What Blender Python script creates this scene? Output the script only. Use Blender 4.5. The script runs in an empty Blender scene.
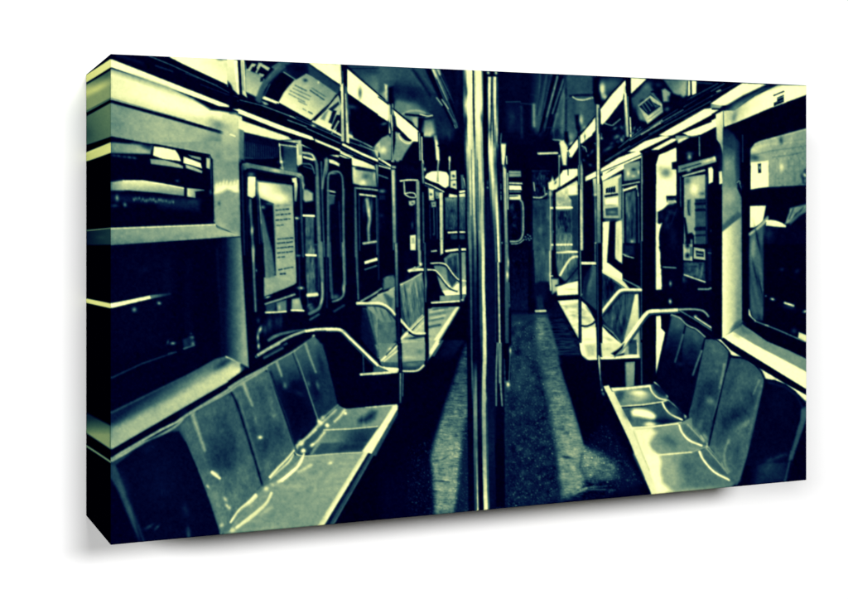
# Canvas print of an underground train carriage, hanging on a white wall.
# The print is drawn with a small vector painter (polygons, strokes, soft spots) in numpy; the ink
# colours are then stored on a fine mesh grid that is the printed face of the canvas.
import math
import numpy as np

# ------------------------------------------------------------------ vector painter
SS = 3                                   # sub-pixels per drawing unit
PW, PH = 848, 599                        # drawing units
BX0, BY0, BX1, BY1 = 80, 46, 814, 552    # part of the drawing that is inked
CW, CH = (BX1 - BX0) * SS, (BY1 - BY0) * SS
EDGE_GRIT, LOCAL = .2, .0
rng = np.random.default_rng(7)
INK = np.full((CH, CW), 0.035, np.float32)
FX = [0.0, 0.0, 1.0]


def T(x0, y0, k=5.3):
    FX[:] = [x0, y0, k]


def pt(s):
    a = np.array([[float(q) for q in t.split(',')] for t in s.split()], np.float64)
    return a / FX[2] + np.array([FX[0], FX[1]])


def smooth(a, n=8):
    if len(a) < 3:
        return a
    p = np.vstack([2 * a[0] - a[1], a, 2 * a[-1] - a[-2]])
    out = []
    for i in range(len(a) - 1):
        p0, p1, p2, p3 = p[i:i + 4]
        t = np.linspace(0, 1, n, endpoint=False)[:, None]
        out.append(0.5 * (2 * p1 + (p2 - p0) * t + (2 * p0 - 5 * p1 + 4 * p2 - p3) * t**2 + (3 * p1 - p0 - 3 * p2 + p3) * t**3))
    out.append(a[-1:])
    return np.vstack(out)


def window(a, pad):
    x0, y0 = a.min(0) - pad
    x1, y1 = a.max(0) + pad
    i0, i1 = max(0, int((x0 - BX0) * SS)), min(CW, int((x1 - BX0) * SS) + 2)
    j0, j1 = max(0, int((y0 - BY0) * SS)), min(CH, int((y1 - BY0) * SS) + 2)
    if i1 <= i0 or j1 <= j0:
        return None
    xs = (np.arange(i0, i1, dtype=np.float32) + .5) / SS + BX0
    ys = (np.arange(j0, j1, dtype=np.float32) + .5) / SS + BY0
    return slice(j0, j1), slice(i0, i1), xs[None, :], ys[:, None]


def segdist(X, Y, a, b, ra=0., rb=0.):
    d = b - a
    L = float(d @ d) + 1e-9
    t = np.clip(((X - a[0]) * d[0] + (Y - a[1]) * d[1]) / L, 0, 1)
    return np.sqrt((X - a[0] - t * d[0])**2 + (Y - a[1] - t * d[1])**2) - (ra + (rb - ra) * t)


def blend(sl, cov, v, al):
    j, i = sl
    c = cov * al
    INK[j, i] = INK[j, i] * (1 - c) + c * v


def polycov(a, s):
    w = window(a, s + 1)
    if w is None:
        return None
    j, i, X, Y = w
    sh = (Y.shape[0], X.shape[1])
    ins = np.zeros(sh, bool)
    dist = np.full(sh, 1e6, np.float32)
    n = len(a)
    for k in range(n):
        p, q = a[k], a[(k + 1) % n]
        dist = np.minimum(dist, segdist(X, Y, p, q))
        if p[1] != q[1]:
            c = ((p[1] > Y) != (q[1] > Y))
            xi = (q[0] - p[0]) * (Y - p[1]) / (q[1] - p[1]) + p[0]
            ins ^= c & (X < xi)
    sd = np.where(ins, -dist, dist)
    t = np.clip(0.5 - sd / max(s, .25), 0, 1)
    return (j, i), (t * t * (3 - 2 * t)).astype(np.float32), X, Y


def p(v, pts, s=.8, a=1., sm=0):                     # filled polygon
    q = pt(pts)
    if sm:
        q = smooth(np.vstack([q, q[:1]]), 6)[:-1]
    r = polycov(q, s)
    if r:
        blend(r[0], r[1], v, a)


def g(v0, v1, ax, pts, s=.8, a=1., sm=0):            # polygon with a tone running along ax
    q = pt(pts)
    if sm:
        q = smooth(np.vstack([q, q[:1]]), 6)[:-1]
    r = polycov(q, s)
    if r:
        e = pt(ax)
        d = e[1] - e[0]
        t = np.clip(((r[2] - e[0][0]) * d[0] + (r[3] - e[0][1]) * d[1]) / float(d @ d), 0, 1)
        blend(r[0], r[1], v0 + (v1 - v0) * t, a)


def l(v, w, pts, s=.8, a=1., w2=None, sm=0):         # stroke, width in frame units
    q = pt(pts)
    if sm:
        q = smooth(q)
    r0 = w / FX[2] / 2
    r1 = r0 if w2 is None else w2 / FX[2] / 2
    ww = window(q, max(r0, r1) + s + 1)
    if ww is None:
        return
    j, i, X, Y = ww
    n = len(q) - 1
    d = np.full((Y.shape[0], X.shape[1]), 1e6, np.float32)
    for k in range(n):
        d = np.minimum(d, segdist(X, Y, q[k], q[k + 1], r0 + (r1 - r0) * k / n, r0 + (r1 - r0) * (k + 1) / n))
    t = np.clip(0.5 - d / max(s, .25), 0, 1)
    blend((j, i), t * t * (3 - 2 * t), v, a)


def c(v, w, pts, s=.8, a=1., w2=None):               # smooth stroke
    l(v, w, pts, s, a, w2, 1)


def b(v, x, y, rx, ry, ang=0., a=1.):                # soft spot
    cx, cy = x / FX[2] + FX[0], y / FX[2] + FX[1]
    rx, ry = rx / FX[2], ry / FX[2]
    m = max(rx, ry) * 1.9
    ww = window(np.array([[cx - m, cy - m], [cx + m, cy + m]]), 0)
    if ww is None:
        return
    j, i, X, Y = ww
    co, si = math.cos(math.radians(ang)), math.sin(math.radians(ang))
    u = ((X - cx) * co + (Y - cy) * si) / rx
    w = (-(X - cx) * si + (Y - cy) * co) / ry
    blend((j, i), np.exp(-(u * u + w * w) * 1.2).astype(np.float32), v, a)


def noise2(h, w, cell, seed):
    r = np.random.default_rng(seed)
    cy, cx = (cell, cell) if np.isscalar(cell) else cell
    gh, gw = int(h / cy) + 3, int(w / cx) + 3
    n = r.standard_normal((gh, gw)).astype(np.float32)
    y, x = np.arange(h) / cy, np.arange(w) / cx
    y0, x0 = y.astype(int), x.astype(int)
    fy, fx = (y - y0)[:, None], (x - x0)[None, :]
    fy, fx = fy * fy * (3 - 2 * fy), fx * fx * (3 - 2 * fx)
    return ((n[y0][:, x0] * (1 - fx) + n[y0][:, x0 + 1] * fx) * (1 - fy) +
            (n[y0 + 1][:, x0] * (1 - fx) + n[y0 + 1][:, x0 + 1] * fx) * fy).astype(np.float32)


def tx(amp, pts, cell=(1, 1), seed=1, s=3., mul=0):  # grain inside a polygon, cell = (height, width) in drawing units
    r = polycov(pt(pts), s)
    if r:
        (j, i), cov = r[0], r[1]
        h, w = cov.shape
        n = noise2(h, w, (max(1, cell[0] * SS), max(1, cell[1] * SS)), seed) * amp * .6 * cov
        INK[j, i] = np.clip(INK[j, i] * (1 + n) if mul else INK[j, i] + n, 0, 1)


def speck(amp, thr, pts, cell=.9, seed=1, s=3.):      # sparse bright grit
    r = polycov(pt(pts), s)
    if r:
        (j, i), cov = r[0], r[1]
        n = noise2(cov.shape[0], cov.shape[1], cell * SS, seed)
        INK[j, i] = np.clip(INK[j, i] + np.maximum(n - thr, 0) * amp * cov, 0, 1)


def rows(v, w, ys, x0, x1, slope=0., a=1., seed=3, gap=.15):   # lines of small print
    r = np.random.default_rng(seed)
    for y in ys:
        x = x0 + r.uniform(0, 4)
        while x < x1 - 4:
            e = min(x1, x + r.uniform(5, 17))
            l(v, w, f'{x},{y + slope * (x - x0)} {e},{y + slope * (e - x0) + r.uniform(-1, 1)}', 1.2, a * r.uniform(.6, 1))
            x = e + r.uniform(8, 12)


# ------------------------------------------------------------------ the picture: floor
T(380, 345)
p(.02, '-20,150 440,-10 480,30 480,700 -60,700 -300,700 0,440', 3)
p(.2, '420,-20 480,-40 1000,-60 1300,700 200,700 300,560', 6)
g(.2, .16, '600,100 700,800', '550,-30 840,-60 880,1100 560,1100', 6)
g(.34, .5, '450,60 350,480', '432,40 470,20 486,60 484,300 470,560 262,600 330,350', 8)
p(.02, '424,40 438,45 266,600 -200,900 -200,100 200,100', 3)
p(.02, '270,440 266,583 200,1100 -200,1100 -200,400', 2)
T(380, 445)
g(.6, .42, '350,60 350,340', '266,-20 432,-20 436,30 405,180 375,300 340,350 295,330 285,180 276,60', 10)
b(.66, 345, 160, 60, 90, 0, .7)
b(.2, 230, 140, 40, 60, 0, .8)
b(.14, 180, 280, 60, 60, 0, .7)
b(.24, 270, 320, 30, 20, 0, .8)
l(.16, 16, '280,112 330,104 372,78', 4, .85)
l(.2, 10, '290,212 350,222 395,208', 4, .8)
T(380, 345)
tx(.075, '430,60 485,30 485,560 262,583', (1, 2), 31, 6)
tx(.05, '430,60 485,30 485,560 262,583', (2.5, 8), 32, 6)
tx(.09, '270,560 440,560 400,930 280,930 180,900', (1, 1.5), 33, 8)
tx(.06, '270,560 440,560 400,930 280,930', (3, 9), 37, 8)
T(530, 345)
g(.3, .2, '20,0 40,560', '-160,-10 70,-20 140,200 160,600 -160,1000', 16)
g(.4, .58, '80,60 210,540', '40,-10 128,20 165,140 205,290 240,400 280,520 330,700 170,700 130,400 110,200', 14)
b(.6, 190, 440, 60, 110, -15, .5)
b(.36, 30, 60, 50, 60, 0, .6)
T(530, 445)
p(.55, '150,-20 300,-20 400,60 390,140 300,170 250,250 190,220 160,100', 20, .9)
p(.3, '360,0 540,80 560,180 400,180 330,120', 24, .9)
b(.8, 255, 6, 24, 16, 0, .8)
b(.62, 330, 150, 40, 16, -10, .7)
b(.12, 190, 63, 30, 6, 5, .9)
c(.14, 9, '270,70 268,110 285,160 290,190', 5, .55)
p(.07, '300,175 420,190 600,180 660,260 300,290', 16, .95)
b(.06, 300, 255, 60, 22, -8, .9)
c(.5, 8, '268,240 300,228 350,221 410,216', 2.5, .7, 3)
b(.8, 290, 232, 18, 8, -25, .8)
b(.4, 430, 240, 20, 8, 0, .7)
T(530, 345)
tx(.075, '-160,-10 140,40 280,520 400,800 -160,900', (1, 1.2), 34, 6)
tx(.05, '60,0 140,40 280,520 440,800 120,800', (1.5, 6), 35, 6)
tx(.06, '-160,-10 130,40 200,900 -160,1000', (2.2, 2.2), 36, 6)
tx(.05, '300,560 540,600 560,720 200,760 180,560', (1.2, 6), 38, 6)
p(.025, '142,42 300,30 760,60 760,600 330,520 285,522 240,400 190,250', 3)
p(.07, '285,525 400,480 520,560 560,640 420,640', 16, .7)
tx(.06, '285,470 420,450 540,600 300,560', (1.2, 3), 39, 8)
p(.02, '440,380 560,583 668,800 640,800 520,583 400,420', 6)
T(530, 445)
p(.02, '505,-20 550,-10 672,262 600,275 540,120', 10)
# ------------------------------------------------------------------ the picture: left wall, near window
T(80, 45)
p(.03, '160,40 860,60 860,600 160,600')
l(.3, 8, '200,55 330,95', 6, .5)
l(.62, 4, '365,58 480,105 600,160 740,225 848,285', 1, .9, 2)
l(.5, 5, '400,110 490,140', 2, .55)
l(.45, 3, '560,150 730,215', 1, .8)
l(.35, 3, '640,210 800,270', 1.5, .7)
g(1, .9, '600,60 800,210', '462,58 740,74 800,84 812,226 720,182 560,108')
g(.9, .72, '640,80 790,140', '640,75 800,80 806,150 700,110', 12, .6)
b(.35, 745, 76, 22, 8, 0, .8)
p(.98, '163,74 795,322 790,331 735,324 690,306 163,117')
p(.03, '163,117 690,306 735,325 795,331 850,345 850,375 800,362 720,348 640,330 163,135')
g(.86, .97, '170,200 420,260', '163,128 300,168 470,225 600,290 690,345 745,350 825,366 826,480 163,288', 3)
g(.45, .93, '300,166 288,202', '165,130 300,162 470,222 600,285 690,340 600,330 470,272 300,205 165,165', 4, .75)
g(.72, .95, '165,285 170,215', '163,250 420,330 640,395 640,430 163,288', 10, .55)
b(.5, 722, 425, 70, 40, 20, .8)
b(.75, 640, 400, 90, 18, 20, .5)
l(.45, 4, '165,281 420,357 560,395', 1, .8)
p(.03, '163,290 480,376 800,470 806,480 780,478 480,392 163,304')
l(.95, 9, '800,466 822,478', 1.5)
g(.55, .66, '165,400 420,440', '163,307 480,395 780,482 822,484 830,600 700,600 560,568 390,528 163,484', 1.5)
b(.46, 720, 520, 70, 60, 0, .8)
b(.7, 480, 470, 160, 30, 14, .4)
b(.45, 190, 420, 60, 70, 0, .35)
p(.03, '163,484 390,528 420,540 420,600 163,516')
# near window, upper pane
T(80, 145)
p(.03, '163,-10 400,-6 690,50 700,75 712,412 163,442', 1)
g(.5, .66, '165,0 330,10', '163,-14 260,-6 370,8 384,2 372,48 163,42', 2.5)
g(.15, .6, '350,0 300,12', '270,-6 385,0 372,26 330,16', 5, .9)
for q, e in ((180, .3), (205, .32), (235, .3), (262, .38), (288, .36)):
    b(e, q, 56 + (q - 180) * .12, 13, 7, 10, .9)
g(.98, .92, '390,20 520,60', '392,8 440,14 505,28 520,48 535,86 440,74 388,56')
g(.6, .72, '380,80 540,110', '372,74 450,80 520,100 545,112 545,124 480,114 376,100', 1.2)
p(.95, '550,62 640,96 646,124 600,110 548,96')
p(.72, '560,104 600,116 648,138 646,150 562,122', 1.2)
p(.62, '572,52 640,66 642,82 590,66', 1)
p(.75, '670,68 690,72 688,128 670,122', 1)
p(.03, '648,50 668,52 668,240 655,240')
l(.55, 4, '686,60 694,120 698,240', .8, .6)
g(.9, .58, '400,186 400,250', '168,198 235,187 330,188 440,204 552,225 552,270 400,252 250,240 168,240', 1.5)
g(.3, .8, '165,210 250,210', '165,196 230,188 230,240 165,240', 6, .6)
l(.98, 6, '230,191 340,191 450,210 548,229 655,240', .8, .95, 4)
p(.03, '552,205 568,205 568,280 552,276')
g(.85, .5, '570,250 625,255', '568,232 660,240 610,248 612,280 568,274', 1.2)
p(.2, '400,290 636,292 632,350 420,332', 8, .7)
p(.17, '170,262 560,284 560,318 170,300', 6, .7)
rng2 = np.random.default_rng(5)
for q in np.arange(286, 500, 9.5):
    b(.3 + .35 * rng2.random(), q, 286 + (q - 290) * .075 + rng2.uniform(-5, 6), 5, 9, 0, .9)
b(.62, 197, 281, 9, 17, 0, .95)
b(.52, 238, 317, 10, 12, 0, .9)
b(.3, 185, 322, 20, 10, 0, .8)
b(.3, 600, 300, 30, 14, 0, .6)
b(.35, 516, 190, 10, 7, 0, .9)
b(.4, 693, 250, 8, 14, 0, .9)
g(.6, .56, '700,100 840,180', '420,-12 690,42 705,80 716,420 850,485 850,-16 700,-20')
T(80, 145)
g(.5, .62, '700,20 700,200', '690,40 700,70 708,220 850,220 850,-10', 8, .5)
b(.48, 815, 60, 40, 70, 0, .6)
p(.95, '712,222 745,212 775,208 800,212 842,204 842,250 800,240 780,234 755,250 712,260', 6)
for q in ((725, 212, 9, 16), (742, 205, 7, 14), (760, 200, 8, 18), (778, 198, 7, 14), (798, 204, 8, 16), (818, 200, 8, 18), (835, 196, 8, 18), (720, 250, 10, 12), (820, 240, 18, 14)):
    b(.95, *q, 15, .8)
b(.03, 738, 310, 9, 14, 0, 1)
p(.62, '712,262 842,256 842,480 716,420', 3, .6)
b(.72, 740, 440, 45, 40, 0, .6)
b(.48, 820, 420, 40, 60, 0, .5)
l(.8, 6, '700,90 706,220 712,405', 1, .7)
p(.03, '696,75 703,75 712,395 700,412', .8)
g(.55, .66, '165,480 700,440', '163,444 500,431 716,420 726,440 850,480 848,484 500,508 163,531', .9)
b(.45, 560, 480, 80, 20, -3, .4)
b(.75, 780, 470, 60, 12, -2, .5)
l(.88, 7, '163,443 716,422', .9)
p(.06, '163,532 848,484 850,620 163,620', 1)
# near window, lower pane
T(80, 245)
p(.035, '163,10 800,-40 800,600 163,600', 1)
p(.07, '165,20 470,10 470,560 165,580', 30, .7)
g(1, .88, '165,320 370,280', '163,310 290,285 372,267 378,284 163,335')
g(.5, .25, '375,275 480,260', '372,267 480,254 482,264 378,284', 1.5)
b(.6, 288, 343, 12, 13, 0, .95)
b(.62, 420, 308, 11, 9, 0, .95)
b(.6, 492, 521, 14, 8, -10, .95)
b(.4, 465, 515, 6, 14, 20, .7)
p(.3, '545,500 600,482 606,530 552,550', 3, .8)
b(.65, 592, 490, 12, 8, 0, .95)
b(.72, 598, 524, 9, 12, 20, .95)
l(.5, 6, '552,550 606,530', 2, .8)
b(.4, 590, 470, 8, 5, 0, .8)
l(.45, 5, '470,575 510,567', 2, .8)
l(.1, 30, '465,100 470,250', 18, .9)
l(.085, 20, '570,100 580,560', 14, .8)
b(.12, 340, 130, 36, 22, -25, .8)
l(.14, 10, '727,20 735,200 752,400 758,580', 4, .9)
p(.1, '740,10 820,0 820,590 760,590', 16, .8)
# ledge under the near window and the near seats
T(80, 345)
l(.4, 7, '163,176 330,98 500,40', 2, .7, 5)
l(.3, 5, '470,50 510,38', 2, .8)
l(.6, 6, '550,20 606,0', 1.5, .8)
p(.05, '163,190 700,-30 700,90 163,355', 10, .5)
g(.16, .66, '420,225 485,315', '163,362 400,245 560,165 720,72 800,55 850,95 850,158 163,556', 2.5)
l(.42, 8, '163,360 400,243 560,165 700,95', 3, .9, 5)
b(.13, 760, 100, 70, 26, -30, .8)
g(.66, .8, '200,500 830,120', '163,440 480,290 640,195 720,150 800,100 850,120 850,158 163,554', 10, .85)
b(.5, 400, 350, 30, 50, 40, .3)
l(.9, 8, '775,62 850,92', 2, .8, 12)
b(.9, 830, 140, 40, 14, -30, .6)
p(.025, '163,556 850,158 850,182 163,590', 1)
p(.3, '178,600 290,540 420,470 515,415 545,390 640,325 780,245 850,190 850,620 165,620', 1)
c(.66, 13, '190,590 290,530 420,455 510,410 535,392 640,325 780,240 850,190', 1.5)
l(.78, 5, '420,452 510,408 535,390 640,322', 1.2, .7)
g(.36, .58, '680,480 800,1000', '530,425 600,372 700,310 790,262 850,425 912,590 960,700 968,724 850,850 790,900 742,1030 690,850 620,660 555,500', 2)
b(.5, 690, 370, 60, 60, 20, .4)
b(.25, 800, 330, 30, 70, -15, .5)
l(.72, 18, '603,366 622,430 648,530', 5, .85, 10)
c(.1, 9, '785,262 815,340 848,430', 2.5, .9)
p(.42, '800,258 850,205 850,400 826,330', 4, .8)
p(.045, '225,600 300,556 380,505 440,470 500,455 524,462 558,520 604,640 180,640', 3)
b(.2, 380, 560, 26, 40, 20, .6)
T(80, 445)
p(.045, '163,95 330,0 560,-20 620,120 690,300 745,480 163,540', 2)
c(.66, 13, '163,88 240,45 330,-8', 1.5)
p(.3, '163,95 185,110 215,180 262,310 300,400 345,510 318,515 270,410 205,250 163,170', 4, .95)
l(.42, 12, '205,195 250,310 285,390', 6, .6)
c(.32, 12, '175,95 240,60 340,5', 4, .8)
b(.2, 240, 130, 14, 30, 0, .5)
b(.22, 375, 20, 24, 40, 30, .8)
b(.36, 345, 35, 14, 22, 0, .5)
b(.14, 440, 130, 26, 10, 0, .9)
b(.18, 440, 255, 24, 14, -20, .9)
b(.45, 362, 418, 16, 7, -25, .8)
b(.48, 402, 436, 18, 7, -45, .8)
b(.25, 380, 440, 50, 30, 0, .6)
b(.22, 560, 320, 18, 34, -40, .8)
b(.36, 573, 455, 11, 40, -5, .9)
b(.14, 790, 100, 90, 66, 20, .85)
b(.2, 900, 60, 60, 110, -15, .6)
b(.42, 860, 250, 40, 80, -20, .5)
b(.55, 680, 220, 20, 90, -18, .5)
b(.95, 720, 158, 26, 14, 30, .9)
l(1, 8, '700,150 738,180', 2, .9)
b(.78, 772, 292, 10, 14, 0, .9)
b(.85, 752, 425, 12, 10, -40, .9)
l(.95, 9, '800,405 838,360', 3, .9)
b(.8, 808, 440, 12, 8, -30, .8)
b(.9, 842, 425, 10, 12, 0, .8)
b(.66, 790, 460, 60, 14, 0, .6)
tx(.05, '570,0 848,0 848,470 745,475', (3, 2), 11)
# seats of the near left bench
T(230, 345)
g(.4, .33, '60,250 250,560', '8,222 60,188 180,132 340,548 330,600 116,600 88,510 40,390 8,310', 2)
p(.46, '20,250 60,200 150,150 200,300 80,320', 12, .6)
b(.3, 190, 250, 40, 90, -20, .5)
l(.66, 22, '68,208 90,270 110,335', 5, .8, 14)
l(.5, 10, '112,380 150,450', 6, .6)
b(.16, 200, 500, 50, 90, -15, .7)
b(.55, 265, 470, 20, 70, -20, .45)
b(.95, 160, 490, 15, 10, 0, .95)
b(.45, 155, 180, 26, 24, 0, .6)
c(.08, 12, '0,300 30,370 70,460 112,590', 2.5, .95)
c(.4, 5, '10,290 45,380 85,470', 2, .6)
g(.3, .12, '260,110 340,380', '190,140 240,95 345,35 400,180 472,425 345,552 290,400', 2)
p(.06, '270,230 400,240 455,410 350,530 310,430', 18, .85)
b(.4, 325, 95, 30, 26, 0, .6)
b(.3, 300, 170, 24, 50, -15, .5)
b(.28, 390, 250, 50, 26, 20, .4)
l(.74, 18, '252,92 262,130 276,165', 4, .85, 10)
b(.5, 290, 215, 12, 20, -10, .6)
c(.1, 8, '186,135 240,280 290,420 335,560', 2, .9)
c(.42, 5, '196,140 250,290 300,430 338,545', 1.5, .7)
g(.3, .15, '400,30 500,330', '350,20 395,-10 520,-10 525,130 578,322 480,402 440,300', 2)
p(.08, '360,50 400,110 450,260 480,390 430,250', 8, .6)
b(.1, 480, 260, 30, 90, -15, .6)
l(.6, 16, '392,0 425,70 455,170', 5, .8, 8)
l(.3, 10, '480,10 520,130 560,290', 6, .7)
b(.42, 462, 215, 10, 24, -15, .7)
b(.42, 415, 210, 12, 16, 0, .7)
c(.48, 9, '343,42 385,160 425,280 474,420', 2, .9)
c(.66, 12, '-5,232 60,184 180,128 240,92 340,32 400,-6', 1.5)
p(.03, '520,-20 900,-20 900,318 610,336 578,320 545,200 522,110', 2)
b(.06, 700, 150, 150, 120, 0, .5)
p(.025, '-10,212 120,128 240,62 380,-14 345,-14 240,32 120,100 -10,190', 1)
g(.46, .62, '500,420 840,330', '580,322 612,338 850,318 850,350 790,432 500,450 470,425', 1)
p(.13, '690,400 760,345 790,350 760,395 720,410', 10, .9)
b(.14, 735, 385, 50, 22, -30, .8)
b(.66, 800, 380, 22, 50, 30, .6)
g(.34, .56, '700,460 480,570', '480,445 500,452 790,430 712,562 420,585 345,560', 1)
p(.2, '640,460 770,440 720,545 600,560', 18, .8)
b(.58, 540, 520, 40, 50, 30, .4)
g(.28, .45, '400,560 560,380', '340,548 470,425 578,322 612,340 500,450 420,583 350,583', 2)
l(.72, 10, '345,545 400,495 470,430 560,345', 3, .9, 12)
for q in ((345, 545, 13, 12), (375, 520, 15, 17), (390, 562, 10, 10), (480, 412, 14, 12), (488, 385, 13, 12), (516, 425, 9, 10), (612, 362, 9, 9), (335, 575, 12, 8)):
    b(1, q[0], q[1], q[2], q[3], -40, 1)
l(.9, 12, '500,462 470,500 435,535', 4, .95, 8)
l(.95, 11, '607,345 585,375 555,405', 4, .95, 8)
l(.9, 8, '410,490 455,450', 3, .9)
c(.15, 12, '390,575 430,590 480,580', 3, .7)
l(.8, 6, '498,450 640,444 790,430', 1, .95)
T(230, 445)
g(.3, .5, '160,40 260,160', '98,-10 320,-10 345,45 205,195 172,218', 2)
b(.24, 190, 60, 50, 60, 0, .6)
b(.58, 175, 180, 20, 24, 0, .7)
b(.5, 280, 60, 40, 50, 20, .4)
c(.06, 12, '92,-10 118,70 145,150 172,218', 2.5, .95)
g(.56, .62, '300,300 560,120', '378,62 420,55 720,38 600,230 470,428 -30,474 -30,450 60,370 180,240', 1)
b(.66, 560, 170, 90, 60, -40, .5)
b(.5, 450, 120, 120, 30, -8, .4)
g(.42, .58, '150,150 230,250', '345,45 380,62 220,240 60,380 -20,440 -20,410 60,300 175,222', 5)
c(.96, 8, '338,48 310,90 260,135 208,182', 2.5, .95, 13)
c(1, 8, '380,70 350,125 310,160 258,195', 2.5, .95, 15)
l(.8, 16, '422,110 362,144', 5, .9, 6)
b(.9, 532, 95, 13, 8, -15, .95)
c(.95, 10, '140,270 110,300 78,320', 3, .95, 14)
c(.9, 8, '75,325 30,370 5,405', 3, .9, 14)
c(1, 10, '220,255 200,300 160,345 100,395 42,432', 2.5, .95, 12)
l(.82, 14, '222,330 165,370', 5, .9, 8)
b(.9, 10, 450, 16, 12, -30, .9)
b(.75, 225, 210, 14, 12, 0, .9)
b(.72, 340, 222, 60, 14, 0, .8)
l(.66, 5, '225,240 330,240 520,236', 3, .6)
b(.25, 178, 222, 12, 12, 0, .8)
b(.62, 400, 380, 20, 50, 0, .5)
b(.7, 180, 440, 120, 14, -4, .5)
tx(.035, '0,60 700,40 460,430 0,470', (3, 5), 13)
g(.32, .4, '480,20 720,10', '440,48 480,-10 770,-20 722,38 600,46', 3)
p(.14, '600,0 720,-30 715,28 560,34', 8, .7)
c(.8, 7, '330,-5 345,42 400,58 560,46 722,38', 1.2, .95)
for q in ((345, 14, 16, 14), (388, 30, 13, 12), (436, -2, 14, 8)):
    b(1, q[0], q[1], q[2], q[3], -30, 1)
c(.1, 10, '320,0 345,50', 2, .7)
T(230, 345)
g(.98, .8, '800,400 700,560', '820,350 850,330 850,398 752,575 702,562 790,432', 1.2)
p(.25, '850,398 850,440 772,583 745,583', 2)
T(230, 445)
g(.9, .97, '720,40 480,400', '708,38 752,10 500,428 462,430', 1.5)
p(.62, '695,40 715,40 478,425 450,430', 4, .5)
p(.12, '752,12 772,10 525,428 498,428', 1.5)
p(.3, '766,12 790,6 548,424 522,428', 1.5)
l(.5, 6, '790,0 548,420', 1.5, .8)
p(.02, '795,-10 900,-10 900,460 552,428', 1.5)
# ------------------------------------------------------------------ the picture: left wall, adverts and doors
T(230, 145)
p(.03, '45,-60 860,-60 860,700 100,700 75,400', 1)
T(230, 45)
p(.04, '-5,60 860,100 860,600 300,600 -5,400', 1)
g(.9, .75, '0,90 20,260', '-15,60 24,78 44,262 20,240 -15,220', 1)
p(.98, '18,80 40,80 50,262 40,262', 1)
p(.03, '-12,190 8,215 20,250 -12,240', 2)
p(.08, '40,78 56,80 64,262 52,262', .9)
g(.95, .8, '70,80 75,270', '56,80 76,80 84,250 92,282 66,262', 1)
l(.3, 5, '66,90 72,240', 1.5, .6)
# first advert
g(.4, .72, '150,90 120,240', '78,84 260,92 330,100 200,210 150,275 85,245', 1.5)
p(.05, '82,82 260,90 200,130 130,92 90,140', 1)
p(.75, '100,104 120,90 130,96 96,140 84,140', 1)
p(.1, '120,108 160,130 150,150 108,126', 1)
p(.7, '132,90 150,88 215,126 206,134', 1.2)
p(.72, '165,120 176,124 156,156 148,148', 1.2)
p(.5, '180,126 206,138 196,160 172,146', 1.2)
p(.05, '160,180 180,172 178,194 162,200', 1.5)
p(.72, '86,160 160,160 150,200 120,250 86,236', 4, .7)
p(.04, '205,160 270,140 345,182 300,232 262,300 176,276 200,215', 1)
p(.24, '268,90 420,96 580,210 575,246 406,152 345,182 290,148', 3, .9)
p(.05, '300,96 400,96 400,140 345,178 300,140', 4, .8)
c(.4, 46, '290,108 240,138 190,186 160,240 150,290', 4, .95, 28)
c(.6, 8, '262,112 220,150 185,200', 3, .5)
c(.2, 8, '292,128 236,180 205,230', 2, .6)
l(.68, 6, '290,148 350,186', 1, .9)
g(.58, .84, '480,190 340,350', '404,153 430,165 572,250 560,285 500,345 434,402 258,302 282,252 310,218 345,184', 1.2)
c(.8, 5, '345,184 300,228 262,300', 1, .7)
b(.18, 402, 186, 18, 12, 10, .9)
rows(.22, 0, [], 0, 0)
for x0, y0, x1, y1, v in ((418, 238, 500, 292, .12), (345, 212, 400, 240, .36), (340, 235, 470, 306, .4), (322, 240, 452, 316, .42), (318, 256, 430, 322, .44), (372, 305, 420, 330, .48), (352, 318, 400, 345, .5), (420, 192, 520, 248, .48), (412, 210, 510, 268, .46)):
    for k in range(4):
        t0, t1 = k / 4 + .02, k / 4 + .21
        l(v, 7, f'{x0 + (x1 - x0) * t0},{y0 + (y1 - y0) * t0} {x0 + (x1 - x0) * t1},{y0 + (y1 - y0) * t1}', 1.5, .85)
b(.2, 428, 362, 16, 8, 25, .9)
b(.85, 470, 196, 8, 10, 0, .7)
g(.66, .9, '570,280 480,420', '574,262 592,330 560,470 445,408 510,345', 1)
p(.08, '545,345 566,350 540,420 522,410', 1.2)
p(.2, '500,360 520,350 500,400 480,392', 3, .5)
p(.14, '520,340 575,300 580,315 540,352', 1.5)
p(.06, '565,370 592,372 570,440 540,470 530,450', 1.2)
l(.75, 8, '575,405 540,468', 1)
c(.03, 9, '578,255 540,295 490,345 432,402', .9)
g(.98, .88, '180,290 560,470', '176,272 250,300 246,312 170,285', 1)
l(.93, 12, '440,405 540,452 590,480', 1.2, .9)
p(.98, '412,94 582,104 583,208 560,195', 1)
p(.08, '420,105 580,214 582,245 560,235', 4, .7)
# rail and cove light
p(.03, '0,250 150,300 430,425 600,500 660,580 400,560 0,340', 1.5)
p(.98, '14,340 60,342 240,408 440,490 446,504 430,502 230,430', .9)
p(.96, '450,502 560,545 660,600 610,600', .9)
l(.55, 3, '40,296 330,402', 1, .9)
l(.72, 5, '170,300 200,314', 1.5, .95)
l(.75, 5, '300,402 400,448 470,470', 1, .9)
l(.6, 4, '430,425 620,510 848,590', 1, .9)
l(.5, 3, '350,380 560,470', 1, .7)
l(.82, 7, '432,424 455,434', 1.5, .9)
l(.45, 3, '20,270 120,300', 1.5, .6)
p(.03, '62,372 240,432 440,512 640,600 560,600 400,530 240,470 90,420', 1)
g(.95, .8, '100,420 200,500', '-12,365 60,380 70,405 230,458 322,490 330,502 255,505 72,462 -12,440', 1.5)
p(.72, '-30,372 36,372 40,600 -30,600', 9, .8)
g(.42, .6, '50,380 50,470', '36,385 74,440 74,600 36,600', 2)
l(.06, 6, '-5,468 20,478', 1.5, .6)
l(.95, 8, '2,470 26,486', 1.2, .8)
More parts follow.
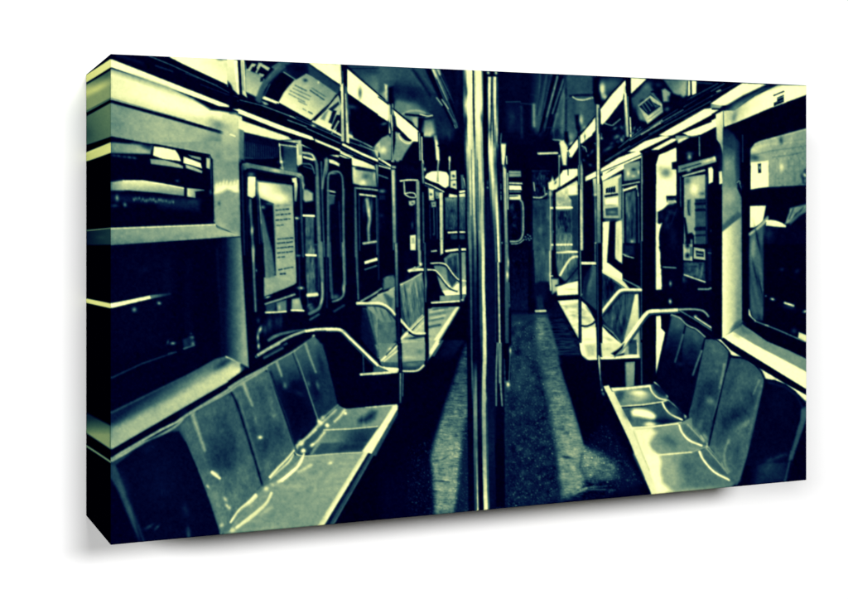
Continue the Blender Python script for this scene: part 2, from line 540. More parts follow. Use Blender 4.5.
p(.07, '74,462 256,506 256,600 74,600', 1)
# post
p(.03, '584,100 628,104 634,525 600,515', 1)
l(.92, 9, '583,102 588,240', .8)
l(.65, 5, '596,140 600,300', 1, .6)
g(.95, .7, '600,220 604,500', '588,215 600,200 606,514 590,510', .9)
g(.3, .85, '618,220 622,500', '608,215 622,225 632,524 616,516', 1)
l(.9, 5, '612,260 618,400', 1)
l(.95, 6, '620,420 628,515', 1)
# lamp strip behind the post
g(.3, .6, '660,140 820,280', '625,112 860,116 860,300 835,310 740,205', 3)
b(.22, 740, 150, 90, 22, 8, .7)
b(.75, 826, 235, 14, 50, 0, .9)
b(.5, 790, 210, 30, 40, 0, .5)
p(.98, '622,124 650,138 740,215 836,304 838,402 720,318 622,246', .9)
b(.3, 692, 250, 14, 34, 0, .9)
b(.6, 680, 280, 20, 26, 20, .5)
c(.03, 9, '616,116 660,144 740,212 836,306', .8)
p(.04, '622,250 720,322 838,404 830,470 780,560 640,486', 1.5)
b(.3, 650, 330, 30, 14, 0, .7)
b(.4, 640, 355, 12, 24, 0, .6)
b(.5, 808, 418, 14, 8, -20, .9)
b(.4, 640, 470, 20, 16, 0, .5)
l(.88, 20, '632,482 690,505 752,540', 2, .9, 8)
p(.68, '765,560 800,515 842,482 870,470 870,600 780,600', 2)
b(.9, 800, 565, 30, 20, -20, .7)
l(.05, 14, '840,300 845,420', 1.5)
# vent, map frame, door  (frame G)
T(230, 145)
for k in range(15):
    x = 82 + k * 12
    l(.24 - .004 * k, 5, f'{x},{-16 + k * 2.3} {x},64', 1.2, .95)
b(.3, 120, 30, 30, 40, 0, .25)
l(.36, 7, '75,68 150,74 228,70', 2, .8)
p(.03, '75,76 260,70 285,140 90,98', 2)
g(.2, .4, '300,20 345,130', '282,-4 352,0 356,152 284,134', 3)
b(.5, 320, 10, 36, 14, 0, .5)
l(.85, 7, '262,-6 268,80', 1.2)
l(.88, 6, '262,-2 352,10', 1.2)
l(.6, 10, '270,70 280,130', 2)
b(.95, 270, 90, 14, 9, 0, .95)
b(.8, 274, 122, 12, 8, 0, .9)
p(.03, '256,10 262,10 264,120 256,110', 1)
g(.95, .75, '365,0 365,110', '352,-4 380,-6 384,104 362,118 354,100', 1.2)
p(.03, '362,110 385,100 385,145 366,140', 1.5)
# pillar left of map
p(.2, '40,-20 78,-10 78,90 52,60', 3, .8)
b(.04, 60, 80, 12, 50, 0, .9)
g(.08, .62, '-30,600 76,600', '-45,490 58,488 100,1180 60,1160 -45,1100', 3)
p(.03, '46,70 72,70 96,560 108,1190 102,1180 58,486', 1)
l(.3, 7, '64,110 76,580', 2, .8)
# map frame
g(.45, .58, '70,110 385,170', '64,100 90,94 240,124 372,150 392,168 398,210 386,240 376,180 345,164 240,148 110,122 76,132', 1)
l(.12, 6, '90,126 240,152 345,168', 1.5, .8)
b(.85, 242, 136, 30, 9, 10, .8)
b(.72, 372, 158, 12, 8, 20, .8)
b(.62, 195, 122, 24, 6, 8, .8)
b(.3, 72, 120, 10, 16, 0, .8)
g(.98, .85, '110,165 110,285', '94,172 104,166 136,170 134,268 120,282 92,270', 1.2)
b(.55, 112, 155, 20, 12, 0, .8)
l(.1, 5, '88,150 92,560', 1.5)
c(.45, 10, '108,290 112,380 118,480 124,590', 2, .9)
b(.85, 117, 455, 8, 24, 4, .9)
b(.7, 124, 560, 8, 30, 2, .9)
b(.5, 105, 330, 8, 40, 2, .7)
g(.95, .5, '340,180 360,310', '328,178 352,172 358,215 352,300 338,298 334,215', 1.2)
l(.4, 10, '374,170 380,400 388,590', 2, .8)
c(.7, 8, '386,200 392,235 425,262', 2, .7)
b(.95, 352, 388, 15, 7, 0, .95)
l(.28, 8, '352,400 356,590', 2, .7)
# poster
p(.03, '138,168 340,200 348,600 140,600', 1)
l(.3, 5, '142,190 160,590', 1.5, .8)
T(230, 145)
g(.62, .62, '200,210 300,580', '148,196 330,214 338,400 352,730 336,742 180,806 162,420', 1)
g(1, .62, '170,230 320,230', '148,196 300,212 325,300 240,318 170,268', 10, .9)
b(.98, 180, 240, 40, 34, 20, .9)
b(.98, 262, 282, 50, 30, 10, .9)
b(.55, 300, 230, 40, 20, 10, .7)
l(.03, 11, '155,182 330,206', 1.2)
l(.5, 4, '170,196 320,214', 1.2, .8)
T(230, 145)
p(.05, '160,282 192,296 232,312 240,420 244,690 206,700 185,520 168,400', 2)
p(.46, '162,335 180,380 200,470 224,560 240,680 232,700 192,706 172,500', 3, .9)
p(.06, '166,420 176,520 188,700 176,704 166,600', 2)
b(.7, 175, 330, 12, 10, 0, .8)
b(.5, 210, 312, 26, 8, 8, .6)
p(.66, '228,316 330,306 352,700 346,728 246,700', 1.5, .7)
rows(.12, 8, [346, 372, 399], 244, 318, -.1, .85, 3)
rows(.14, 8, [427], 246, 286, -.1, .85, 4)
b(.5, 300, 320, 20, 5, -4, .9)
b(.5, 255, 322, 10, 5, -4, .9)
rows(.12, 8, [500, 522, 547, 573], 250, 332, -.1, .85, 5)
rows(.14, 8, [596], 252, 290, -.1, .85, 6)
rows(.14, 8, [662], 258, 336, -.2, .85, 8)
rows(.1, 9, [684], 264, 292, -.1, .9, 9)
# door one
p(.03, '385,95 450,105 462,260 445,300 392,200', 2)
l(.96, 14, '388,-2 470,30 572,58', 1)
l(.75, 4, '470,0 560,34 650,58', 1)
l(.97, 12, '600,-2 700,48 850,112', 1)
l(.6, 4, '690,-2 780,40 850,66', 1, .9)
l(.5, 3, '560,0 660,50 760,96', 1, .8)
l(.85, 8, '565,48 640,78', 1.2)
g(.3, .7, '780,0 840,60', '765,-10 860,-30 860,76 800,40', 2)
c(.5, 15, '384,42 430,52 452,80 462,140 470,360 478,590', 2, .9)
c(.85, 8, '386,40 432,50 450,78', 1.2, .9)
l(.95, 12, '392,64 440,78', 1.5, .95)
l(.1, 6, '392,86 444,96', 1.5)
c(.62, 7, '386,98 430,106 448,150', 1.5, .8)
l(.5, 5, '390,112 436,128', 1.5, .8)
g(.5, .72, '400,200 420,290', '388,240 410,236 440,256 440,295 400,302 388,290', 3)
p(.4, '400,382 444,382 446,592 402,592', 2, .9)
b(.2, 420, 492, 26, 12, 0, .9)
b(.55, 410, 440, 10, 40, 0, .5)
b(.3, 425, 560, 14, 40, 0, .6)
tx(.12, '398,380 446,380 446,700 400,700', (6, 1.3), 21)
l(1, 11, '390,374 445,376', 1.2)
l(.42, 8, '484,90 490,300 500,590', 1.5, .9)
c(.66, 10, '512,72 500,140 490,230', 2, .8)
p(.9, '524,76 548,80 582,100 578,114 556,104 526,94', 1.2)
p(.6, '500,74 522,74 520,130 506,170', 2, .8)
c(.55, 9, '520,590 519,300 520,180 530,150 556,140 585,150 598,200 602,400 604,590', 1.5, .9)
b(.62, 545, 150, 24, 7, 0, .8)
p(.04, '530,160 580,156 590,220 594,600 528,600', 2)
l(.85, 8, '520,242 556,250', 1.5)
p(.38, '522,262 556,268 552,312 524,318', 2, .9)
l(.62, 5, '522,264 556,268', 1, .8)
l(.3, 6, '578,300 590,590', 2, .7)
p(.02, '604,70 646,74 650,600 610,600', 1)
# second panel and frame
g(.98, .8, '680,90 690,140', '645,66 700,84 765,112 772,132 700,118 648,108', 1.2)
g(.8, .5, '650,160 760,160', '648,116 770,136 778,222 700,216 652,204', 2)
l(.05, 12, '668,124 770,140', 2, .9)
b(.95, 706, 198, 18, 14, 0, .8)
b(.3, 720, 165, 20, 18, 0, .7)
b(.85, 660, 150, 10, 34, 0, .8)
b(.9, 765, 165, 8, 30, 0, .6)
l(.7, 14, '778,110 792,228', 2, .85)
l(.62, 8, '790,162 850,180', 1.5, .9)
p(.03, '660,214 780,226 850,240 850,600 660,600', 1)
l(.66, 9, '664,228 740,234 822,246', 1.2)
l(.88, 8, '820,248 826,286', 1.5)
l(.6, 8, '800,290 824,288', 1.5, .8)
l(.5, 8, '664,228 666,590', 1.5, .9)
l(.35, 5, '684,256 688,560', 1.5, .9)
l(.9, 10, '690,262 772,272', 1.2)
l(.4, 6, '776,270 780,580', 1.5, .9)
c(.72, 20, '726,290 732,340 740,390 734,440 736,505', 3, .9, 12)
b(.9, 738, 350, 10, 30, 0, .7)
b(.45, 750, 320, 8, 40, 0, .7)
b(.3, 710, 330, 8, 50, 0, .7)
l(.75, 12, '708,522 772,512', 1.5)
b(.3, 800, 360, 20, 14, 0, .8)
T(230, 245)
# below the map
l(.55, 12, '122,18 128,180 136,350', 2, .9, 10)
b(.92, 124, 60, 6, 40, 0, .7)
b(.98, 148, 136, 12, 8, 20, .95)
b(.5, 155, 295, 10, 8, 0, .8)
p(.03, '140,0 178,-10 182,330 146,330', 1.5)
l(.03, 12, '186,278 350,220', 1.2)
b(.85, 200, 276, 16, 6, -18, .9)
l(.66, 10, '188,313 260,290 342,262', 1.5)
b(.95, 374, 228, 16, 8, 0, .95)
l(.3, 6, '366,55 372,330', 2, .7)
b(.6, 362, 56, 12, 5, 0, .8)
p(.3, '190,318 240,302 240,352 192,358', 3, .9)
p(.5, '245,305 300,290 300,348 250,352', 2.5, .9)
b(.8, 262, 330, 8, 16, 0, .7)
p(.06, '300,296 324,290 326,352 302,352', 1.5)
p(.62, '328,288 368,280 388,348 326,346', 2)
b(.8, 350, 300, 16, 16, 0, .6)
l(.96, 9, '190,358 250,356 296,352', 1.5)
l(.96, 9, '326,346 390,348', 1.2)
b(.3, 210, 420, 16, 40, 0, .8)
b(.2, 250, 410, 20, 40, 0, .8)
l(.5, 8, '210,500 256,480', 2, .8)
b(.9, 160, 448, 9, 20, 20, .9)
b(.8, 148, 490, 7, 26, 0, .9)
b(.85, 152, 535, 6, 14, 0, .9)
b(.4, 185, 450, 12, 26, 0, .6)
b(.5, 235, 485, 20, 8, -20, .8)
b(.3, 270, 400, 10, 40, 0, .6)
b(.3, 150, 400, 10, 14, 0, .8)
# door bottoms
p(.36, '402,-5 470,-5 474,240 440,310 410,330 402,150', 2)
tx(.16, '402,0 470,0 472,300 404,320', (5, 1.3), 22)
p(.06, '448,0 466,0 470,250 452,250', 2, .8)
b(.5, 428, 150, 18, 30, 0, .5)
p(.04, '412,276 462,272 456,310 414,312', 2, .9)
b(.55, 430, 335, 18, 22, -20, .7)
l(1, 11, '404,53 455,55', 1.2)
l(.92, 18, '414,266 460,262', 2)
c(.52, 16, '484,-10 488,150 490,260 482,310 466,340 422,364', 2, .9)
c(.8, 6, '488,200 490,270 480,312', 2, .7)
l(.45, 10, '424,396 470,368', 2, .9)
l(.4, 12, '528,-10 534,150 542,280', 2, .8)
c(.6, 10, '598,-10 604,150 606,230 598,270 575,290 545,300', 1.5, .9)
b(.85, 600, 230, 6, 26, 0, .8)
b(.6, 560, 275, 20, 14, -20, .7)
l(.4, 10, '552,352 604,320', 2.5, .8)
l(.3, 7, '512,0 514,330', 2.5, .6)
l(.45, 6, '666,-10 672,140 680,290', 1.5, .9)
p(.98, '712,88 780,66 782,82 714,102', 1)
l(.55, 7, '716,130 776,110', 1.5, .9)
l(.3, 5, '780,0 800,160', 2, .7)
b(.3, 800, 140, 8, 20, 0, .7)
# middle left bench
l(.62, 8, '696,298 760,262 802,238', 1.5, .9)
p(.06, '800,180 850,160 850,250 806,236', 3, .8)
p(.5, '810,200 850,176 850,250 812,250', 4, .8)
p(.36, '702,334 850,330 850,600 780,600', 1.5)
p(.12, '700,336 726,340 800,590 690,590', 3, .9)
g(.45, .62, '740,360 840,560', '724,338 850,335 850,600 800,600', 3)
for q, w, v in ((745, 8, .25), (772, 7, .66), (800, 7, .3), (826, 9, .66)):
    l(v, w, f'{q},350 {q + 44},590', 3, .7)
p(.72, '740,305 810,262 842,250 850,330 800,308', 3)
c(.88, 15, '676,310 740,312 800,310 826,322 856,350', 1.2)
l(.1, 6, '680,322 800,322 840,345', 1.5, .8)
# near armrest
p(.33, '255,600 330,545 400,500 440,484 470,505 520,600', 2)
b(.5, 400, 540, 50, 20, -25, .6)
l(.5, 5, '395,520 420,600', 2, .7)
l(.2, 8, '444,490 500,590', 3, .8)
p(.03, '470,478 600,462 640,520 740,600 520,600', 3, .95)
c(.55, 14, '205,505 250,478 330,460 420,452', 2, .8)
c(.03, 26, '150,575 240,522 330,478 420,458', 2)
c(.75, 13, '140,592 200,552 280,505 330,480 400,455', 1.5, .9)
c(.45, 10, '180,590 260,545 300,522', 2, .8)
c(.95, 14, '405,456 470,447 560,446 600,458 632,490 690,545 760,612', 1.2)
c(.3, 6, '600,470 680,552 740,606', 1.5, .8)
T(230, 345)
c(.03, 24, '148,60 190,48 280,10', 2, .6)
l(.72, 15, '150,52 200,22 260,-8', 1.8, .9)
l(.5, 9, '180,70 280,16', 2, .8)
b(.7, 152, 10, 7, 16, 0, .8)
T(380, 245)
# middle bench seen past the posts
T(230, 345)
p(.6, '770,0 850,-10 850,96 800,82', 3)
c(.95, 16, '680,-14 730,38 790,100 815,122 855,130', 1.2)
c(.15, 5, '700,12 770,88', 1, .7)
l(.92, 11, '693,158 850,146', 1)
l(.5, 6, '704,50 706,150', 2, .7)
p(.32, '760,110 810,128 850,138 850,145 760,150', 2)
# ------------------------------------------------------------------ the picture: the middle of the carriage
T(380, 45)
p(.04, '-10,100 860,140 860,600 -10,600')
g(.36, .12, '80,150 330,200', '-10,112 260,125 420,440 330,480 240,330 100,350 -10,250', 6)
b(.5, 30, 170, 40, 40, 0, .6)
b(.22, 160, 260, 80, 50, 0, .6)
b(.82, 34, 236, 14, 42, 0, .9)
b(.62, 20, 290, 30, 20, 30, .6)
p(.03, '44,212 92,205 90,290 70,350 40,315', 5, .9)
p(.08, '150,125 270,128 420,440 395,440', 6, .85)
g(.55, .3, '280,130 380,340', '268,128 300,130 416,440 396,440', 1.8)
l(.03, 12, '250,150 400,440', 2, .9)
l(.3, 8, '170,140 260,250', 4, .9)
l(.9, 10, '278,132 300,180', 2.5, .8)
l(.85, 12, '308,132 318,158', 3, .8)
l(.35, 6, '330,150 410,360', 3, .8)
l(.8, 9, '305,272 330,325', 2.5, .9)
l(.72, 7, '320,270 352,330', 2, .8)
l(.7, 5, '396,405 405,438', 1.5, .8)
p(.12, '360,140 440,145 440,300 420,440', 8, .5)
b(.16, 380, 200, 30, 60, 0, .6)
p(.97, '-10,276 45,318 46,408 -10,372', 1)
c(.03, 8, '-10,272 46,316', .8)
g(.72, .62, '80,300 60,340', '74,290 130,330 120,370 74,345', 5)
b(.6, 90, 320, 30, 24, 30, .7)
p(.98, '72,344 130,390 208,454 200,520 140,470 84,424', 1)
c(.03, 8, '66,338 130,388 208,452', .8)
b(.4, 84, 395, 8, 26, 0, .8)
# grab-rail disc
c(.66, 10, '116,366 150,352 210,356 276,376', 2)
c(.03, 14, '130,368 190,380 270,384', 2, .95)
c(.92, 6, '215,382 250,383 276,376', 1.2, .9)
c(.85, 5, '130,360 165,352 200,354', 1.2, .8)
p(.62, '180,380 205,380 208,450 184,430', 3)
p(.03, '205,386 232,384 228,455 200,455', 3)
p(.62, '230,405 280,400 290,470 260,486 228,480', 5)
b(.9, 245, 465, 26, 16, 0, .8)
b(.3, 330, 450, 16, 60, 0, .4)
b(.22, 380, 470, 16, 40, 0, .6)
p(.03, '232,488 285,490 300,600 236,600', 2)
# advert circle
p(.55, '-10,490 40,468 100,470 160,520 120,600 -10,600', 3)
b(.9, 0, 545, 40, 40, 0, .9)
b(.6, 100, 560, 40, 60, 30, .5)
p(.05, '100,470 118,460 175,515 150,530', 2)
c(.75, 6, '104,472 120,500 150,526 175,512', 1.2)
p(.03, '170,520 205,520 205,600 130,600', 3)
# thin posts near the left bench
p(.05, '42,305 74,318 82,600 48,600', 1)
l(.85, 8, '50,312 52,400 58,590', 1)
l(.6, 9, '66,330 70,590', 1.2)
p(.05, '196,450 232,455 236,600 200,600', 1)
l(.8, 9, '208,470 210,590', 1)
l(.95, 8, '222,470 224,590', 1)
g(.3, .9, '295,470 302,520', '282,466 302,468 318,600 296,600', 2)
# ceiling middle / right
b(.2, 700, 250, 70, 120, 0, .8)
b(.24, 800, 220, 40, 90, 0, .7)
p(.1, '670,320 742,320 744,480 690,480', 4, .8)
l(.42, 5, '668,312 742,310', 2, .8)
l(.3, 4, '742,316 800,320', 2, .8)
b(.3, 745, 420, 10, 60, 0, .5)
l(.66, 14, '818,320 822,430', 4, .85)
p(.05, '630,140 660,140 664,480 636,460', 4, .8)
T(380, 145)
p(.03, '-10,0 900,0 900,600 -10,600')
p(.55, '0,-30 60,-20 130,-20 150,0 95,95 60,60', 4)
b(.92, 15, 20, 40, 26, 30, .8)
c(.1, 10, '150,0 120,40 92,96', 2, .7)
p(.03, '100,0 240,0 240,160 90,110', 3)
b(.15, 170, 90, 30, 14, 30, .6)
l(.96, 10, '-5,72 75,122', 1)
l(.6, 5, '-5,95 70,130', 1, .9)
l(.9, 7, '-5,110 60,128', 1.2)
l(.5, 8, '-5,160 40,176', 1.5)
b(.6, 12, 245, 18, 10, 0, .9)
p(.6, '0,265 30,268 28,290 0,290', 2)
b(.2, 10, 400, 20, 60, 0, .6)
b(.1, 130, 420, 30, 120, 0, .6)
# far left bay
p(.98, '240,160 258,144 300,136 340,142 362,165 362,236 320,222 280,200 240,182', 1)
c(.03, 9, '232,178 290,205 350,235 415,262', .9)
l(.95, 12, '240,192 290,215 330,240', 1.2)
p(.95, '376,142 408,146 412,240 400,250 374,232', 1.2)
l(.05, 12, '382,160 406,178', 1.2)
l(.05, 9, '378,195 410,190', 1.2)
l(.05, 9, '384,222 410,206', 1.2)
l(.7, 10, '436,150 444,240', 3, .8)
l(.1, 6, '428,150 430,220', 2)
p(.95, '368,262 415,256 456,240 456,278 372,282', 1.2)
l(.05, 7, '380,262 450,256', 1.2, .9)
c(.92, 11, '112,190 150,184 200,188', 1.2)
l(.9, 8, '132,192 134,256', 1.2)
l(.9, 10, '190,188 192,230', 1.2)
p(.04, '142,202 184,198 186,250 142,252', 1.5)
p(.8, '136,258 160,254 190,266 188,284 150,276', 1.5)
l(.05, 6, '146,266 180,272', 1.2)
l(.5, 8, '140,285 180,300 200,296', 2, .7)
p(.85, '152,300 186,296 188,320 160,322', 2)
g(.45, .62, '165,400 185,560', '184,300 198,240 206,590 192,590', 1.5)
p(.5, '160,330 180,330 184,470 164,470', 4, .7)
p(.95, '160,482 190,478 190,556 162,556', 1.2)
p(.6, '168,490 184,488 184,520 168,522', 3, .6)
p(.8, '254,232 276,226 302,260 300,284 258,284', 2)
b(.1, 270, 252, 9, 7, 0, .9)
b(.1, 285, 280, 10, 5, 0, .9)
p(.62, '300,240 330,244 332,285 302,290', 3)
l(.5, 6, '258,300 310,300', 2, .8)
b(.6, 290, 325, 14, 20, 0, .7)
b(.3, 284, 400, 8, 60, 0, .7)
g(.85, .6, '324,260 330,590', '316,300 334,255 336,600 318,600', 1.5)
b(.8, 290, 510, 14, 10, 0, .9)
l(.9, 8, '270,556 315,556', 2, .9)
g(.2, .42, '350,300 440,420', '344,292 410,284 452,284 452,452 346,452', 2)
b(.55, 380, 300, 40, 14, 0, .6)
b(.62, 440, 310, 12, 40, 0, .5)
b(.24, 430, 400, 20, 40, 0, .7)
l(.98, 11, '362,464 450,462', 1.2)
p(.34, '372,478 450,476 450,545 376,548', 3)
b(.6, 398, 505, 14, 24, 20, .7)
b(.66, 440, 510, 10, 20, 0, .6)
b(.1, 418, 530, 10, 20, 0, .7)
l(.9, 16, '350,556 395,552 452,562', 2)
# posts
p(.05, '58,100 92,100 98,600 66,600', 1)
g(.7, .5, '72,130 80,590', '62,110 84,112 92,600 72,600', 1.5)
l(.92, 6, '70,130 74,330', 1.5, .8)
g(.95, .7, '215,0 222,130', '203,-10 230,-10 232,130 214,100', 1.2)
l(.05, 6, '212,0 214,60', 1.5, .7)
b(.9, 236, 132, 7, 9, 0, .9)
p(.08, '212,130 232,130 250,600 226,600', 1)
l(.55, 9, '220,100 226,300 238,590', 1.5)
g(.85, .6, '304,10 308,220', '294,8 312,10 314,80 318,210 302,210 306,80', 1.2)
l(.9, 8, '370,66 368,160', 1.2)
l(.3, 8, '366,160 366,225', 1.2)
p(.03, '407,235 422,235 424,600 412,600', 1)
p(.05, '450,200 470,200 474,600 458,600', 1)
l(.72, 8, '452,200 455,300', 2, .8)
p(.03, '460,-10 640,-10 640,600 460,600', 1)
# far door at the end
p(.03, '630,100 860,100 860,600 630,600', 1)
g(.6, .62, '620,150 640,290', '624,140 642,136 642,290 630,290', 1.5)
b(.1, 632, 175, 6, 8, 0, .9)
b(.1, 632, 250, 6, 10, 0, .9)
p(.55, '676,136 744,138 744,152 676,152', 1.5)
p(.62, '676,158 746,158 746,170 676,172', 1.5)
l(.35, 5, '676,186 748,186', 1.5, .9)
p(.98, '668,206 750,206 752,232 672,234', 1)
p(.88, '674,244 744,242 746,268 676,268', 1.2)
l(.05, 7, '688,256 734,256', 1.2)
p(.88, '676,276 744,276 752,292 740,290 676,288', 1.2)
c(.66, 12, '740,288 756,310 760,350 760,440 756,490 738,514 690,520 636,520', 1.5)
c(.9, 6, '676,514 730,512 748,490', 1.2, .8)
p(.07, '684,292 742,294 748,480 730,504 684,506', 1.5)
b(.28, 706, 330, 16, 20, 0, .8)
b(.24, 712, 420, 18, 34, 0, .8)
tx(.06, '690,300 740,300 740,480 690,480', (4, 1.5), 23)
for q in ((768, 486), (786, 476), (800, 490), (776, 500), (796, 500)):
    b(.75, q[0], q[1], 7, 7, 0, .9)
b(.2, 700, 550, 60, 30, 0, .4)
p(.03, '764,120 806,120 810,475 764,470', 1)
p(.14, '812,110 860,110 860,600 812,600', 2)
g(.25, .42, '820,300 840,560', '812,284 860,284 860,600 812,600', 2)
tx(.1, '812,284 860,284 860,600 812,600', (7, 1.2), 24)
l(.8, 9, '818,200 826,262', 2)
l(.62, 8, '818,276 850,272', 2)
b(.5, 840, 46, 16, 5, 0, .8)
T(380, 245)
# lower middle: seats, floor
p(.03, '-10,-5 900,-5 900,600 -10,600')
p(.05, '130,0 290,0 290,290 130,200', 2)
p(.95, '160,0 190,0 190,24 162,22', 1.5)
p(.66, '204,-5 216,-5 218,95 206,100', 1.5)
b(.95, 214, 100, 9, 8, 0, .95)
g(.4, .66, '300,120 440,240', '288,105 345,95 352,62 400,46 456,42 456,262 400,272 345,265 318,200', 2)
p(.62, '288,105 318,200 345,262 330,262 286,150', 3)
g(.3, .2, '360,90 410,190', '348,90 372,66 412,62 424,130 420,196 390,214 360,170', 3)
tx(.12, '345,70 424,60 420,200 380,210', (3, 2), 25)
b(.6, 436, 100, 14, 50, 0, .7)
b(.9, 400, 216, 16, 12, -40, .8)
p(.92, '328,240 380,232 425,240 458,218 458,262 400,272 345,266', 2)
b(.7, 390, 256, 40, 8, 0, .6)
l(.98, 10, '328,35 452,25', 1.5)
b(.7, 330, 10, 8, 30, 0, .8)
c(.03, 18, '268,104 340,108 385,160 424,200', 2, .6)
c(.85, 11, '264,96 300,96 344,98 368,126 396,164 424,186 466,192', 1.2)
c(.03, 16, '290,142 330,195 380,240', 2, .6)
p(.03, '276,135 292,140 292,300 276,300', 1.5)
p(.03, '290,250 316,250 318,292 290,290', 1.5)
c(.9, 13, '152,136 185,128 240,130 286,132 318,165 356,210 385,232 428,237', 1.2)
l(.7, 8, '156,140 190,124 216,108', 1.5, .9)
l(.96, 12, '272,306 428,296', 1)
p(.02, '274,312 430,304 428,320 278,328', 1.2)
# seat backs
p(.55, '15,205 80,170 80,205 20,235', 4)
p(.06, '0,235 70,215 70,170 10,190', 3, .4)
g(.5, .4, '20,280 90,560', '-10,262 40,250 78,235 96,480 40,555 -10,590', 2)
p(.1, '36,260 78,250 82,330 60,350', 4, .8)
for q in ((20, 330, 14, 60), (52, 400, 10, 60), (10, 460, 14, 50)):
    b(.28, *q, -12, .7)
b(.7, 10, 275, 24, 12, -20, .7)
l(.8, 8, '-10,266 40,250 80,232', 1.5)
g(.5, .42, '120,230 240,300', '104,215 160,185 220,150 238,240 262,320 210,395 120,470', 2)
p(.1, '112,240 140,240 160,390 130,450 108,300', 4, .8)
for q in ((165, 250, 8, 60), (205, 250, 8, 60), (185, 340, 7, 50), (230, 320, 6, 40)):
    b(.7, *q, -8, .55)
for q in ((150, 300, 7, 50), (190, 260, 6, 50), (215, 330, 6, 40)):
    b(.2, *q, -8, .6)
tx(.08, '105,215 220,150 262,320 120,470', (4, 1), 26)
c(.78, 8, '104,214 150,192 218,152', 1.5)
# pans
g(.58, .74, '330,330 120,560', '278,330 424,322 420,345 262,600 -10,600 30,560 120,500 210,395', 1.5)
l(.14, 14, '262,372 330,356', 4, .75)
l(.25, 10, '250,410 310,400', 4, .6)
p(.1, '160,488 200,470 300,455 300,490 200,505', 4, .8)
b(.2, 285, 455, 34, 10, -6, .8)
b(.3, 260, 430, 30, 8, -5, .6)
c(.85, 9, '60,560 120,490 180,420 240,365', 3, .8)
l(.1, 9, '118,470 215,385', 2.5, .7)
l(.95, 10, '110,500 140,465', 2.5)
l(.9, 8, '180,440 226,380', 2.5, .8)
p(.97, '30,580 90,520 110,520 90,545 60,590', 4, .8)
b(.8, 190, 550, 60, 20, 0, .5)
l(.9, 7, '112,520 236,515', 2, .5)
p(.92, '404,326 424,326 275,575 258,590 262,565', 2)
p(.4, '424,335 430,350 288,590 272,590', 1.5)
p(.02, '436,300 480,270 490,600 294,600', 2)
c(.03, 22, '0,300 50,335 90,390 130,440 180,478 240,480', 2, .5)
c(.8, 11, '-10,306 25,316 55,345 85,390', 1.2)
c(.92, 12, '108,394 140,432 178,464 205,472 245,472', 1.2)
# floor beyond
g(.1, .22, '300,560 480,420', '400,420 490,330 490,600 300,600', 14, .8)
p(.17, '560,0 612,0 612,600 560,600', 3)
g(.05, .12, '700,100 740,320', '690,-5 805,-5 808,345 690,345', 2)
tx(.05, '690,0 805,0 805,330 690,330', (2, 1.3), 27)
for q in range(9):
    b(.16, 690 + 13 * q, 30 + (q * 53) % 160, 12, 5, 0, .5)
p(.02, '802,-5 826,-5 824,370 804,370', 1.2)
g(.5, .36, '840,0 840,330', '826,-5 870,-5 870,345 826,345', 1.5)
tx(.12, '826,-5 870,-5 870,340 826,340', (7, 1.2), 28)
l(.8, 7, '828,352 860,350', 1.5)
b(.6, 700, 388, 12, 5, 0, .8)
g(.12, .24, '700,360 700,580', '690,355 900,360 900,700 690,700', 8)
# ------------------------------------------------------------------ the picture: right wall
T(530, 45)
p(.05, '-10,140 860,180 860,600 -10,600')
g(.16, .3, '0,200 320,300', '-10,142 350,160 350,480 200,520 -10,480', 6)
b(.36, 250, 340, 60, 70, 0, .5)
b(.4, 400, 220, 60, 40, -40, .6)
p(.05, '30,150 80,150 20,420 -10,420', 10, .6)
for x0, x1, w, v in ((150, 40, 20, .03), (172, 70, 6, .5), (186, 92, 18, .03), (204, 120, 9, .36), (128, 20, 8, .24), (108, 10, 8, .3)):
    l(v, w, f'{x0},150 {x1},{500}', 2.2, .9, w * .6)
l(.62, 5, '155,170 110,300', 2, .8)
l(.55, 6, '200,185 160,300', 3, .7)
l(.66, 13, '20,320 24,430', 4, .8)
l(.04, 10, '192,200 188,520', 4, .6)
l(.3, 6, '230,330 230,440', 4, .6)
b(.1, 160, 440, 20, 60, 0, .6)
p(.03, '-10,440 60,430 140,520 140,600 -10,600', 8, .8)
c(.5, 5, '192,270 230,262 300,262 345,268', 1.5, .8)
c(.2, 14, '200,268 260,262 330,266', 2, .7)
c(.85, 10, '232,278 256,288 290,290 334,280', 1.5)
c(.05, 5, '240,272 300,270 340,272', 1.5, .8)
b(.72, 382, 235, 18, 40, 0, .85)
b(.8, 395, 275, 14, 14, 0, .7)
# light strip
p(.98, '376,356 440,270 500,184 504,200 492,288 430,366 374,424', 1)
c(.03, 9, '360,378 436,276 504,178', .9)
p(.97, '272,470 310,424 352,376 352,452 310,490 270,542', 1)
l(.03, 8, '262,474 352,370', .9)
p(.97, '204,566 230,520 254,494 256,545 240,600 200,600', 1)
l(.03, 8, '196,560 254,488', .9)
b(.3, 292, 490, 7, 22, 0, .8)
p(.03, '330,168 366,172 374,260 366,310 344,312 334,250', 3)
p(.03, '236,380 262,380 268,455 250,460', 3)
b(.72, 272, 390, 12, 30, 0, .8)
b(.7, 212, 490, 16, 18, 0, .9)
p(.04, '176,470 200,470 206,540 186,540', 3)
p(.9, '156,520 176,515 198,560 196,600 160,600', 2)
l(.62, 7, '120,500 156,504', 1.5)
l(.85, 8, '45,574 142,574', 1.5)
p(.98, '536,178 618,182 540,262 532,240', 1)
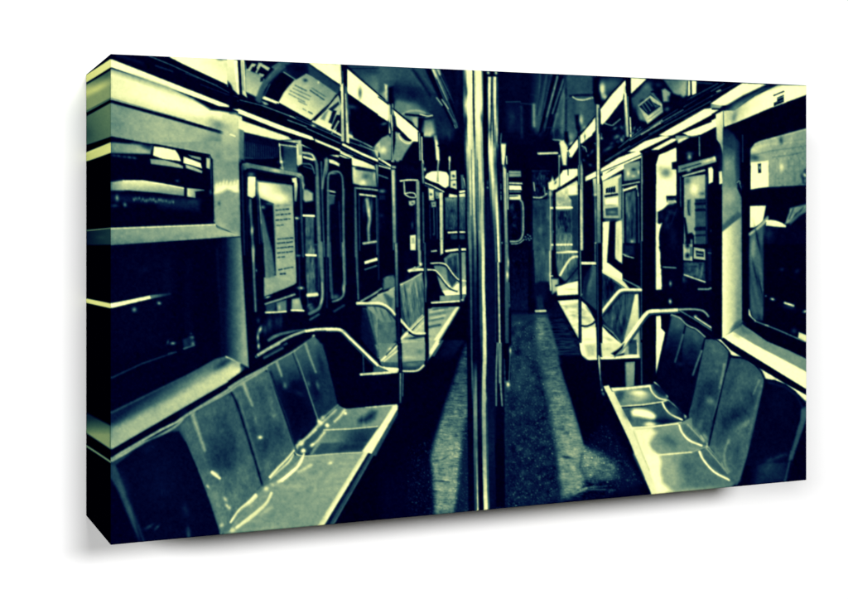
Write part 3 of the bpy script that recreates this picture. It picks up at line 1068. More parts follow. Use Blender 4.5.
# adverts right
p(.06, '540,262 640,184 840,186 840,290 620,420 500,500 420,540 380,500 372,430 490,300', 1)
g(.3, .55, '560,270 640,330', '540,285 600,240 640,200 650,240 600,300 640,390 620,420 560,340', 3)
b(.2, 570, 290, 24, 14, 30, .8)
p(.72, '575,318 636,266 700,330 706,350 628,418', 1.2)
p(.04, '586,312 634,276 692,324 640,362', 1.2)
for k in range(5):
    l(.6, 5, f'{606 + k * 13},{308 - k * 7} {626 + k * 13},{340 - k * 6}', 1.5, .8)
p(.8, '618,374 700,335 705,360 630,416 612,400', 1.5, .8)
p(.3, '640,392 706,366 712,376 650,412', 2, .7)
p(.12, '640,250 660,244 720,300 712,322', 2)
p(.5, '650,245 690,270 720,300 690,290', 3)
p(.04, '640,190 738,190 740,240 716,280 690,262', 2)
p(.72, '700,250 722,234 742,238 738,300 716,290', 2)
g(.72, .5, '760,200 820,270', '738,186 832,190 834,268 800,296 770,268 744,240', 2)
b(.85, 770, 200, 40, 14, 0, .5)
p(.03, '742,278 790,268 806,300 760,325 742,310', 2)
b(.6, 815, 285, 20, 14, -30, .7)
b(.4, 720, 340, 22, 12, -30, .6)
c(.62, 7, '398,412 430,430 456,420 492,388', 1.5)
p(.35, '432,446 500,420 500,500 450,510', 5, .7)
b(.6, 470, 440, 20, 10, -40, .6)
b(.5, 440, 470, 14, 20, -30, .7)
tx(.25, '400,420 500,400 500,520 400,540', (2.5, 2.5), 41)
l(.6, 8, '540,440 590,445', 2, .7)
b(.55, 585, 440, 14, 10, 0, .7)
tx(.15, '540,270 640,200 830,190 830,280 620,420', (2.5, 2.5), 42)
# black channel and cove light
p(.02, '860,268 860,370 690,468 520,560 440,600 380,600 470,520 620,424', 1.2)
for a0, a1, v, w in (('848,300', '560,480', .35, 4), ('848,330', '500,540', .5, 5), ('760,380', '540,510', .6, 4), ('700,400', '640,440', .75, 6), ('848,352', '700,430', .3, 4), ('600,440', '470,545', .55, 4)):
    l(v, w, a0 + ' ' + a1, 1, .9)
p(.98, '860,374 848,380 760,425 688,470 720,476 780,470 860,424', 1)
p(.98, '692,482 660,496 576,540 518,562 560,566 600,560 700,500', 1)
p(.03, '860,428 780,474 700,500 600,562 560,600 640,600 790,500 860,465', 1)
p(.85, '760,490 860,456 860,490 780,500', 2)
p(.98, '645,558 700,530 786,500 770,510 660,560', 1)
p(.02, '700,545 772,505 772,545 700,583', 1)
p(.95, '690,600 772,545 776,600', 1)
p(.6, '776,500 860,484 860,520 780,540', 3)
# posts
p(.02, '502,172 536,174 534,490 510,490', 1)
l(.95, 9, '503,215 506,290', 1)
l(.9, 8, '530,176 528,260', 1)
g(.95, .7, '506,290 514,480', '498,280 514,250 524,480 508,484', 1)
l(.9, 9, '529,385 533,484', 1)
l(.5, 5, '524,300 528,380', 1.5)
p(.03, '346,300 374,300 376,600 348,600', 1)
g(.7, .9, '355,320 360,580', '347,310 370,312 366,600 350,600', 1.2)
l(.04, 6, '364,330 364,470', 1.2)
c(.72, 6, '368,500 382,490 380,470', 1.2, .9)
b(.6, 345, 528, 10, 5, 0, .8)
p(.03, '250,455 268,455 270,600 254,600', 1)
l(.5, 6, '258,470 260,590', 1)
c(.8, 6, '280,540 296,555 300,580', 1.2, .9)
T(530, 145)
p(.04, '-10,0 150,0 400,40 500,60 590,40 790,0 790,600 -10,600', 2)
l(.9, 9, '44,44 142,42', 1.2)
p(.9, '158,-10 196,-10 206,50 190,90 172,70', 2)
p(.97, '206,60 246,0 260,-10 250,60 215,80', 1.5)
p(.03, '160,80 230,60 250,120 200,160 160,150', 3, .8)
p(.97, '166,188 205,160 246,128 252,165 200,190 160,212', 1.2)
c(.03, 10, '130,246 190,210 252,172', .9)
p(.97, '266,190 300,165 352,138 352,168 300,190 268,205', 1.2)
l(.8, 8, '206,206 262,196', 1.5)
p(.97, '384,134 440,104 500,74 590,40 592,66 500,104 430,130 384,165', 1)
p(.97, '536,48 610,-8 760,-40 690,0 600,44 560,62', 1.2)
p(.02, '370,100 470,60 560,0 700,-40 640,0 540,44 460,90 380,130', 1.2)
l(.5, 4, '380,108 470,66 540,16', 1, .9)
l(.7, 4, '600,36 700,-12', 1, .9)
p(.03, '600,60 700,0 780,-30 780,10 690,44 600,90', 1.5)
# sign box panel
g(.9, .66, '390,150 470,380', '384,186 484,150 486,190 480,392 388,388', 1.2)
l(.06, 5, '388,190 482,152', 1, .8)
for k in range(4):
    p(.05, f'{402 + k * 13},{232 - k * 3} {412 + k * 13},{226 - k * 3} {414 + k * 13},{252 - k} {402 + k * 13},{256 - k}', 1)
l(.03, 12, '400,272 462,262', 1.2)
p(.98, '400,288 465,278 468,322 400,318', 1.5)
b(.5, 430, 318, 40, 6, 0, .7)
p(.25, '400,338 466,330 468,374 402,374', 2)
b(.6, 436, 356, 26, 10, 0, .7)
g(.3, .55, '470,200 485,300', '468,180 488,160 486,400 470,390', 2, .7)
l(.3, 5, '384,390 470,392', 1.5, .8)
g(.98, .85, '390,420 410,580', '384,425 425,398 418,600 384,600', 1.5)
p(.02, '424,396 452,392 452,600 420,600', 1.2)
g(.85, .8, '460,420 470,580', '454,412 484,395 490,600 452,600', 1.5)
# door opening far right
p(.02, '286,200 328,184 336,600 288,600', 1.2)
g(.8, .5, '335,190 345,280', '332,180 352,175 354,270 338,260', 1.5)
l(.5, 8, '345,270 350,590', 2, .9)
b(.9, 345, 265, 10, 7, 0, .9)
b(.6, 348, 360, 5, 40, 0, .8)
b(.95, 348, 522, 7, 7, 0, .9)
# ad frame in the middle
p(.05, '488,110 590,80 590,600 488,600', 1.2)
p(.72, '500,100 582,84 584,110 540,115 500,125', 2, .8)
g(.62, .4, '500,120 580,190', '496,118 582,100 584,180 498,200', 2)
b(.95, 520, 150, 10, 20, 0, .8)
b(.05, 550, 130, 12, 8, 0, .8)
b(.85, 548, 165, 16, 8, 0, .8)
b(.9, 575, 145, 6, 14, 0, .8)
l(.04, 8, '496,196 582,186', 1.5)
l(.75, 7, '490,214 580,196', 1.2)
l(.97, 11, '498,240 560,220', 1.5)
l(.8, 8, '565,215 572,270', 1.5)
g(.4, .18, '520,260 550,540', '506,256 560,240 562,600 510,600', 2)
tx(.12, '506,256 560,240 562,600 510,600', (6, 1.5), 43)
b(.72, 540, 512, 12, 14, 0, .9)
b(.62, 515, 330, 8, 50, 0, .6)
b(.1, 545, 350, 10, 40, 0, .7)
l(.7, 7, '493,230 494,590', 1.5, .9)
l(.45, 5, '575,280 578,590', 1.5, .9)
l(.05, 8, '566,240 568,590', 1.5, .9)
# open door bay with a waiting passenger
p(.98, '682,52 776,12 776,600 668,600 672,100', 1.2)
b(.5, 732, 150, 40, 32, 0, .9)
b(.72, 700, 130, 20, 20, 0, .5)
p(.03, '752,90 790,84 790,142 752,134', 2)
p(.02, '590,44 606,38 680,50 672,110 670,700 588,700', 1)
l(.62, 6, '592,60 594,700', 1)
l(.72, 6, '671,110 669,600', 1)
p(.03, '726,264 778,262 778,300 740,296 728,290', 1.5)
p(.72, '734,282 776,278 774,318 745,326 732,310', 2)
l(.04, 7, '738,292 776,288', 1.5)
b(.35, 750, 345, 24, 14, 0, .9)
p(.03, '678,352 705,346 740,330 790,330 850,400 850,700 690,700 700,560 680,470 690,440 678,430', 2)
b(.3, 750, 420, 16, 30, 20, .6)
b(.3, 740, 350, 30, 14, -10, .7)
p(.98, '672,424 694,432 704,420 690,455 684,480 698,520 690,560 672,560', 2)
p(.02, '776,-10 860,-40 860,125 790,130 776,60', 1)
p(.04, '776,125 860,110 860,700 780,700', 1)
T(530, 245)
p(.98, '668,-5 690,-5 692,90 700,140 706,236 668,240', 2)
tx(.3, '676,90 706,110 706,236 672,236', (2, 2), 44)
p(.02, '690,-10 850,-10 850,345 735,340 706,240 700,130', 2)
l(.62, 9, '706,118 770,120', 2)
b(.72, 748, 214, 9, 16, 0, .9)
b(.95, 743, 300, 8, 13, 0, .95)
b(.4, 740, 60, 30, 10, 0, .3)
b(.3, 800, 180, 30, 12, -15, .7)
p(.98, '668,378 698,370 694,440 716,462 690,600 668,600', 1.2)
p(.02, '668,238 705,236 740,335 668,350', 1.5)
p(.02, '692,370 740,368 750,380 700,600 690,600 718,466 698,440', 1.2)
# far end, right of the passage
T(530, 145)
p(.05, '-10,120 150,120 260,250 260,600 -10,600', 3)
tx(.1, '10,120 125,120 125,290 10,290', (5, 1.3), 45)
l(.72, 9, '16,195 20,265', 1.5)
c(.72, 14, '18,282 50,280 74,276 92,258', 2)
p(.03, '28,200 90,190 90,250 60,272 30,268', 2)
p(.92, '96,200 108,180 122,200 126,290 96,290', 2)
b(.9, 140, 180, 8, 20, 0, .8)
b(.04, 125, 140, 10, 30, 0, .9)
g(.42, .55, '40,320 60,560', '16,292 106,286 112,600 14,600', 2)
tx(.15, '16,292 106,286 112,700 14,700', (8, 1.3), 46)
p(.12, '20,505 10,600 -10,600 -10,500', 3)
l(.3, 7, '52,340 56,560', 3, .7)
l(.75, 7, '104,290 106,590', 1.5)
p(.02, '122,240 136,236 138,700 126,700', 1)
l(.6, 6, '155,60 157,215', 1.2)
l(.05, 7, '165,70 167,200', 1.2)
l(.04, 8, '198,40 202,190', 1.2)
g(.75, .4, '180,220 200,360', '138,246 252,196 256,600 138,600', 1.5)
p(.95, '196,218 240,212 242,262 198,264', 2)
b(.5, 160, 300, 20, 20, 0, .6)
l(.95, 13, '108,334 222,330', 1.5)
p(.18, '150,348 240,344 240,500 150,510', 4, .9)
tx(.1, '140,340 250,340 250,520 140,520', (7, 2), 47)
l(.92, 11, '112,530 222,524', 1.8)
b(.6, 180, 450, 26, 40, 0, .5)
l(.1, 8, '140,548 250,542', 2, .9)
l(.95, 11, '140,572 250,566', 1.5)
p(.04, '246,200 262,195 262,600 248,600', 1)
# posts
g(.55, .75, '258,20 262,560', '250,-10 266,-10 270,600 256,600', 1)
l(.04, 5, '252,0 256,590', 1, .9)
p(.02, '268,-10 300,-20 352,60 345,110 300,150 272,120', 2, .8)
tx(.3, '270,-10 345,0 345,110 300,150 272,120', (2, 2), 48)
g(.85, .35, '360,120 364,560', '354,105 374,105 376,600 356,600', 1)
l(.03, 11, '378,120 382,600', 1)
p(.9, '348,-10 372,-10 372,100 354,100', 1.5)
p(.05, '362,0 374,0 374,40 366,60', 1.5)
# lower right: benches
T(530, 245)
p(.02, '-10,-5 22,-5 20,370 -10,370', 1.2)
g(.52, .4, '60,0 60,180', '24,-5 106,-5 112,240 90,200 28,205', 2)
tx(.14, '24,-5 106,-5 112,240 28,220', (8, 1.3), 51)
b(.7, 88, 130, 10, 60, 0, .6)
p(.04, '24,205 60,190 100,195 125,260 140,300 120,360 80,372 26,372', 3)
p(.22, '34,270 66,265 76,345 36,345', 4, .9)
l(.85, 9, '32,352 82,350', 1.5)
g(.45, .34, '60,370 60,590', '30,372 90,380 180,420 280,600 -10,600 -10,380', 8)
p(.55, '44,400 90,390 120,600 40,600', 16, .7)
tx(.1, '20,372 100,372 260,600 0,600', (1.2, 4), 52, 6)
p(.1, '95,380 150,300 256,500 268,583 200,583', 14, .95)
l(.9, 7, '104,0 106,160 110,240', 1.5)
b(.95, 116, 164, 10, 5, 0, .95)
p(.04, '120,-5 138,-5 142,290 126,280', 1)
l(.96, 10, '140,22 252,36', 2)
p(.42, '138,45 252,45 256,180 200,205 150,160 140,110', 3)
tx(.1, '138,45 252,45 256,180 150,160', (7, 1.3), 53)
p(.2, '196,150 250,90 254,160 216,200', 5, .8)
p(.97, '140,215 190,205 256,190 256,262 145,268', 2)
b(.7, 215, 235, 40, 6, 0, .7)
p(.85, '112,180 150,180 150,240 118,260', 3, .8)
c(.9, 12, '160,160 185,115 212,76 240,62 286,66', 1.5)
c(.1, 10, '138,216 170,208 196,190 254,120', 1.5, .9)
l(.02, 17, '140,282 286,272', 1)
b(.95, 276, 262, 10, 6, 0, .9)
# middle right bench
g(.95, .82, '200,300 330,560', '144,296 264,288 300,320 345,400 360,600 268,600 256,500', 1.2)
p(.55, '172,322 256,312 258,335 190,336', 4, .7)
p(.62, '210,355 258,348 262,385 230,390', 5, .6)
p(.7, '276,330 330,400 300,415 278,390', 5, .7)
b(.55, 310, 345, 26, 7, 50, .8)
tx(.1, '150,296 264,288 345,400 350,600 270,600', (2, 4), 54)
c(.03, 7, '142,294 200,400 258,505', .9)
c(.6, 4, '152,300 208,400 258,490', 1.5, .6)
g(.38, .26, '290,150 340,300', '288,170 330,105 380,120 380,350 350,345 275,280', 2)
p(.08, '280,160 320,110 326,150 296,290 280,270', 6, .8)
b(.5, 318, 200, 10, 60, 15, .7)
l(.96, 14, '272,96 352,97', 1.2)
p(.02, '270,-5 352,-5 352,86 270,86', 1.2)
l(.5, 6, '345,0 346,85', 1.5)
p(.95, '384,-10 428,-10 415,60 404,104 440,126 492,160 492,192 440,160 384,140', 1.2)
g(.6, .9, '390,0 420,0', '384,-10 410,-10 398,100 384,110', 3, .6)
p(.03, '426,-10 492,-10 490,148 450,116 412,96', 1.2)
p(.82, '452,-10 488,-10 486,84 474,92 450,60', 2.5)
p(.03, '492,-10 590,-10 590,235 492,190', 1.2)
p(.2, '498,0 552,0 552,60 498,50', 4, .8)
l(.72, 8, '494,50 550,68', 1.5)
l(.62, 9, '496,180 540,202 580,226', 1.5)
p(.3, '384,132 440,160 520,222 560,250 540,330 505,500 480,510 380,390', 2)
g(.2, .3, '400,200 500,450', '380,150 460,200 470,250 400,330 378,350', 3)
p(.06, '400,180 470,210 440,250 395,300', 8, .8)
b(.06, 460, 470, 30, 60, 20, .6)
for q in ((440, 400, 10, 60), (480, 380, 9, 70), (520, 330, 8, 60)):
    b(.45, *q, 12, .6)
for q in ((458, 390, 8, 60), (500, 400, 8, 70), (420, 350, 8, 40)):
    b(.1, *q, 12, .6)
tx(.1, '380,140 540,250 500,500 380,390', (5, 1.2), 55)
p(.92, '380,128 440,158 500,195 528,232 490,224 430,180 380,148', 1.5, .9)
c(.03, 5, '380,150 440,184 500,226', 1.2, .7)
g(.9, .62, '560,300 510,540', '556,262 574,256 586,600 500,600 498,500 530,380', 2)
p(.24, '525,504 564,502 566,580 526,578', 2)
l(.5, 5, '576,300 580,590', 1.5, .8)
p(.97, '275,448 350,436 356,600 276,600', 1.5)
b(.75, 310, 500, 40, 8, 0, .6)
b(.72, 320, 560, 34, 8, 0, .6)
p(.95, '378,425 420,470 480,520 450,560 430,600 378,600', 1.5)
b(.6, 420, 500, 26, 10, 20, .7)
b(.62, 400, 560, 26, 10, 0, .7)
l(.2, 12, '384,408 440,452 484,506', 2.5, .8)
l(.9, 6, '390,425 440,466 478,514', 2, .7)
c(.06, 10, '272,428 300,430 330,418 348,402', 1.5)
c(.9, 6, '274,418 300,420 330,408', 1.5, .8)
# dark door post
p(.02, '586,-20 668,-20 668,700 586,700', 1)
l(.42, 5, '590,-20 591,500', 1.5, .9)
l(.5, 4, '666,-20 667,235', 1, .8)
# armrests
c(.02, 16, '580,252 500,252 465,280 388,372', 2, .6)
c(.97, 16, '586,238 530,238 492,238 470,248 440,282 405,326 374,366', 1.2)
c(.3, 5, '584,250 500,250 470,268 400,350', 1.5, .6)
# posts again in front
p(.03, '254,-10 272,-10 274,600 258,600', 1)
l(.62, 6, '266,-10 270,270', 1.2, .9)
l(.3, 5, '264,280 268,590', 1.5, .8)
p(.02, '350,-10 382,-10 384,600 354,600', 1)
l(.4, 6, '357,-10 362,600', 1.5, .7)
# near right bench: seat backs
p(.14, '700,600 745,378 770,372 860,440 860,600', 1.5)
c(.66, 9, '748,372 790,395 848,432', 1.5)
c(.02, 10, '790,352 848,385', 1.5)
c(.9, 6, '785,346 850,342', 1.5)
c(.02, 26, '850,352 770,356 640,368 600,398 520,510 440,590', 2.5, .7)
c(.96, 20, '800,344 700,350 640,352 612,368 580,410 530,480 480,548 440,580', 1.2)
c(.1, 6, '790,356 650,364 620,380 540,500 470,580', 1.2, .8)
T(680, 45)
p(.03, '-10,180 690,205 690,620 -10,620', 1)
g(.72, .5, '0,200 30,280', '-10,186 40,190 44,262 10,290 -10,300', 3)
b(.9, 8, 262, 16, 30, 0, .6)
p(.97, '62,190 88,192 86,256 64,266', 1)
l(.6, 5, '40,190 40,262', 1)
l(.04, 10, '52,188 52,268', 1)
for a0, a1, v, w in (('200,205', '40,290', .4, 5), ('235,205', '20,330', .5, 4), ('300,205', '130,290', .3, 4), ('215,240', '195,248', .85, 7), ('170,270', '20,350', .5, 4), ('100,300', '-5,370', .45, 5), ('90,200', '170,205', .25, 8)):
    l(v, w, a0 + ' ' + a1, 1.2, .9)
p(.02, '470,206 530,212 430,240 320,300 230,360 130,338 200,330 280,318', 1)
p(.98, '330,203 474,209 400,250 270,318 210,322 162,312 220,272', 1)
g(.5, .7, '140,325 220,325', '140,325 165,314 225,322 210,336 150,334', 1.5)
p(.98, '520,213 690,216 690,258 500,325 380,376 235,438 228,350 292,346 400,270', 1)
p(.03, '525,211 440,232 330,292 240,345 230,330 330,270 460,208', 2.5)
p(.4, '530,216 440,245 340,310 290,346 270,340 330,290 440,230', 7, .8)
b(.45, 292, 375, 16, 34, 10, .75)
b(.75, 255, 362, 26, 14, 0, .5)
p(.03, '494,268 552,244 552,302 496,326', 1)
l(.85, 6, '500,280 548,258', 1, .9)
l(.6, 4, '504,300 548,280', 1, .8)
l(.4, 3, '520,300 550,288', 1, .8)
p(.02, '690,256 690,432 420,505 390,522 372,560 366,620 330,620 236,440 400,372', 1)
p(.98, '-10,398 110,342 205,344 100,405 -10,456', 1)
p(.98, '20,472 110,430 192,388 194,432 112,474 60,486', 1)
p(.9, '-10,488 50,490 -10,522', 1.2)
b(.5, 60, 484, 40, 5, -3, .8)
g(.95, .6, '200,370 220,560', '190,368 230,348 232,600 214,528 194,500', 1.2)
l(.3, 4, '230,352 232,560', 1.2)
g(.5, .38, '240,460 320,560', '234,440 290,470 335,485 335,620 234,620', 3)
b(.14, 300, 490, 40, 30, 20, .8)
b(.1, 290, 455, 40, 14, -20, .8)
p(.02, '325,470 336,470 336,620 326,620', 3)
l(.7, 6, '102,488 104,590', 1.2, .9)
l(.55, 4, '333,482 333,590', 1.2, .9)
b(.5, 50, 575, 20, 10, 0, .6)
# window right: station seen through the glass
g(.62, .56, '400,540 660,480', '392,524 420,510 690,436 690,640 368,640 374,560', 1.2)
b(.9, 410, 560, 30, 30, 0, .6)
l(.75, 8, '395,528 430,512 690,442', 1.5, .8)
b(.05, 536, 506, 12, 22, 0, .95)
b(.85, 590, 515, 6, 30, 0, .7)
T(680, 145)
p(.03, '-10,60 228,60 228,700 -10,700', 1.2)
b(.8, 50, 64, 12, 16, 0, .9)
g(.5, .66, '0,130 190,80', '-10,112 90,85 186,60 194,88 100,118 -10,148', 1.2)
b(.95, 150, 82, 34, 8, -18, .7)
b(.98, 182, 72, 8, 12, 0, .8)
l(.06, 6, '10,128 110,98', 1.5, .8)
l(.06, 5, '-10,152 130,118', 1.5, .9)
l(.8, 9, '14,166 70,150 130,134', 1.5)
b(.8, 46, 135, 14, 9, -15, .8)
p(.97, '150,122 168,116 176,130 174,196 152,206', 1.5)
p(.9, '206,142 222,138 226,204 208,208', 1.5)
p(.05, '-10,166 12,162 20,600 -10,600', 1.5)
l(.5, 5, '2,170 6,580', 1.5, .8)
g(.66, .6, '60,170 60,560', '22,172 134,156 134,780 20,770', 1.2)
b(1, 76, 232, 26, 40, 0, .9)
b(.75, 110, 200, 30, 34, 0, .6)
b(.3, 40, 190, 20, 20, 0, .7)
b(.3, 120, 258, 20, 10, 0, .7)
p(.3, '80,286 135,282 134,548 82,552', 2)
for y, w in ((312, 16), (345, 14), (445, 22), (480, 10), (296, 8)):
    l(.06, w, f'86,{y} 132,{y - 2}', 2, .9)
b(.4, 110, 400, 24, 14, 0, .7)
p(.3, '38,292 56,288 56,375 40,372', 2.5, .8)
c(.1, 6, '46,296 42,330 50,370', 1.5, .8)
p(.04, '18,382 30,386 42,470 62,464 76,480 74,600 20,600 30,500', 2)
p(.62, '56,500 66,500 66,570 56,580', 1.5, .8)
p(.75, '84,552 134,550 134,600 84,600', 1.2)
p(.2, '94,562 126,560 126,600 94,600', 1.5)
l(.3, 5, '140,170 142,580', 2, .8)
b(.9, 158, 576, 12, 6, 0, .8)
b(.4, 165, 455, 6, 8, 0, .7)
# bright pillar
g(.66, .5, '232,200 330,200', '229,-60 332,-60 332,780 222,780', 1.2)
b(.5, 270, 70, 50, 60, -30, .6)
b(.78, 262, 150, 40, 44, -30, .6)
p(.4, '230,300 310,220 330,240 330,330 230,400', 10, .7)
p(.38, '229,400 318,330 330,350 229,460', 4, .9)
g(.95, .55, '230,500 328,500', '229,462 328,362 332,780 222,780', 8, .9)
l(.95, 9, '231,180 230,380', 3, .8)
p(.25, '306,0 334,-10 334,300 322,320 302,200', 4, .7)
p(.2, '320,330 334,330 334,640 326,640', 3, .8)
p(.02, '332,-60 372,-60 372,600 332,640', 1)
p(.1, '300,186 322,180 345,270 330,300', 3, .8)
c(.7, 6, '304,190 318,184 320,200', 1.2)
c(.4, 5, '312,195 322,230 332,255', 1.5)
# upper glass
p(.97, '375,92 440,86 470,80 472,222 420,228 374,236', 1.2)
g(.6, .5, '480,100 670,100', '470,70 560,-20 690,-40 690,212 470,222', 1.5)
b(.06, 398, 66, 26, 18, 0, .95)
b(.6, 440, 40, 40, 16, -10, .7)
b(.95, 390, 26, 18, 14, 0, .7)
p(.1, '412,100 430,98 430,148 414,150', 1.2)
b(.75, 423, 120, 6, 10, 0, .9)
l(.3, 6, '380,56 480,32 690,2', 2, .6)
l(.85, 5, '400,10 430,4 690,-24', 2, .3)
b(.9, 540, 118, 11, 24, 0, .9)
b(.75, 520, 100, 40, 40, 0, .4)
for y in (20, 50, 74, 100, 132, 160, 190):
    l(.42, 4, f'480,{y + 24} 690,{y}', 3, .22)
for x in (500, 545, 600, 640):
    l(.45, 4, f'{x},60 {x},210', 3, .2)
tx(.07, '470,0 690,-40 690,212 470,222', (2.5, 2), 61)
p(.03, '640,160 660,130 690,110 690,215 650,205', 3)
b(.95, 662, 160, 10, 14, -40, .9)
b(.6, 664, 190, 8, 12, 0, .8)
p(.02, '366,240 690,212 690,314 366,316', 1)
# lower glass
p(.97, '371,324 462,321 462,390 420,420 396,436 371,438', 1.2)
p(.02, '456,320 580,316 690,312 690,790 371,700 371,480 440,400', 1.5)
p(.62, '585,335 620,326 690,316 690,345 640,370 590,410 556,420 566,370', 3)
l(.15, 8, '600,340 580,390', 3, .8)
l(.2, 8, '650,330 610,372', 3, .8)
p(.04, '625,380 690,345 690,600 560,500', 4)
p(.02, '460,318 572,318 574,350 556,408 500,396 466,380', 2)
p(.95, '456,412 480,402 512,404 556,428 560,437 520,436 455,428', 1.2)
p(.05, '440,428 560,438 620,420 690,480 690,790 440,790', 2)
p(.3, '371,480 400,450 438,430 444,600 438,700 371,640', 3)
c(.75, 10, '372,470 410,444 440,420 464,392', 2)
p(.55, '374,500 396,486 404,560 376,600', 5, .7)
l(.08, 12, '412,470 408,590', 4, .7)
b(.3, 470, 470, 30, 40, 0, .5)
T(680, 245)
p(.36, '371,-5 442,-5 444,300 440,400 392,395 371,340', 3, .8)
p(.08, '420,-5 444,-5 444,160 430,120', 4, .7)
c(.1, 14, '380,100 400,180 436,320', 4, .8)
c(.6, 9, '398,130 415,170 438,240', 3, .7)
b(.62, 385, 40, 12, 50, 0, .6)
c(.1, 10, '370,150 390,260 420,390', 4, .7)
b(.3, 410, 330, 20, 40, 0, .6)
p(.02, '444,-5 690,-5 690,520 600,480 470,420 442,400', 2)
b(.2, 540, 130, 14, 10, -20, .9)
b(.2, 620, 140, 16, 12, -40, .8)
b(.9, 490, 287, 12, 7, 15, .95)
l(.98, 11, '556,307 600,322', 2)
b(.3, 575, 330, 40, 12, 15, .6)
b(.8, 664, 352, 14, 8, -20, .9)
b(.5, 455, 270, 6, 5, 0, .8)
b(.3, 605, 455, 14, 16, 0, .8)
p(.02, '332,-60 366,-60 366,350 395,405 690,530 690,640 620,600 460,510 330,440', 1)
l(.55, 6, '400,404 520,450 620,494 690,522', 1.5)
b(.9, 460, 426, 10, 5, 20, .8)
c(.85, 11, '364,345 370,370 380,388 396,402', 1.5)
p(.88, '630,462 690,484 690,524 626,492', 1.5)
# below the second map
p(.04, '-10,-5 220,-5 220,480 -10,400', 1.2)
p(.78, '16,-5 66,-5 66,84 18,80', 1.5)
b(.03, 40, 4, 14, 18, 0, 1)
b(.03, 40, 56, 14, 17, 0, 1)
p(.2, '52,10 66,10 66,60 52,60', 1.5, .6)
p(.72, '74,12 132,22 134,80 72,72', 1.2)
p(.08, '84,30 126,36 126,64 86,60', 1.5)
l(.6, 7, '92,46 118,50', 1.5)
p(.26, '20,92 132,92 132,185 20,165', 3)
l(.6, 7, '120,100 112,170', 3, .7)
b(.5, 90, 140, 10, 30, 0, .6)
tx(.12, '20,92 132,92 132,185 20,165', (2, 2), 62)
l(.85, 8, '24,158 80,178 132,196', 1.5)
b(.5, 10, 180, 26, 14, 30, .7)
l(.62, 9, '98,234 150,234 166,228', 1.5)
p(.2, '148,20 168,20 168,190 150,190', 4, .6)
l(.5, 5, '150,42 168,44', 1.5)
c(.66, 10, '-5,342 60,340 112,346 136,360 150,378', 1.5)
b(.72, 82, 378, 10, 8, 0, .9)
l(.85, 9, '80,382 120,408 166,438', 1.5)
l(.6, 6, '-5,345 80,395 168,452', 1.5, .9)
l(.3, 5, '0,380 90,430 170,486', 2, .8)
p(.02, '168,-5 222,-5 222,500 340,600 280,600 170,520', 1)
p(.02, '-10,352 80,402 170,458 225,505 280,560 330,600 250,600 130,480 -10,380', 2, .6)
# ledge on the right
g(.78, .58, '230,300 320,300', '224,200 326,200 326,410 305,440 222,498', 2, .9)
b(.5, 305, 420, 22, 40, 30, .7)
c(.25, 6, '262,470 300,430 320,425 340,462', 2.5, .8)
T(680, 345)
p(.98, '222,-40 260,-60 310,-90 350,-60 690,152 690,248 500,160', 1.5)
p(.55, '280,-70 330,-110 345,-98 600,38 690,82 690,152 400,0', 2)
p(.4, '300,-95 340,-100 380,-60 340,-58', 5, .7)
b(.7, 300, -50, 30, 14, 25, .6)
p(.02, '345,-102 640,32 690,56 690,82 600,38 460,-20', 1.2)
p(.97, '180,-30 222,-30 275,20 400,95 560,180 690,258 690,330 600,245 520,200 440,176 330,80 270,50 210,0', 1)
p(.02, '205,-40 230,-40 280,-6 690,246 690,276 560,206 400,110 270,28', 1)
# near right seats
p(.06, '-10,-20 110,-20 100,60 40,385 -10,420', 2)
p(.3, '-10,60 60,200 30,340 -10,330', 8, .15)
l(.5, 8, '112,20 92,90 66,162', 2.5, .8, 5)
b(.2, 30, 40, 40, 30, 0, .4)
g(.4, .3, '160,30 120,500', '112,-30 175,-30 220,0 262,42 268,70 215,290 152,540 90,470 40,400 60,300', 2)
p(.1, '100,220 150,170 220,190 180,330 110,330', 18, .75)
b(.16, 140, 230, 40, 50, 30, .6)
b(.45, 165, 305, 26, 20, 0, .6)
b(.46, 190, 60, 36, 50, -20, .5)
l(.66, 12, '252,80 230,150 208,232', 4, .85, 9)
b(.6, 130, 470, 12, 60, -20, .6)
b(.7, 120, 500, 8, 26, -40, .7)
c(.02, 9, '168,-40 215,-12 256,32 268,62', 1.5)
c(.05, 9, '268,64 235,180 205,300 175,450 150,538', 1.8)
g(.38, .42, '340,90 270,540', '274,66 330,74 400,115 440,170 446,195 395,370 345,600 260,600 152,542 210,310', 2)
p(.12, '230,340 300,290 390,270 370,340 270,400 210,440', 14, .8)
b(.1, 260, 375, 44, 34, -35, .7)
b(.55, 330, 430, 50, 24, -35, .6)
b(.55, 265, 520, 26, 60, 10, .5)
c(.66, 6, '262,480 235,530 255,583', 3, .6)
l(.6, 9, '415,180 400,220 378,270', 4, .8, 6)
b(.45, 330, 160, 50, 60, 0, .5)
c(.03, 9, '272,60 330,70 400,108 440,168', 1.8)
p(.035, '446,195 480,196 560,226 620,272 645,330 590,600 345,620', 2)
p(.36, '428,240 446,220 400,400 352,600 330,600 380,400', 4, .85)
p(.07, '470,200 560,235 625,300 640,335 600,280 540,240', 5, .8)
b(.09, 530, 400, 60, 60, 0, .8)
p(.36, '642,335 660,325 690,330 655,430 616,540 596,600 575,600 600,520 640,400', 3, .9)
p(.03, '690,340 690,700 560,700 620,560', 2)
c(.02, 10, '446,190 520,200 600,245 690,325', 2, .9)
tx(.03, '112,0 262,45 150,540 40,400', (5, 3), 63)
tx(.03, '274,66 446,195 345,600 152,542', (5, 3), 64)
T(680, 395)
b(.2, 470, 390, 70, 60, -30, .9)
p(.2, '430,370 470,340 540,318 590,300 560,460 390,480', 12, .7)
b(.28, 530, 325, 40, 14, -20, .7)
b(.18, 420, 460, 30, 20, 0, .6)
l(.28, 6, '590,300 560,450', 3, .8)
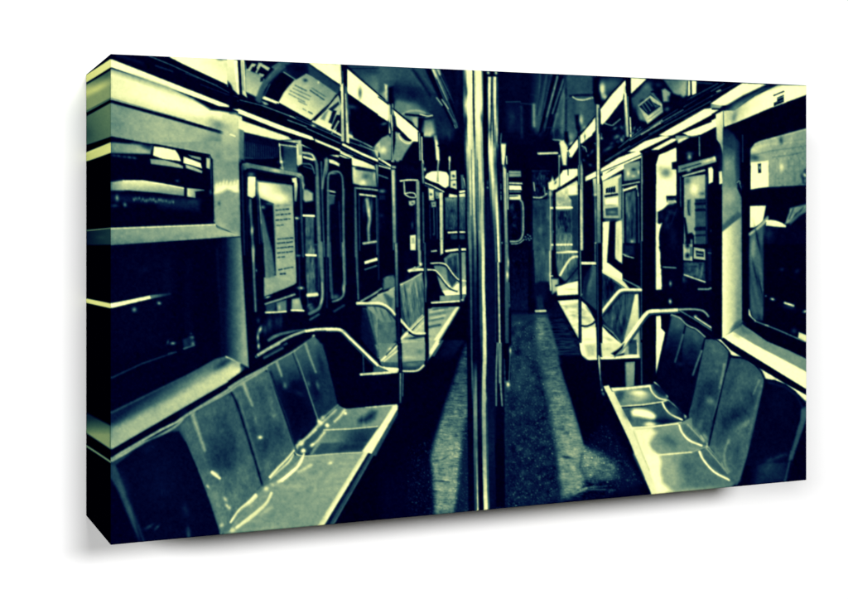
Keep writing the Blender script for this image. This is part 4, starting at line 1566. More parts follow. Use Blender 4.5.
# pans
T(530, 345)
p(.95, '262,-10 352,-10 352,76 300,76 275,55', 1.2)
p(.6, '290,0 345,-5 345,60 305,62', 5, .6)
c(.03, 6, '262,10 272,55 298,84 352,84', 1)
c(.97, 9, '268,-5 272,30 285,60 302,74 352,74', 1.2)
p(.85, '376,-10 520,-10 500,40 440,62 380,60', 2)
p(.02, '430,45 470,20 500,-10 490,20 450,58', 2)
b(.7, 410, 20, 24, 10, 0, .7)
p(.97, '372,64 440,62 520,52 578,50 582,66 520,70 440,76 374,76', 1)
p(.03, '380,78 586,70 588,215 400,230', 1.2)
p(.28, '522,-10 566,-10 566,44 524,46', 1.5)
l(.85, 6, '570,-10 572,48', 1.5)
g(.62, .55, '510,90 550,210', '504,92 556,88 552,216 508,222', 1.2)
l(.3, 6, '506,95 510,215', 2, .7)
l(.5, 6, '590,-10 592,205', 1.5, .8)
p(.97, '668,-20 706,-20 690,80 668,160', 1)
p(.02, '706,-20 800,-20 790,80 740,260 660,190 668,150', 1.5)
l(.4, 20, '792,-20 775,50 756,105', 5, .8, 12)
l(.85, 9, '365,60 372,150 382,240', 1.5, .9, 7)
l(.05, 6, '374,80 380,230', 1.2)
b(.6, 388, 258, 7, 12, -20, .8)
p(.98, '392,238 430,230 470,325 530,440 592,600 700,820 660,820 560,600 470,400', 1)
g(.6, .36, '460,240 690,300', '420,232 640,212 668,200 736,268 720,300 640,318 462,328', 1.5)
p(.25, '446,262 470,238 500,250 470,320 452,300', 6, .7)
p(.95, '396,228 500,224 640,210 640,222 500,238 440,244 400,248', 1.5)
b(1, 582, 266, 44, 17, 8, 1)
b(.85, 560, 290, 50, 16, 0, .6)
b(.5, 530, 300, 40, 14, 0, .6)
p(.12, '648,200 668,196 735,258 738,276 690,280 655,240', 3, .85)
c(.97, 9, '634,216 648,250 680,280 732,294', 1.5)
c(.9, 6, '660,198 700,225 738,262', 1.5)
b(.9, 728, 268, 8, 10, 0, .9)
l(.9, 7, '465,326 600,316 722,298', 1.2)
g(.5, .25, '500,360 760,380', '480,336 600,326 705,308 740,290 812,380 790,412 640,434 530,440', 1.5)
p(.07, '670,390 740,385 790,410 700,425 650,420', 8, .9)
p(.2, '490,345 530,335 545,400 520,420', 6, .6)
p(1, '536,352 560,338 620,344 660,366 664,386 640,392 590,382 545,372', 5, 1, 1)
b(1, 632, 418, 26, 12, 0, .95)
p(.12, '712,306 740,292 822,370 816,392 770,380 730,345', 4, .8)
c(.98, 9, '702,306 716,335 748,368 806,396', 1.5)
c(.85, 6, '735,292 780,330 822,368', 1.5)
b(.85, 824, 376, 8, 16, 0, .9)
b(.9, 803, 352, 6, 8, 0, .8)
c(.05, 8, '740,290 790,330 832,366 838,395 812,408', 2.5, .8)
l(.9, 8, '530,441 660,434 802,410', 1.2)
g(.6, .5, '600,460 860,500', '540,448 660,438 800,412 860,380 860,640 600,640', 1.5)
p(.99, '540,450 640,444 666,462 640,490 626,520 650,560 720,620 610,620', 8)
b(.36, 740, 510, 80, 40, 15, .7)
b(.7, 850, 540, 40, 30, 0, .5)
c(.98, 10, '790,424 806,455 830,490 862,520', 1.5)
T(680, 395)
p(.6, '-10,150 40,130 150,270 110,280 -10,300', 5, .5)
c(.98, 10, '-5,165 20,205 60,248 112,268', 1.5)
b(.6, 80, 190, 36, 14, 40, .6)
T(530, 445)
l(.92, 8, '655,55 760,46 860,36', 2)
g(.62, .46, '700,120 850,120', '660,60 700,58 860,44 860,260 700,262', 2)
p(.99, '600,40 690,62 682,110 692,160 722,215 770,246 668,262', 3)
b(.36, 820, 110, 40, 70, 10, .7)
b(.55, 740, 150, 30, 60, 0, .6)
l(.95, 8, '548,-20 600,80 672,258', 1.5)
b(.8, 590, 30, 16, 30, -30, .2)
T(680, 395)
p(.5, '-20,300 110,285 150,275 300,470 280,490 -20,520', 3, .7)
b(.4, 70, 380, 60, 50, 30, .6)
p(.72, '-20,400 20,440 60,490 100,510 -20,530', 10, .8)
b(.62, 150, 460, 80, 30, 10, .6)
p(.45, '150,275 200,310 262,400 300,462 280,470 220,420 120,300', 5, .6)
c(1, 10, '106,300 130,345 180,400 258,448', 1.5)
c(.8, 6, '150,278 200,335 236,372', 2, .8)
l(.85, 7, '255,390 268,412', 2)
b(.8, 148, 258, 8, 16, 30, .7)
l(.8, 6, '110,215 128,240', 2, .8)
p(.04, '300,460 330,490 270,495', 2)
# ------------------------------------------------------------------ the picture: the far end, drawn closer
T(390, 150, 5.99)
p(.03, '50,75 455,70 455,600 50,600', 3)
b(.1, 120, 120, 60, 20, 20, .7)
p(.98, '206,166 222,142 250,128 300,126 340,134 356,162 352,214 330,230 290,202 240,186 206,174', 1.2)
c(.03, 9, '200,168 260,200 330,232 412,266', 1)
l(.95, 7, '202,194 250,212 322,250', 1.2)
l(.5, 5, '205,210 290,246', 1.5, .8)
p(.85, '362,128 396,122 400,235 362,225', 1.2)
b(.05, 380, 156, 10, 8, 20, .95)
b(.05, 384, 208, 9, 7, -10, .9)
l(.05, 4, '366,182 398,178', 1)
p(.45, '424,150 440,148 444,232 428,232', 1.5)
l(.92, 5, '442,170 452,230', 1)
p(.93, '356,262 405,272 405,290 350,284', 1.2)
p(.93, '412,246 450,240 450,284 412,286', 1)
l(.05, 5, '412,262 450,256', 1)
c(.9, 9, '62,186 108,180 165,181', 1)
l(.8, 8, '84,192 88,262', 1)
p(.03, '96,196 150,194 152,250 96,254', 1)
c(.85, 8, '88,262 120,256 148,262 152,284 118,282 92,268', 1)
l(.05, 4, '104,268 144,274', 1)
p(.72, '112,306 150,300 152,322 130,336 114,330', 1.5)
b(.1, 135, 318, 8, 4, 0, .9)
g(.62, .5, '165,200 172,600', '156,186 176,184 182,600 164,600', 1.2)
l(.3, 4, '150,320 156,500', 1.2, .8)
b(.4, 134, 450, 8, 24, 0, .7)
p(.93, '120,512 154,508 154,600 122,600', 1.2)
p(.55, '128,526 148,524 148,560 128,562', 2, .7)
p(.86, '230,228 262,236 264,302 234,302', 1.5)
b(.06, 246, 266, 8, 8, 0, .9)
b(.5, 255, 290, 8, 5, 0, .7)
p(.6, '268,246 304,256 304,290 274,292', 2)
b(.1, 284, 280, 6, 5, 0, .8)
p(.66, '246,312 276,308 276,340 250,344', 2)
b(.15, 262, 326, 6, 5, 0, .8)
l(.24, 6, '238,330 244,600', 1.2)
l(.42, 6, '262,348 266,500', 1.2, .9)
l(.28, 8, '280,345 284,560', 1.5, .8)
b(.85, 264, 545, 10, 8, 0, .9)
b(.4, 262, 505, 7, 8, 0, .8)
g(.85, .62, '306,260 310,590', '296,256 316,252 320,600 300,600', 1.2)
l(.95, 4, '302,262 306,590', 1, .7)
g(.42, .24, '390,285 390,470', '330,284 452,280 452,478 332,478', 1.5)
b(.6, 360, 298, 26, 10, 0, .7)
b(.14, 372, 360, 24, 30, 0, .7)
b(.5, 432, 330, 14, 40, 0, .7)
b(.1, 350, 430, 12, 40, 0, .6)
b(.4, 385, 420, 14, 30, 0, .5)
tx(.09, '332,284 452,284 452,600 332,600', (2.5, 1), 121)
l(.98, 10, '350,495 400,492 446,492', 1)
p(.25, '362,508 448,506 448,580 366,584', 2)
b(.66, 384, 545, 10, 16, 25, .8)
b(.55, 432, 545, 12, 18, 0, .8)
b(.05, 410, 562, 8, 12, 0, .8)
l(.93, 14, '336,590 450,592', 1.5)
p(.03, '402,175 414,172 416,600 404,600', 1)
g(.9, .6, '285,0 285,190', '278,-5 294,-5 296,60 290,110 294,192 278,192 286,60', 1.2)
l(.92, 6, '357,40 356,120', 1.2)
l(.35, 6, '356,120 354,215', 1.2)
p(.03, '182,-5 206,-5 206,120 214,600 192,600 188,120', 1)
g(.92, .66, '190,0 196,100', '178,-5 198,-5 200,100 186,90', 1.2)
l(.5, 7, '196,110 198,300 202,600', 1.5)
b(.92, 206, 122, 6, 7, 0, .9)
p(.04, '4,110 44,110 50,600 14,600', 1)
g(.72, .5, '20,120 30,590', '8,118 30,118 38,600 18,600', 1.5)
l(.93, 5, '16,125 22,330', 1.2, .8)
l(.2, 5, '34,130 42,590', 1.2, .8)
T(490, 150, 5.99)
p(.03, '40,100 560,110 560,600 40,600', 3)
p(.6, '106,124 184,126 186,160 106,162', 1.5)
l(.3, 4, '106,142 186,142', 1, .8)
p(.8, '106,192 194,196 194,206 106,204', 1.2)
p(.97, '106,212 186,214 190,240 106,240', 1)
l(.6, 6, '110,250 182,250', 1)
l(.05, 5, '112,262 160,262', 1)
p(.88, '106,270 182,268 186,298 108,298', 1.2)
l(.05, 5, '116,278 166,276', 1)
for y0, y1, v in ((130, 186, .62), (200, 236, .85), (246, 262, .7), (268, 300, .85)):
    p(v, f'54,{y0} 70,{y0} 70,{y1} 54,{y1}', 1)
c(.62, 11, '182,300 194,316 199,360 199,440 196,505 172,544 108,549 58,560', 1.2)
c(.92, 5, '106,562 168,560 204,536', 1, .9)
c(.3, 5, '180,310 188,360 188,500', 1.2, .8)
for q in ((212, 520), (226, 508), (240, 516), (246, 530), (230, 530), (216, 536), (236, 540)):
    b(.72, q[0], q[1], 6, 5, 0, .85)
b(.3, 132, 345, 14, 22, 0, .8)
b(.26, 150, 400, 12, 14, 0, .8)
b(.3, 146, 452, 14, 12, 20, .8)
b(.12, 120, 480, 16, 30, 0, .8)
tx(.06, '112,310 180,310 180,530 112,530', (2, 1), 122)
p(.02, '200,110 248,110 248,500 210,500', 1)
b(.5, 62, 560, 8, 8, 0, .8)
b(.4, 66, 420, 5, 60, 0, .5)
p(.1, '252,120 352,120 352,300 256,300', 2)
b(.22, 300, 170, 30, 30, 0, .7)
tx(.12, '252,120 352,120 352,300 256,300', (2.5, 1.2), 123)
l(.3, 4, '252,126 360,126', 1.2, .8)
l(.85, 7, '262,196 268,244', 1.2)
l(.6, 6, '326,226 330,262', 1.2)
c(.8, 9, '262,284 296,286 322,278 340,262', 1.5)
c(.03, 7, '264,296 300,298 330,290', 1.2)
b(.03, 336, 284, 14, 12, 0, .9)
p(.9, '348,196 366,186 374,150 384,186 416,152 418,214 386,248 352,236', 2)
b(.06, 374, 140, 8, 26, 0, .95)
b(.1, 392, 196, 6, 12, 30, .8)
b(.9, 362, 262, 14, 24, 0, .8)
g(.3, .42, '300,300 300,590', '256,302 376,290 378,600 258,600', 1.5)
tx(.08, '256,302 376,290 378,600 258,600', (4, 1.5), 124)
for q in ((300, 330, 24, 12, .55), (275, 380, 10, 30, .14), (320, 420, 10, 30, .2), (300, 490, 10, 26, .66), (284, 560, 14, 18, .62), (330, 560, 20, 16, .5), (345, 380, 8, 60, .5)):
    b(q[4], q[0], q[1], q[2], q[3], 0, .75)
l(.5, 5, '303,360 305,530', 1.2, .8)
l(.75, 7, '360,246 363,600', 1.2, .9)
p(.97, '438,122 470,115 536,112 556,140 532,164 440,214 420,222 420,150', 1.2)
l(.05, 5, '466,80 468,150', 1.2)
c(.03, 13, '386,250 450,210 524,162', 1)
g(.85, .5, '420,240 450,400', '394,256 520,182 530,200 530,600 394,600', 1.5)
tx(.08, '394,256 520,182 530,340 394,340', (2, 2), 125)
b(.5, 420, 290, 24, 20, 0, .6)
p(.95, '470,220 514,212 518,264 472,268', 1.5)
p(.15, '470,276 526,270 526,600 492,600 488,300', 2, .85)
b(.3, 505, 300, 12, 16, 0, .7)
l(.97, 13, '366,347 490,345', 1.2)
p(.2, '398,362 488,360 488,500 398,500', 3)
b(.5, 420, 480, 24, 30, 0, .7)
b(.1, 440, 410, 20, 40, 0, .7)
b(.34, 456, 396, 8, 10, 0, .8)
g(.34, .55, '440,500 440,560', '396,500 490,500 490,560 396,560', 4, .8)
l(.95, 11, '366,568 490,566', 1.2)
tx(.1, '396,360 490,360 490,600 396,600', (3, 1.2), 126)
p(.03, '378,240 392,236 394,600 380,600', 1)
b(.5, 378, 490, 6, 8, 0, .8)
l(.62, 6, '413,50 415,222', 1.2)
b(.9, 416, 36, 8, 9, 0, .9)
p(.03, '526,-5 540,-5 542,600 528,600', 1)
p(.03, '556,10 570,10 572,600 558,600', 1)
g(.6, .72, '546,0 549,590', '538,-5 556,-5 558,600 540,600', 1.2)
l(.95, 5, '544,240 548,600', 1, .8)
l(.92, 9, '296,22 402,18', 1.2)
T(390, 240, 5.99)
p(.03, '226,-5 455,-5 455,400 226,400', 2)
l(.85, 8, '250,68 278,64', 1.2)
g(.85, .9, '308,0 308,85', '300,-5 318,-5 318,80 302,92', 1.2)
l(.96, 13, '336,66 400,58 452,56', 1.2)
g(.5, .72, '290,160 420,300', '262,152 330,142 322,112 362,80 452,72 456,324 332,336 304,286', 1.5)
p(.24, '336,152 346,112 402,86 412,230 372,284 346,240', 2.5)
tx(.1, '336,152 346,112 402,86 412,230 372,284', (3, 1), 127)
b(.55, 375, 130, 8, 30, -10, .6)
b(.6, 438, 160, 10, 60, 0, .6)
p(.95, '312,304 368,300 396,268 414,258 420,300 456,268 456,324 332,334', 1.5)
g(.62, .5, '300,340 420,360', '260,336 456,328 440,362 262,366', 1.5)
p(.03, '228,180 262,182 262,380 228,380', 1)
p(.03, '262,312 298,312 298,364 262,364', 1)
c(.03, 12, '250,150 306,150 344,166 384,218 420,252', 1.2, .8)
c(.9, 8, '244,140 300,138 336,148 362,182 386,214 418,240 466,246', 1)
c(.03, 12, '268,194 300,222 350,284 400,308', 1.2, .8)
l(.97, 10, '250,376 416,366', 1)
p(.02, '254,384 418,374 416,394 258,402', 1)
# bench
p(.55, '0,290 58,262 62,300 0,330', 3)
g(.5, .36, '20,330 60,590', '-10,310 56,280 62,600 -10,600', 2)
g(.55, .42, '100,260 190,360', '62,282 100,250 192,200 206,330 214,440 142,520 112,560 78,420', 1.5)
for q in ((95, 330, 7, 60, .12), (120, 300, 6, 50, .66), (140, 340, 6, 60, .25), (160, 300, 6, 60, .7), (178, 350, 6, 60, .3), (196, 300, 6, 50, .2), (130, 430, 7, 50, .6), (170, 430, 8, 30, .55), (105, 430, 6, 60, .25)):
    b(q[4], q[0], q[1], q[2], q[3], -10, .7)
tx(.1, '62,282 192,200 214,440 112,560', (5, 1), 128)
c(.78, 6, '-5,302 60,266 120,240 192,198', 1.2)
g(.62, .74, '330,420 150,590', '226,412 412,400 400,430 282,600 60,600 118,562 150,520 218,450', 1.5)
for a0, w, v in (('262,416 345,404', 9, .28), ('240,450 330,434', 12, .4), ('226,486 318,468', 10, .34), ('222,524 300,508', 12, .2), ('330,436 372,420', 6, .5), ('250,470 330,452', 5, .9), ('240,432 320,418', 4, .9)):
    l(v, w, a0, 3, .8)
p(.92, '396,402 414,402 288,600 262,600', 1.5)
l(.4, 6, '418,406 296,600', 1.5, .8)
p(.02, '424,400 480,350 480,600 302,600', 1.5)
l(.05, 9, '118,556 214,446', 1.5, .8)
l(.98, 8, '70,590 108,556', 1.5)
l(.95, 7, '128,534 160,500 206,456', 1.5)
l(.9, 5, '150,548 218,478', 1.5, .8)
c(.03, 10, '60,492 100,540 150,574 216,576', 1.2, .8)
c(.03, 8, '0,440 40,470 62,490', 1.5, .8)
c(.93, 9, '62,482 98,522 140,556 170,564 214,565', 1)
c(.9, 8, '112,186 150,184 190,180 264,180 296,206 330,250 360,282 392,297 426,299', 1)
l(.85, 7, '114,190 150,162', 1.2)
p(.62, '166,-5 180,-5 182,140 170,146', 1.2)
b(.98, 184, 146, 9, 8, 0, .95)
# ------------------------------------------------------------------ the picture: aisle floor
T(400, 300, 2.724)
p(.03, '112,200 190,90 192,300 190,590 -60,620 -60,300 90,210', 4)
p(.05, '-50,480 90,420 100,590 -50,610', 14)
g(.24, .52, '180,130 130,400', '178,122 192,110 192,300 178,340 166,430 162,500 148,590 96,600 92,500 84,430 96,380 122,290 152,205', 7)
b(.58, 128, 410, 30, 50, 0, .6)
b(.58, 115, 490, 24, 40, 0, .5)
b(.22, 120, 590, 40, 14, 0, .8)
p(.2, '170,330 194,300 196,590 150,590 160,500', 8, .7)
tx(.1, '178,122 192,110 192,300 166,430 150,600 92,600 84,430 122,290', (.9, 5), 131, 4)
tx(.07, '178,122 192,110 192,300 166,430 150,600 92,600 84,430 122,290', (1, 1.2), 132, 4)
tx(.06, '178,122 192,110 192,300 166,430 150,600 92,600 84,430 122,290', (5, 5), 133, 4)
c(.2, 5, '88,440 112,436 138,420', 3, .5, 2)
l(.18, 4, '92,492 134,496', 2, .6)
speck(.2, .6, '20,400 90,380 98,600 20,600', .9, 134)
speck(.2, .6, '150,380 196,300 196,590 140,590', .9, 135)
g(.2, .12, '330,60 330,540', '296,40 380,40 420,300 445,560 286,590 290,300', 5)
b(.28, 330, 200, 40, 60, 0, .5)
p(.03, '430,150 480,140 560,200 640,420 700,500 560,440 500,392 466,270', 3)
g(.1, .18, '400,60 470,140', '404,44 440,44 490,150 432,150', 4)
tx(.12, '404,44 440,44 490,150 432,150', (.8, 6), 136, 3)
g(.32, .52, '385,60 470,400', '370,42 398,42 410,90 436,180 466,270 490,350 500,398 506,450 490,540 440,540 430,430 410,310 384,190 368,90', 9)
b(.48, 384, 80, 12, 26, 0, .8)
b(.26, 392, 150, 22, 20, 0, .5)
b(.6, 470, 400, 24, 50, -10, .7)
p(.42, '495,400 540,396 590,430 600,470 540,490 500,480', 18, .85)
b(.6, 520, 440, 30, 20, 0, .6)
b(.5, 465, 500, 20, 20, 0, .5)
b(.05, 500, 535, 60, 14, -6, .8)
p(.02, '436,175 470,170 520,230 560,300 520,390 502,394 490,350 466,270', 2.5)
g(.05, .12, '560,330 560,500', '510,395 560,320 610,400 660,500 600,520 590,440', 12)
tx(.09, '370,42 398,42 436,180 500,398 610,440 600,480 490,540 440,540 410,310', (.9, 4), 137, 4)
tx(.06, '370,42 398,42 436,180 500,398 610,440 600,480 490,540 440,540 410,310', (1, 1.2), 138, 4)
tx(.06, '300,60 380,40 500,398 600,480 490,540 300,590', (5, 5), 139, 6)
speck(.17, .55, '294,60 372,60 440,560 286,590', .85, 140)
speck(.2, .9, '290,300 420,300 450,560 286,590', 1.4, 141)
speck(.22, .6, '500,380 560,330 660,500 480,560', .9, 142)
tx(.04, '294,60 372,60 440,560 286,590', (.8, .8), 143)
c(.16, 5, '497,420 492,450 500,475', 4, .5)
b(.1, 454, 428, 14, 4, 5, .85)
c(.55, 5, '474,528 494,520 516,516 560,516', 2, .75, 2)
l(.8, 5, '370,30 396,29', 1.2)
T(530, 345)
l(.85, 9, '365,60 372,150 382,240', 1.5, .9, 7)
l(.05, 6, '374,80 380,230', 1.2)
b(.6, 388, 258, 7, 12, -20, .8)
# ------------------------------------------------------------------ the picture: poles in front
def pole(stops, cols, a=1.):
    """stops: list of (y, [x edges...]); cols: list of lists of tones per stop, columns between edges"""
    for k in range(len(stops) - 1):
        (y0, e0), (y1, e1) = stops[k], stops[k + 1]
        for n in range(len(e0) - 1):
            g(cols[k][n], cols[k + 1][n], f'{(e0[n] + e0[n + 1]) / 2},{y0} {(e1[n] + e1[n + 1]) / 2},{y1}',
              f'{e0[n] - .15},{y0 - .2} {e0[n + 1] + .15},{y0 - .2} {e1[n + 1] + .15},{y1 + .2} {e1[n] - .15},{y1 + .2}', .9, a)


T(0, 0, 1)
# main pole pair: tones down its length
E = [462.8, 464.6, 466.5, 470.0, 472.4, 474.2, 476.0, 479.5, 481.5, 483.2]
ys = [60, 85, 105, 125, 150, 175, 205, 245, 285, 330, 380, 430, 480, 520]
cs = [
    [.5, .95, .96, .98, .1, .85, .9, .95, .4],
    [.3, .3, .9, .95, .1, .8, .95, .9, .6],
    [.7, .85, .98, .9, .05, .9, .98, .95, .8],
    [.1, .15, .9, .85, .05, .9, .95, .8, .1],
    [.3, .8, .95, .75, .5, .75, .8, .6, .4],
    [.05, .5, .8, .95, .6, .5, .82, .6, .3],
    [.03, .3, .62, .85, .35, .4, .8, .55, .1],
    [.03, .2, .55, .75, .15, .25, .62, .5, .3],
    [.03, .12, .3, .5, .08, .12, .3, .35, .1],
    [.03, .06, .35, .3, .05, .1, .1, .3, .85],
    [.03, .03, .35, .45, .05, .05, .05, .35, .72],
    [.03, .03, .12, .5, .2, .03, .03, .35, .6],
    [.03, .03, .1, .45, .35, .03, .03, .4, .72],
    [.03, .03, .05, .8, .85, .03, .03, .9, .85],
]
edges = []
for y in ys:
    t = (y - 60) / 460
    o = 4.2 * t + 1.6 * min(1, max(0, (y - 115) / 70))
    edges.append([x + o * (1 + .12 * n / 9) for n, x in enumerate(E)])
pole(list(zip(ys, edges)), cs)
# second strand right of it (y > 180): broad dull reflection, bright lines
T(380, 145)
p(.04, '548,-20 572,-20 600,600 556,600', 1.5)
l(.82, 7, '546,200 550,590', 1.5, .8)
p(.17, '566,215 598,215 600,600 566,600', 3, .8)
b(.5, 574, 200, 8, 14, 0, .8)
b(.85, 574, 226, 9, 5, 0, .9)
l(.03, 10, '580,140 584,200', 2)
T(380, 245)
l(.9, 12, '543,-5 550,180 556,340 562,590', 1.8, .95, 10)
l(.35, 8, '530,0 536,590', 3, .6)
l(.03, 14, '508,-5 520,600', 3, .7)
l(.25, 10, '482,-10 488,590', 2.5, .6)
T(380, 345)
l(.03, 16, '506,150 520,583', 2.5, .8)
g(.6, .35, '498,180 500,580', '490,175 504,170 510,600 496,600', 1.5)
l(.72, 5, '492,150 496,330', 1.5, .6)
c(.85, 10, '562,-10 566,80 552,170', 2, .9)
c(.66, 12, '546,170 552,240 556,400 556,590', 2.5, .9)
l(.35, 5, '570,160 572,590', 1.5, .7)
T(380, 445)
p(.03, '486,-10 496,-10 508,350 500,350', 1.5)
g(.3, .95, '504,0 516,340', '498,-10 514,-10 524,350 508,350', 1.5)
p(.03, '516,-10 545,-10 556,350 526,350', 1.2)
g(.5, .97, '552,0 566,330', '542,-10 562,-10 580,350 556,350', 1.5)
l(.35, 5, '574,-10 582,330', 1.5, .9)
# second pole
T(380, 45)
p(.02, '545,130 572,132 578,600 548,600', 1.5)
p(.02, '564,132 626,136 626,176 566,172', 2)
b(.95, 574, 148, 8, 8, 0, .95)
b(.9, 615, 148, 8, 10, 0, .9)
p(.03, '570,170 626,172 628,600 580,600', 1)
l(.9, 16, '584,185 582,320 580,440', 1.2, .95, 12)
l(.9, 14, '609,185 610,310 616,420', 1.2, .95, 8)
l(.03, 7, '596,180 598,480', 1, .95)
c(.85, 6, '590,330 586,420 592,500', 1.2)
c(.6, 6, '604,340 602,420 608,500', 1.2)
p(.03, '580,470 596,465 598,540 584,540', 2, .8)
p(.97, '590,560 620,520 624,600 588,600', 2)
l(.5, 6, '622,200 624,480', 1.2, .8)
l(.4, 5, '574,200 572,420', 1.2, .8)
T(380, 145)
p(.05, '586,-10 640,-10 640,600 596,600', 1)
g(.98, .62, '602,0 606,220', '588,-10 622,-10 614,120 606,240 596,240', 1.5)
l(.5, 8, '624,0 616,140', 2, .8)
g(.62, .45, '606,230 614,580', '596,220 616,200 620,600 600,600', 2)
l(.95, 8, '616,130 622,300 626,590', 1.2)
T(380, 245)
p(.04, '604,-10 644,-10 650,600 606,600', 1)
l(.92, 10, '624,-10 630,250 636,590', 1.5, .9, 8)
l(.3, 8, '612,-10 612,590', 2, .7)
T(380, 345)
p(.04, '608,-10 656,-10 660,330 612,330', 1)
c(.62, 7, '622,-10 616,160 616,320', 1.5)
l(.75, 6, '630,-10 634,200', 1.5, .9)
c(.66, 7, '640,-10 640,200 648,325', 1.5)
g(.05, .02, '630,330 630,580', '612,325 660,325 660,600 612,600', 1.5)
T(380, 445)
p(.02, '610,-10 660,-10 664,330 612,330', 1.5)
# third pole (with a foot)
T(380, 45)
p(.03, '634,455 672,460 672,600 640,600', 1)
c(.7, 6, '644,470 640,520 648,530 668,524', 1.2)
l(.95, 10, '646,540 648,590', 1)
l(.8, 8, '660,530 662,590', 1)
c(.5, 5, '668,460 666,515', 1.2)
T(380, 145)
p(.04, '636,-10 680,-10 690,600 652,600', 1)
p(.92, '640,-10 668,-10 664,60 656,110 646,100', 1.5)
l(.9, 6, '670,60 672,100', 1.2)
b(.95, 661, 150, 8, 40, 0, .9)
g(.8, .5, '660,120 672,580', '652,110 668,130 680,600 664,600', 1.5)
l(.9, 5, '676,150 678,340', 1.2)
T(380, 245)
p(.03, '656,-10 694,-10 696,600 660,600', 1)
g(.5, .3, '668,0 672,580', '662,-10 680,-10 682,600 664,600', 1.8)
b(.9, 680, 95, 5, 30, 0, .9)
b(.95, 676, 160, 8, 24, 0, .9)
l(.6, 5, '684,200 686,300', 1.5, .8)
l(.3, 6, '672,200 674,580', 1.5, .8)
b(.9, 690, 565, 6, 20, 0, .8)
b(.5, 686, 320, 6, 14, 0, .8)
T(380, 345)
p(.02, '658,-10 692,-10 692,185 666,190', 1)
b(.9, 690, 30, 6, 22, 0, .85)
l(.55, 5, '690,50 684,190', 1.2, .8)
b(.97, 679, 210, 10, 15, 0, .95)
b(.4, 682, 235, 8, 12, 0, .8)
# left thin posts, lower ends
T(380, 245)
p(.03, '74,-10 100,-10 114,600 86,600', 1)
g(.62, .3, '86,0 92,250', '78,-10 92,-10 98,330 86,330', 1.5)
l(.2, 6, '96,340 104,590', 2, .8)
p(.02, '230,-10 248,-10 260,600 238,600', 1)
l(.45, 7, '238,-10 242,300', 1.5, .9)
b(.75, 245, 200, 5, 40, 0, .6)
p(.03, '414,-10 430,-10 436,300 424,300', 1)
l(.4, 4, '420,0 426,280', 1.2, .7)
b(.95, 436, 292, 10, 6, 0, .8)
T(380, 345)
# end of the middle left bench
g(.66, .5, '120,0 150,85', '-10,-10 240,-10 238,82 120,95 0,92', 1.5)
b(.62, 170, 40, 50, 30, 0, .5)
g(.4, .2, '100,95 100,130', '-10,92 120,95 236,82 232,120 190,142 40,140 0,120', 1.5)
b(.6, 170, 105, 40, 10, 0, .6)
c(.9, 9, '20,118 45,134 120,138 195,136 232,108', 1.5)
l(.85, 7, '-10,150 90,144', 1.2)
c(.05, 8, '-10,90 15,120 40,140', 1.5, .8)
p(.92, '268,30 296,-10 316,-10 262,70', 1.5)
p(.35, '256,60 264,50 262,70 250,90', 2)
p(.02, '92,-10 116,-10 120,150 98,150', 1)
l(.25, 5, '104,0 110,140', 1.5, .8)
p(.05, '98,150 128,150 124,310 102,312', 1.2)
g(.62, .4, '108,150 108,300', '104,148 112,148 112,305 104,308', 1.2)
l(.55, 5, '122,150 120,270', 1.2, .9)
p(.02, '240,-10 258,-10 258,60 246,92', 1)
# near seat corner seen behind
# near right bench end post foot and mirrored spots already drawn
# ------------------------------------------------------------------ the picture: second pass over joins and small things
T(80, 50, 3.525)
g(.84, .62, '535,235 535,350', '500,228 548,225 562,236 563,392 500,392', 7)
p(.45, '560,238 576,252 578,388 564,384', 2.5, .9)
l(.92, 6, '530,298 546,304', 1)
b(.5, 500, 268, 30, 16, 20, .6)
T(230, 50, 4.22)
g(.3, .5, '560,80 620,220', '498,68 848,76 848,250 800,322 700,262 668,224', 2)
b(.62, 640, 150, 50, 50, 0, .5)
b(.12, 800, 165, 60, 70, 0, .8)
b(.2, 600, 92, 90, 14, 5, .6)
l(.08, 5, '500,78 760,78', 1.5, .8)
b(.55, 740, 235, 40, 22, 10, .7)
p(.03, '672,160 706,152 704,196 690,240 668,226', 4)
b(.9, 657, 168, 11, 28, 0, .9)
p(.98, '497,84 668,228 668,302 497,182', 1)
l(.03, 6, '497,78 600,165 668,222', .9)
b(.3, 549, 182, 9, 26, 0, .9)
p(.98, '694,258 802,348 790,388 700,316', 1)
l(.03, 6, '694,252 802,342', .9)
b(.5, 703, 300, 5, 18, 0, .7)
c(.66, 8, '730,270 758,258 800,257 842,270', 1.5)
c(.03, 10, '742,272 800,278 840,278', 1.5)
p(.6, '772,286 794,286 794,332 778,318', 2.5)
p(.03, '794,288 822,284 818,342 796,340', 2)
p(.6, '824,300 848,292 848,350 824,352', 3)
p(.03, '500,190 668,306 672,356 640,372 606,410 520,370', 1.5)
b(.4, 515, 240, 20, 10, 10, .7)
b(.5, 650, 312, 14, 6, -15, .8)
p(.64, '610,420 640,386 672,360 700,345 760,372 776,392 740,424 712,472 690,466 650,446', 2)
b(.92, 650, 412, 24, 16, 25, .9)
b(.85, 700, 425, 12, 20, 0, .7)
l(.3, 4, '640,400 690,420', 1.5, .7)
l(.35, 4, '650,392 700,410', 1.5, .6)
p(.03, '716,350 740,380 768,392 740,425 712,474 800,470 806,390', 1.5)
c(.78, 5, '714,352 724,370 742,386 766,388 776,380', 1.2)
p(.03, '664,224 694,224 700,480 680,480', 1)
l(.92, 7, '670,228 675,350', 1)
l(.62, 7, '686,230 690,470', 1.5)
l(.8, 6, '680,360 684,470', 1)
p(.03, '796,340 818,340 822,600 802,600', 1)
l(.75, 6, '802,350 806,450', 1)
l(.9, 7, '812,390 814,480', 1.2)
l(.55, 8, '812,480 816,560', 1.5)
b(.9, 822, 503, 5, 7, 0, .9)
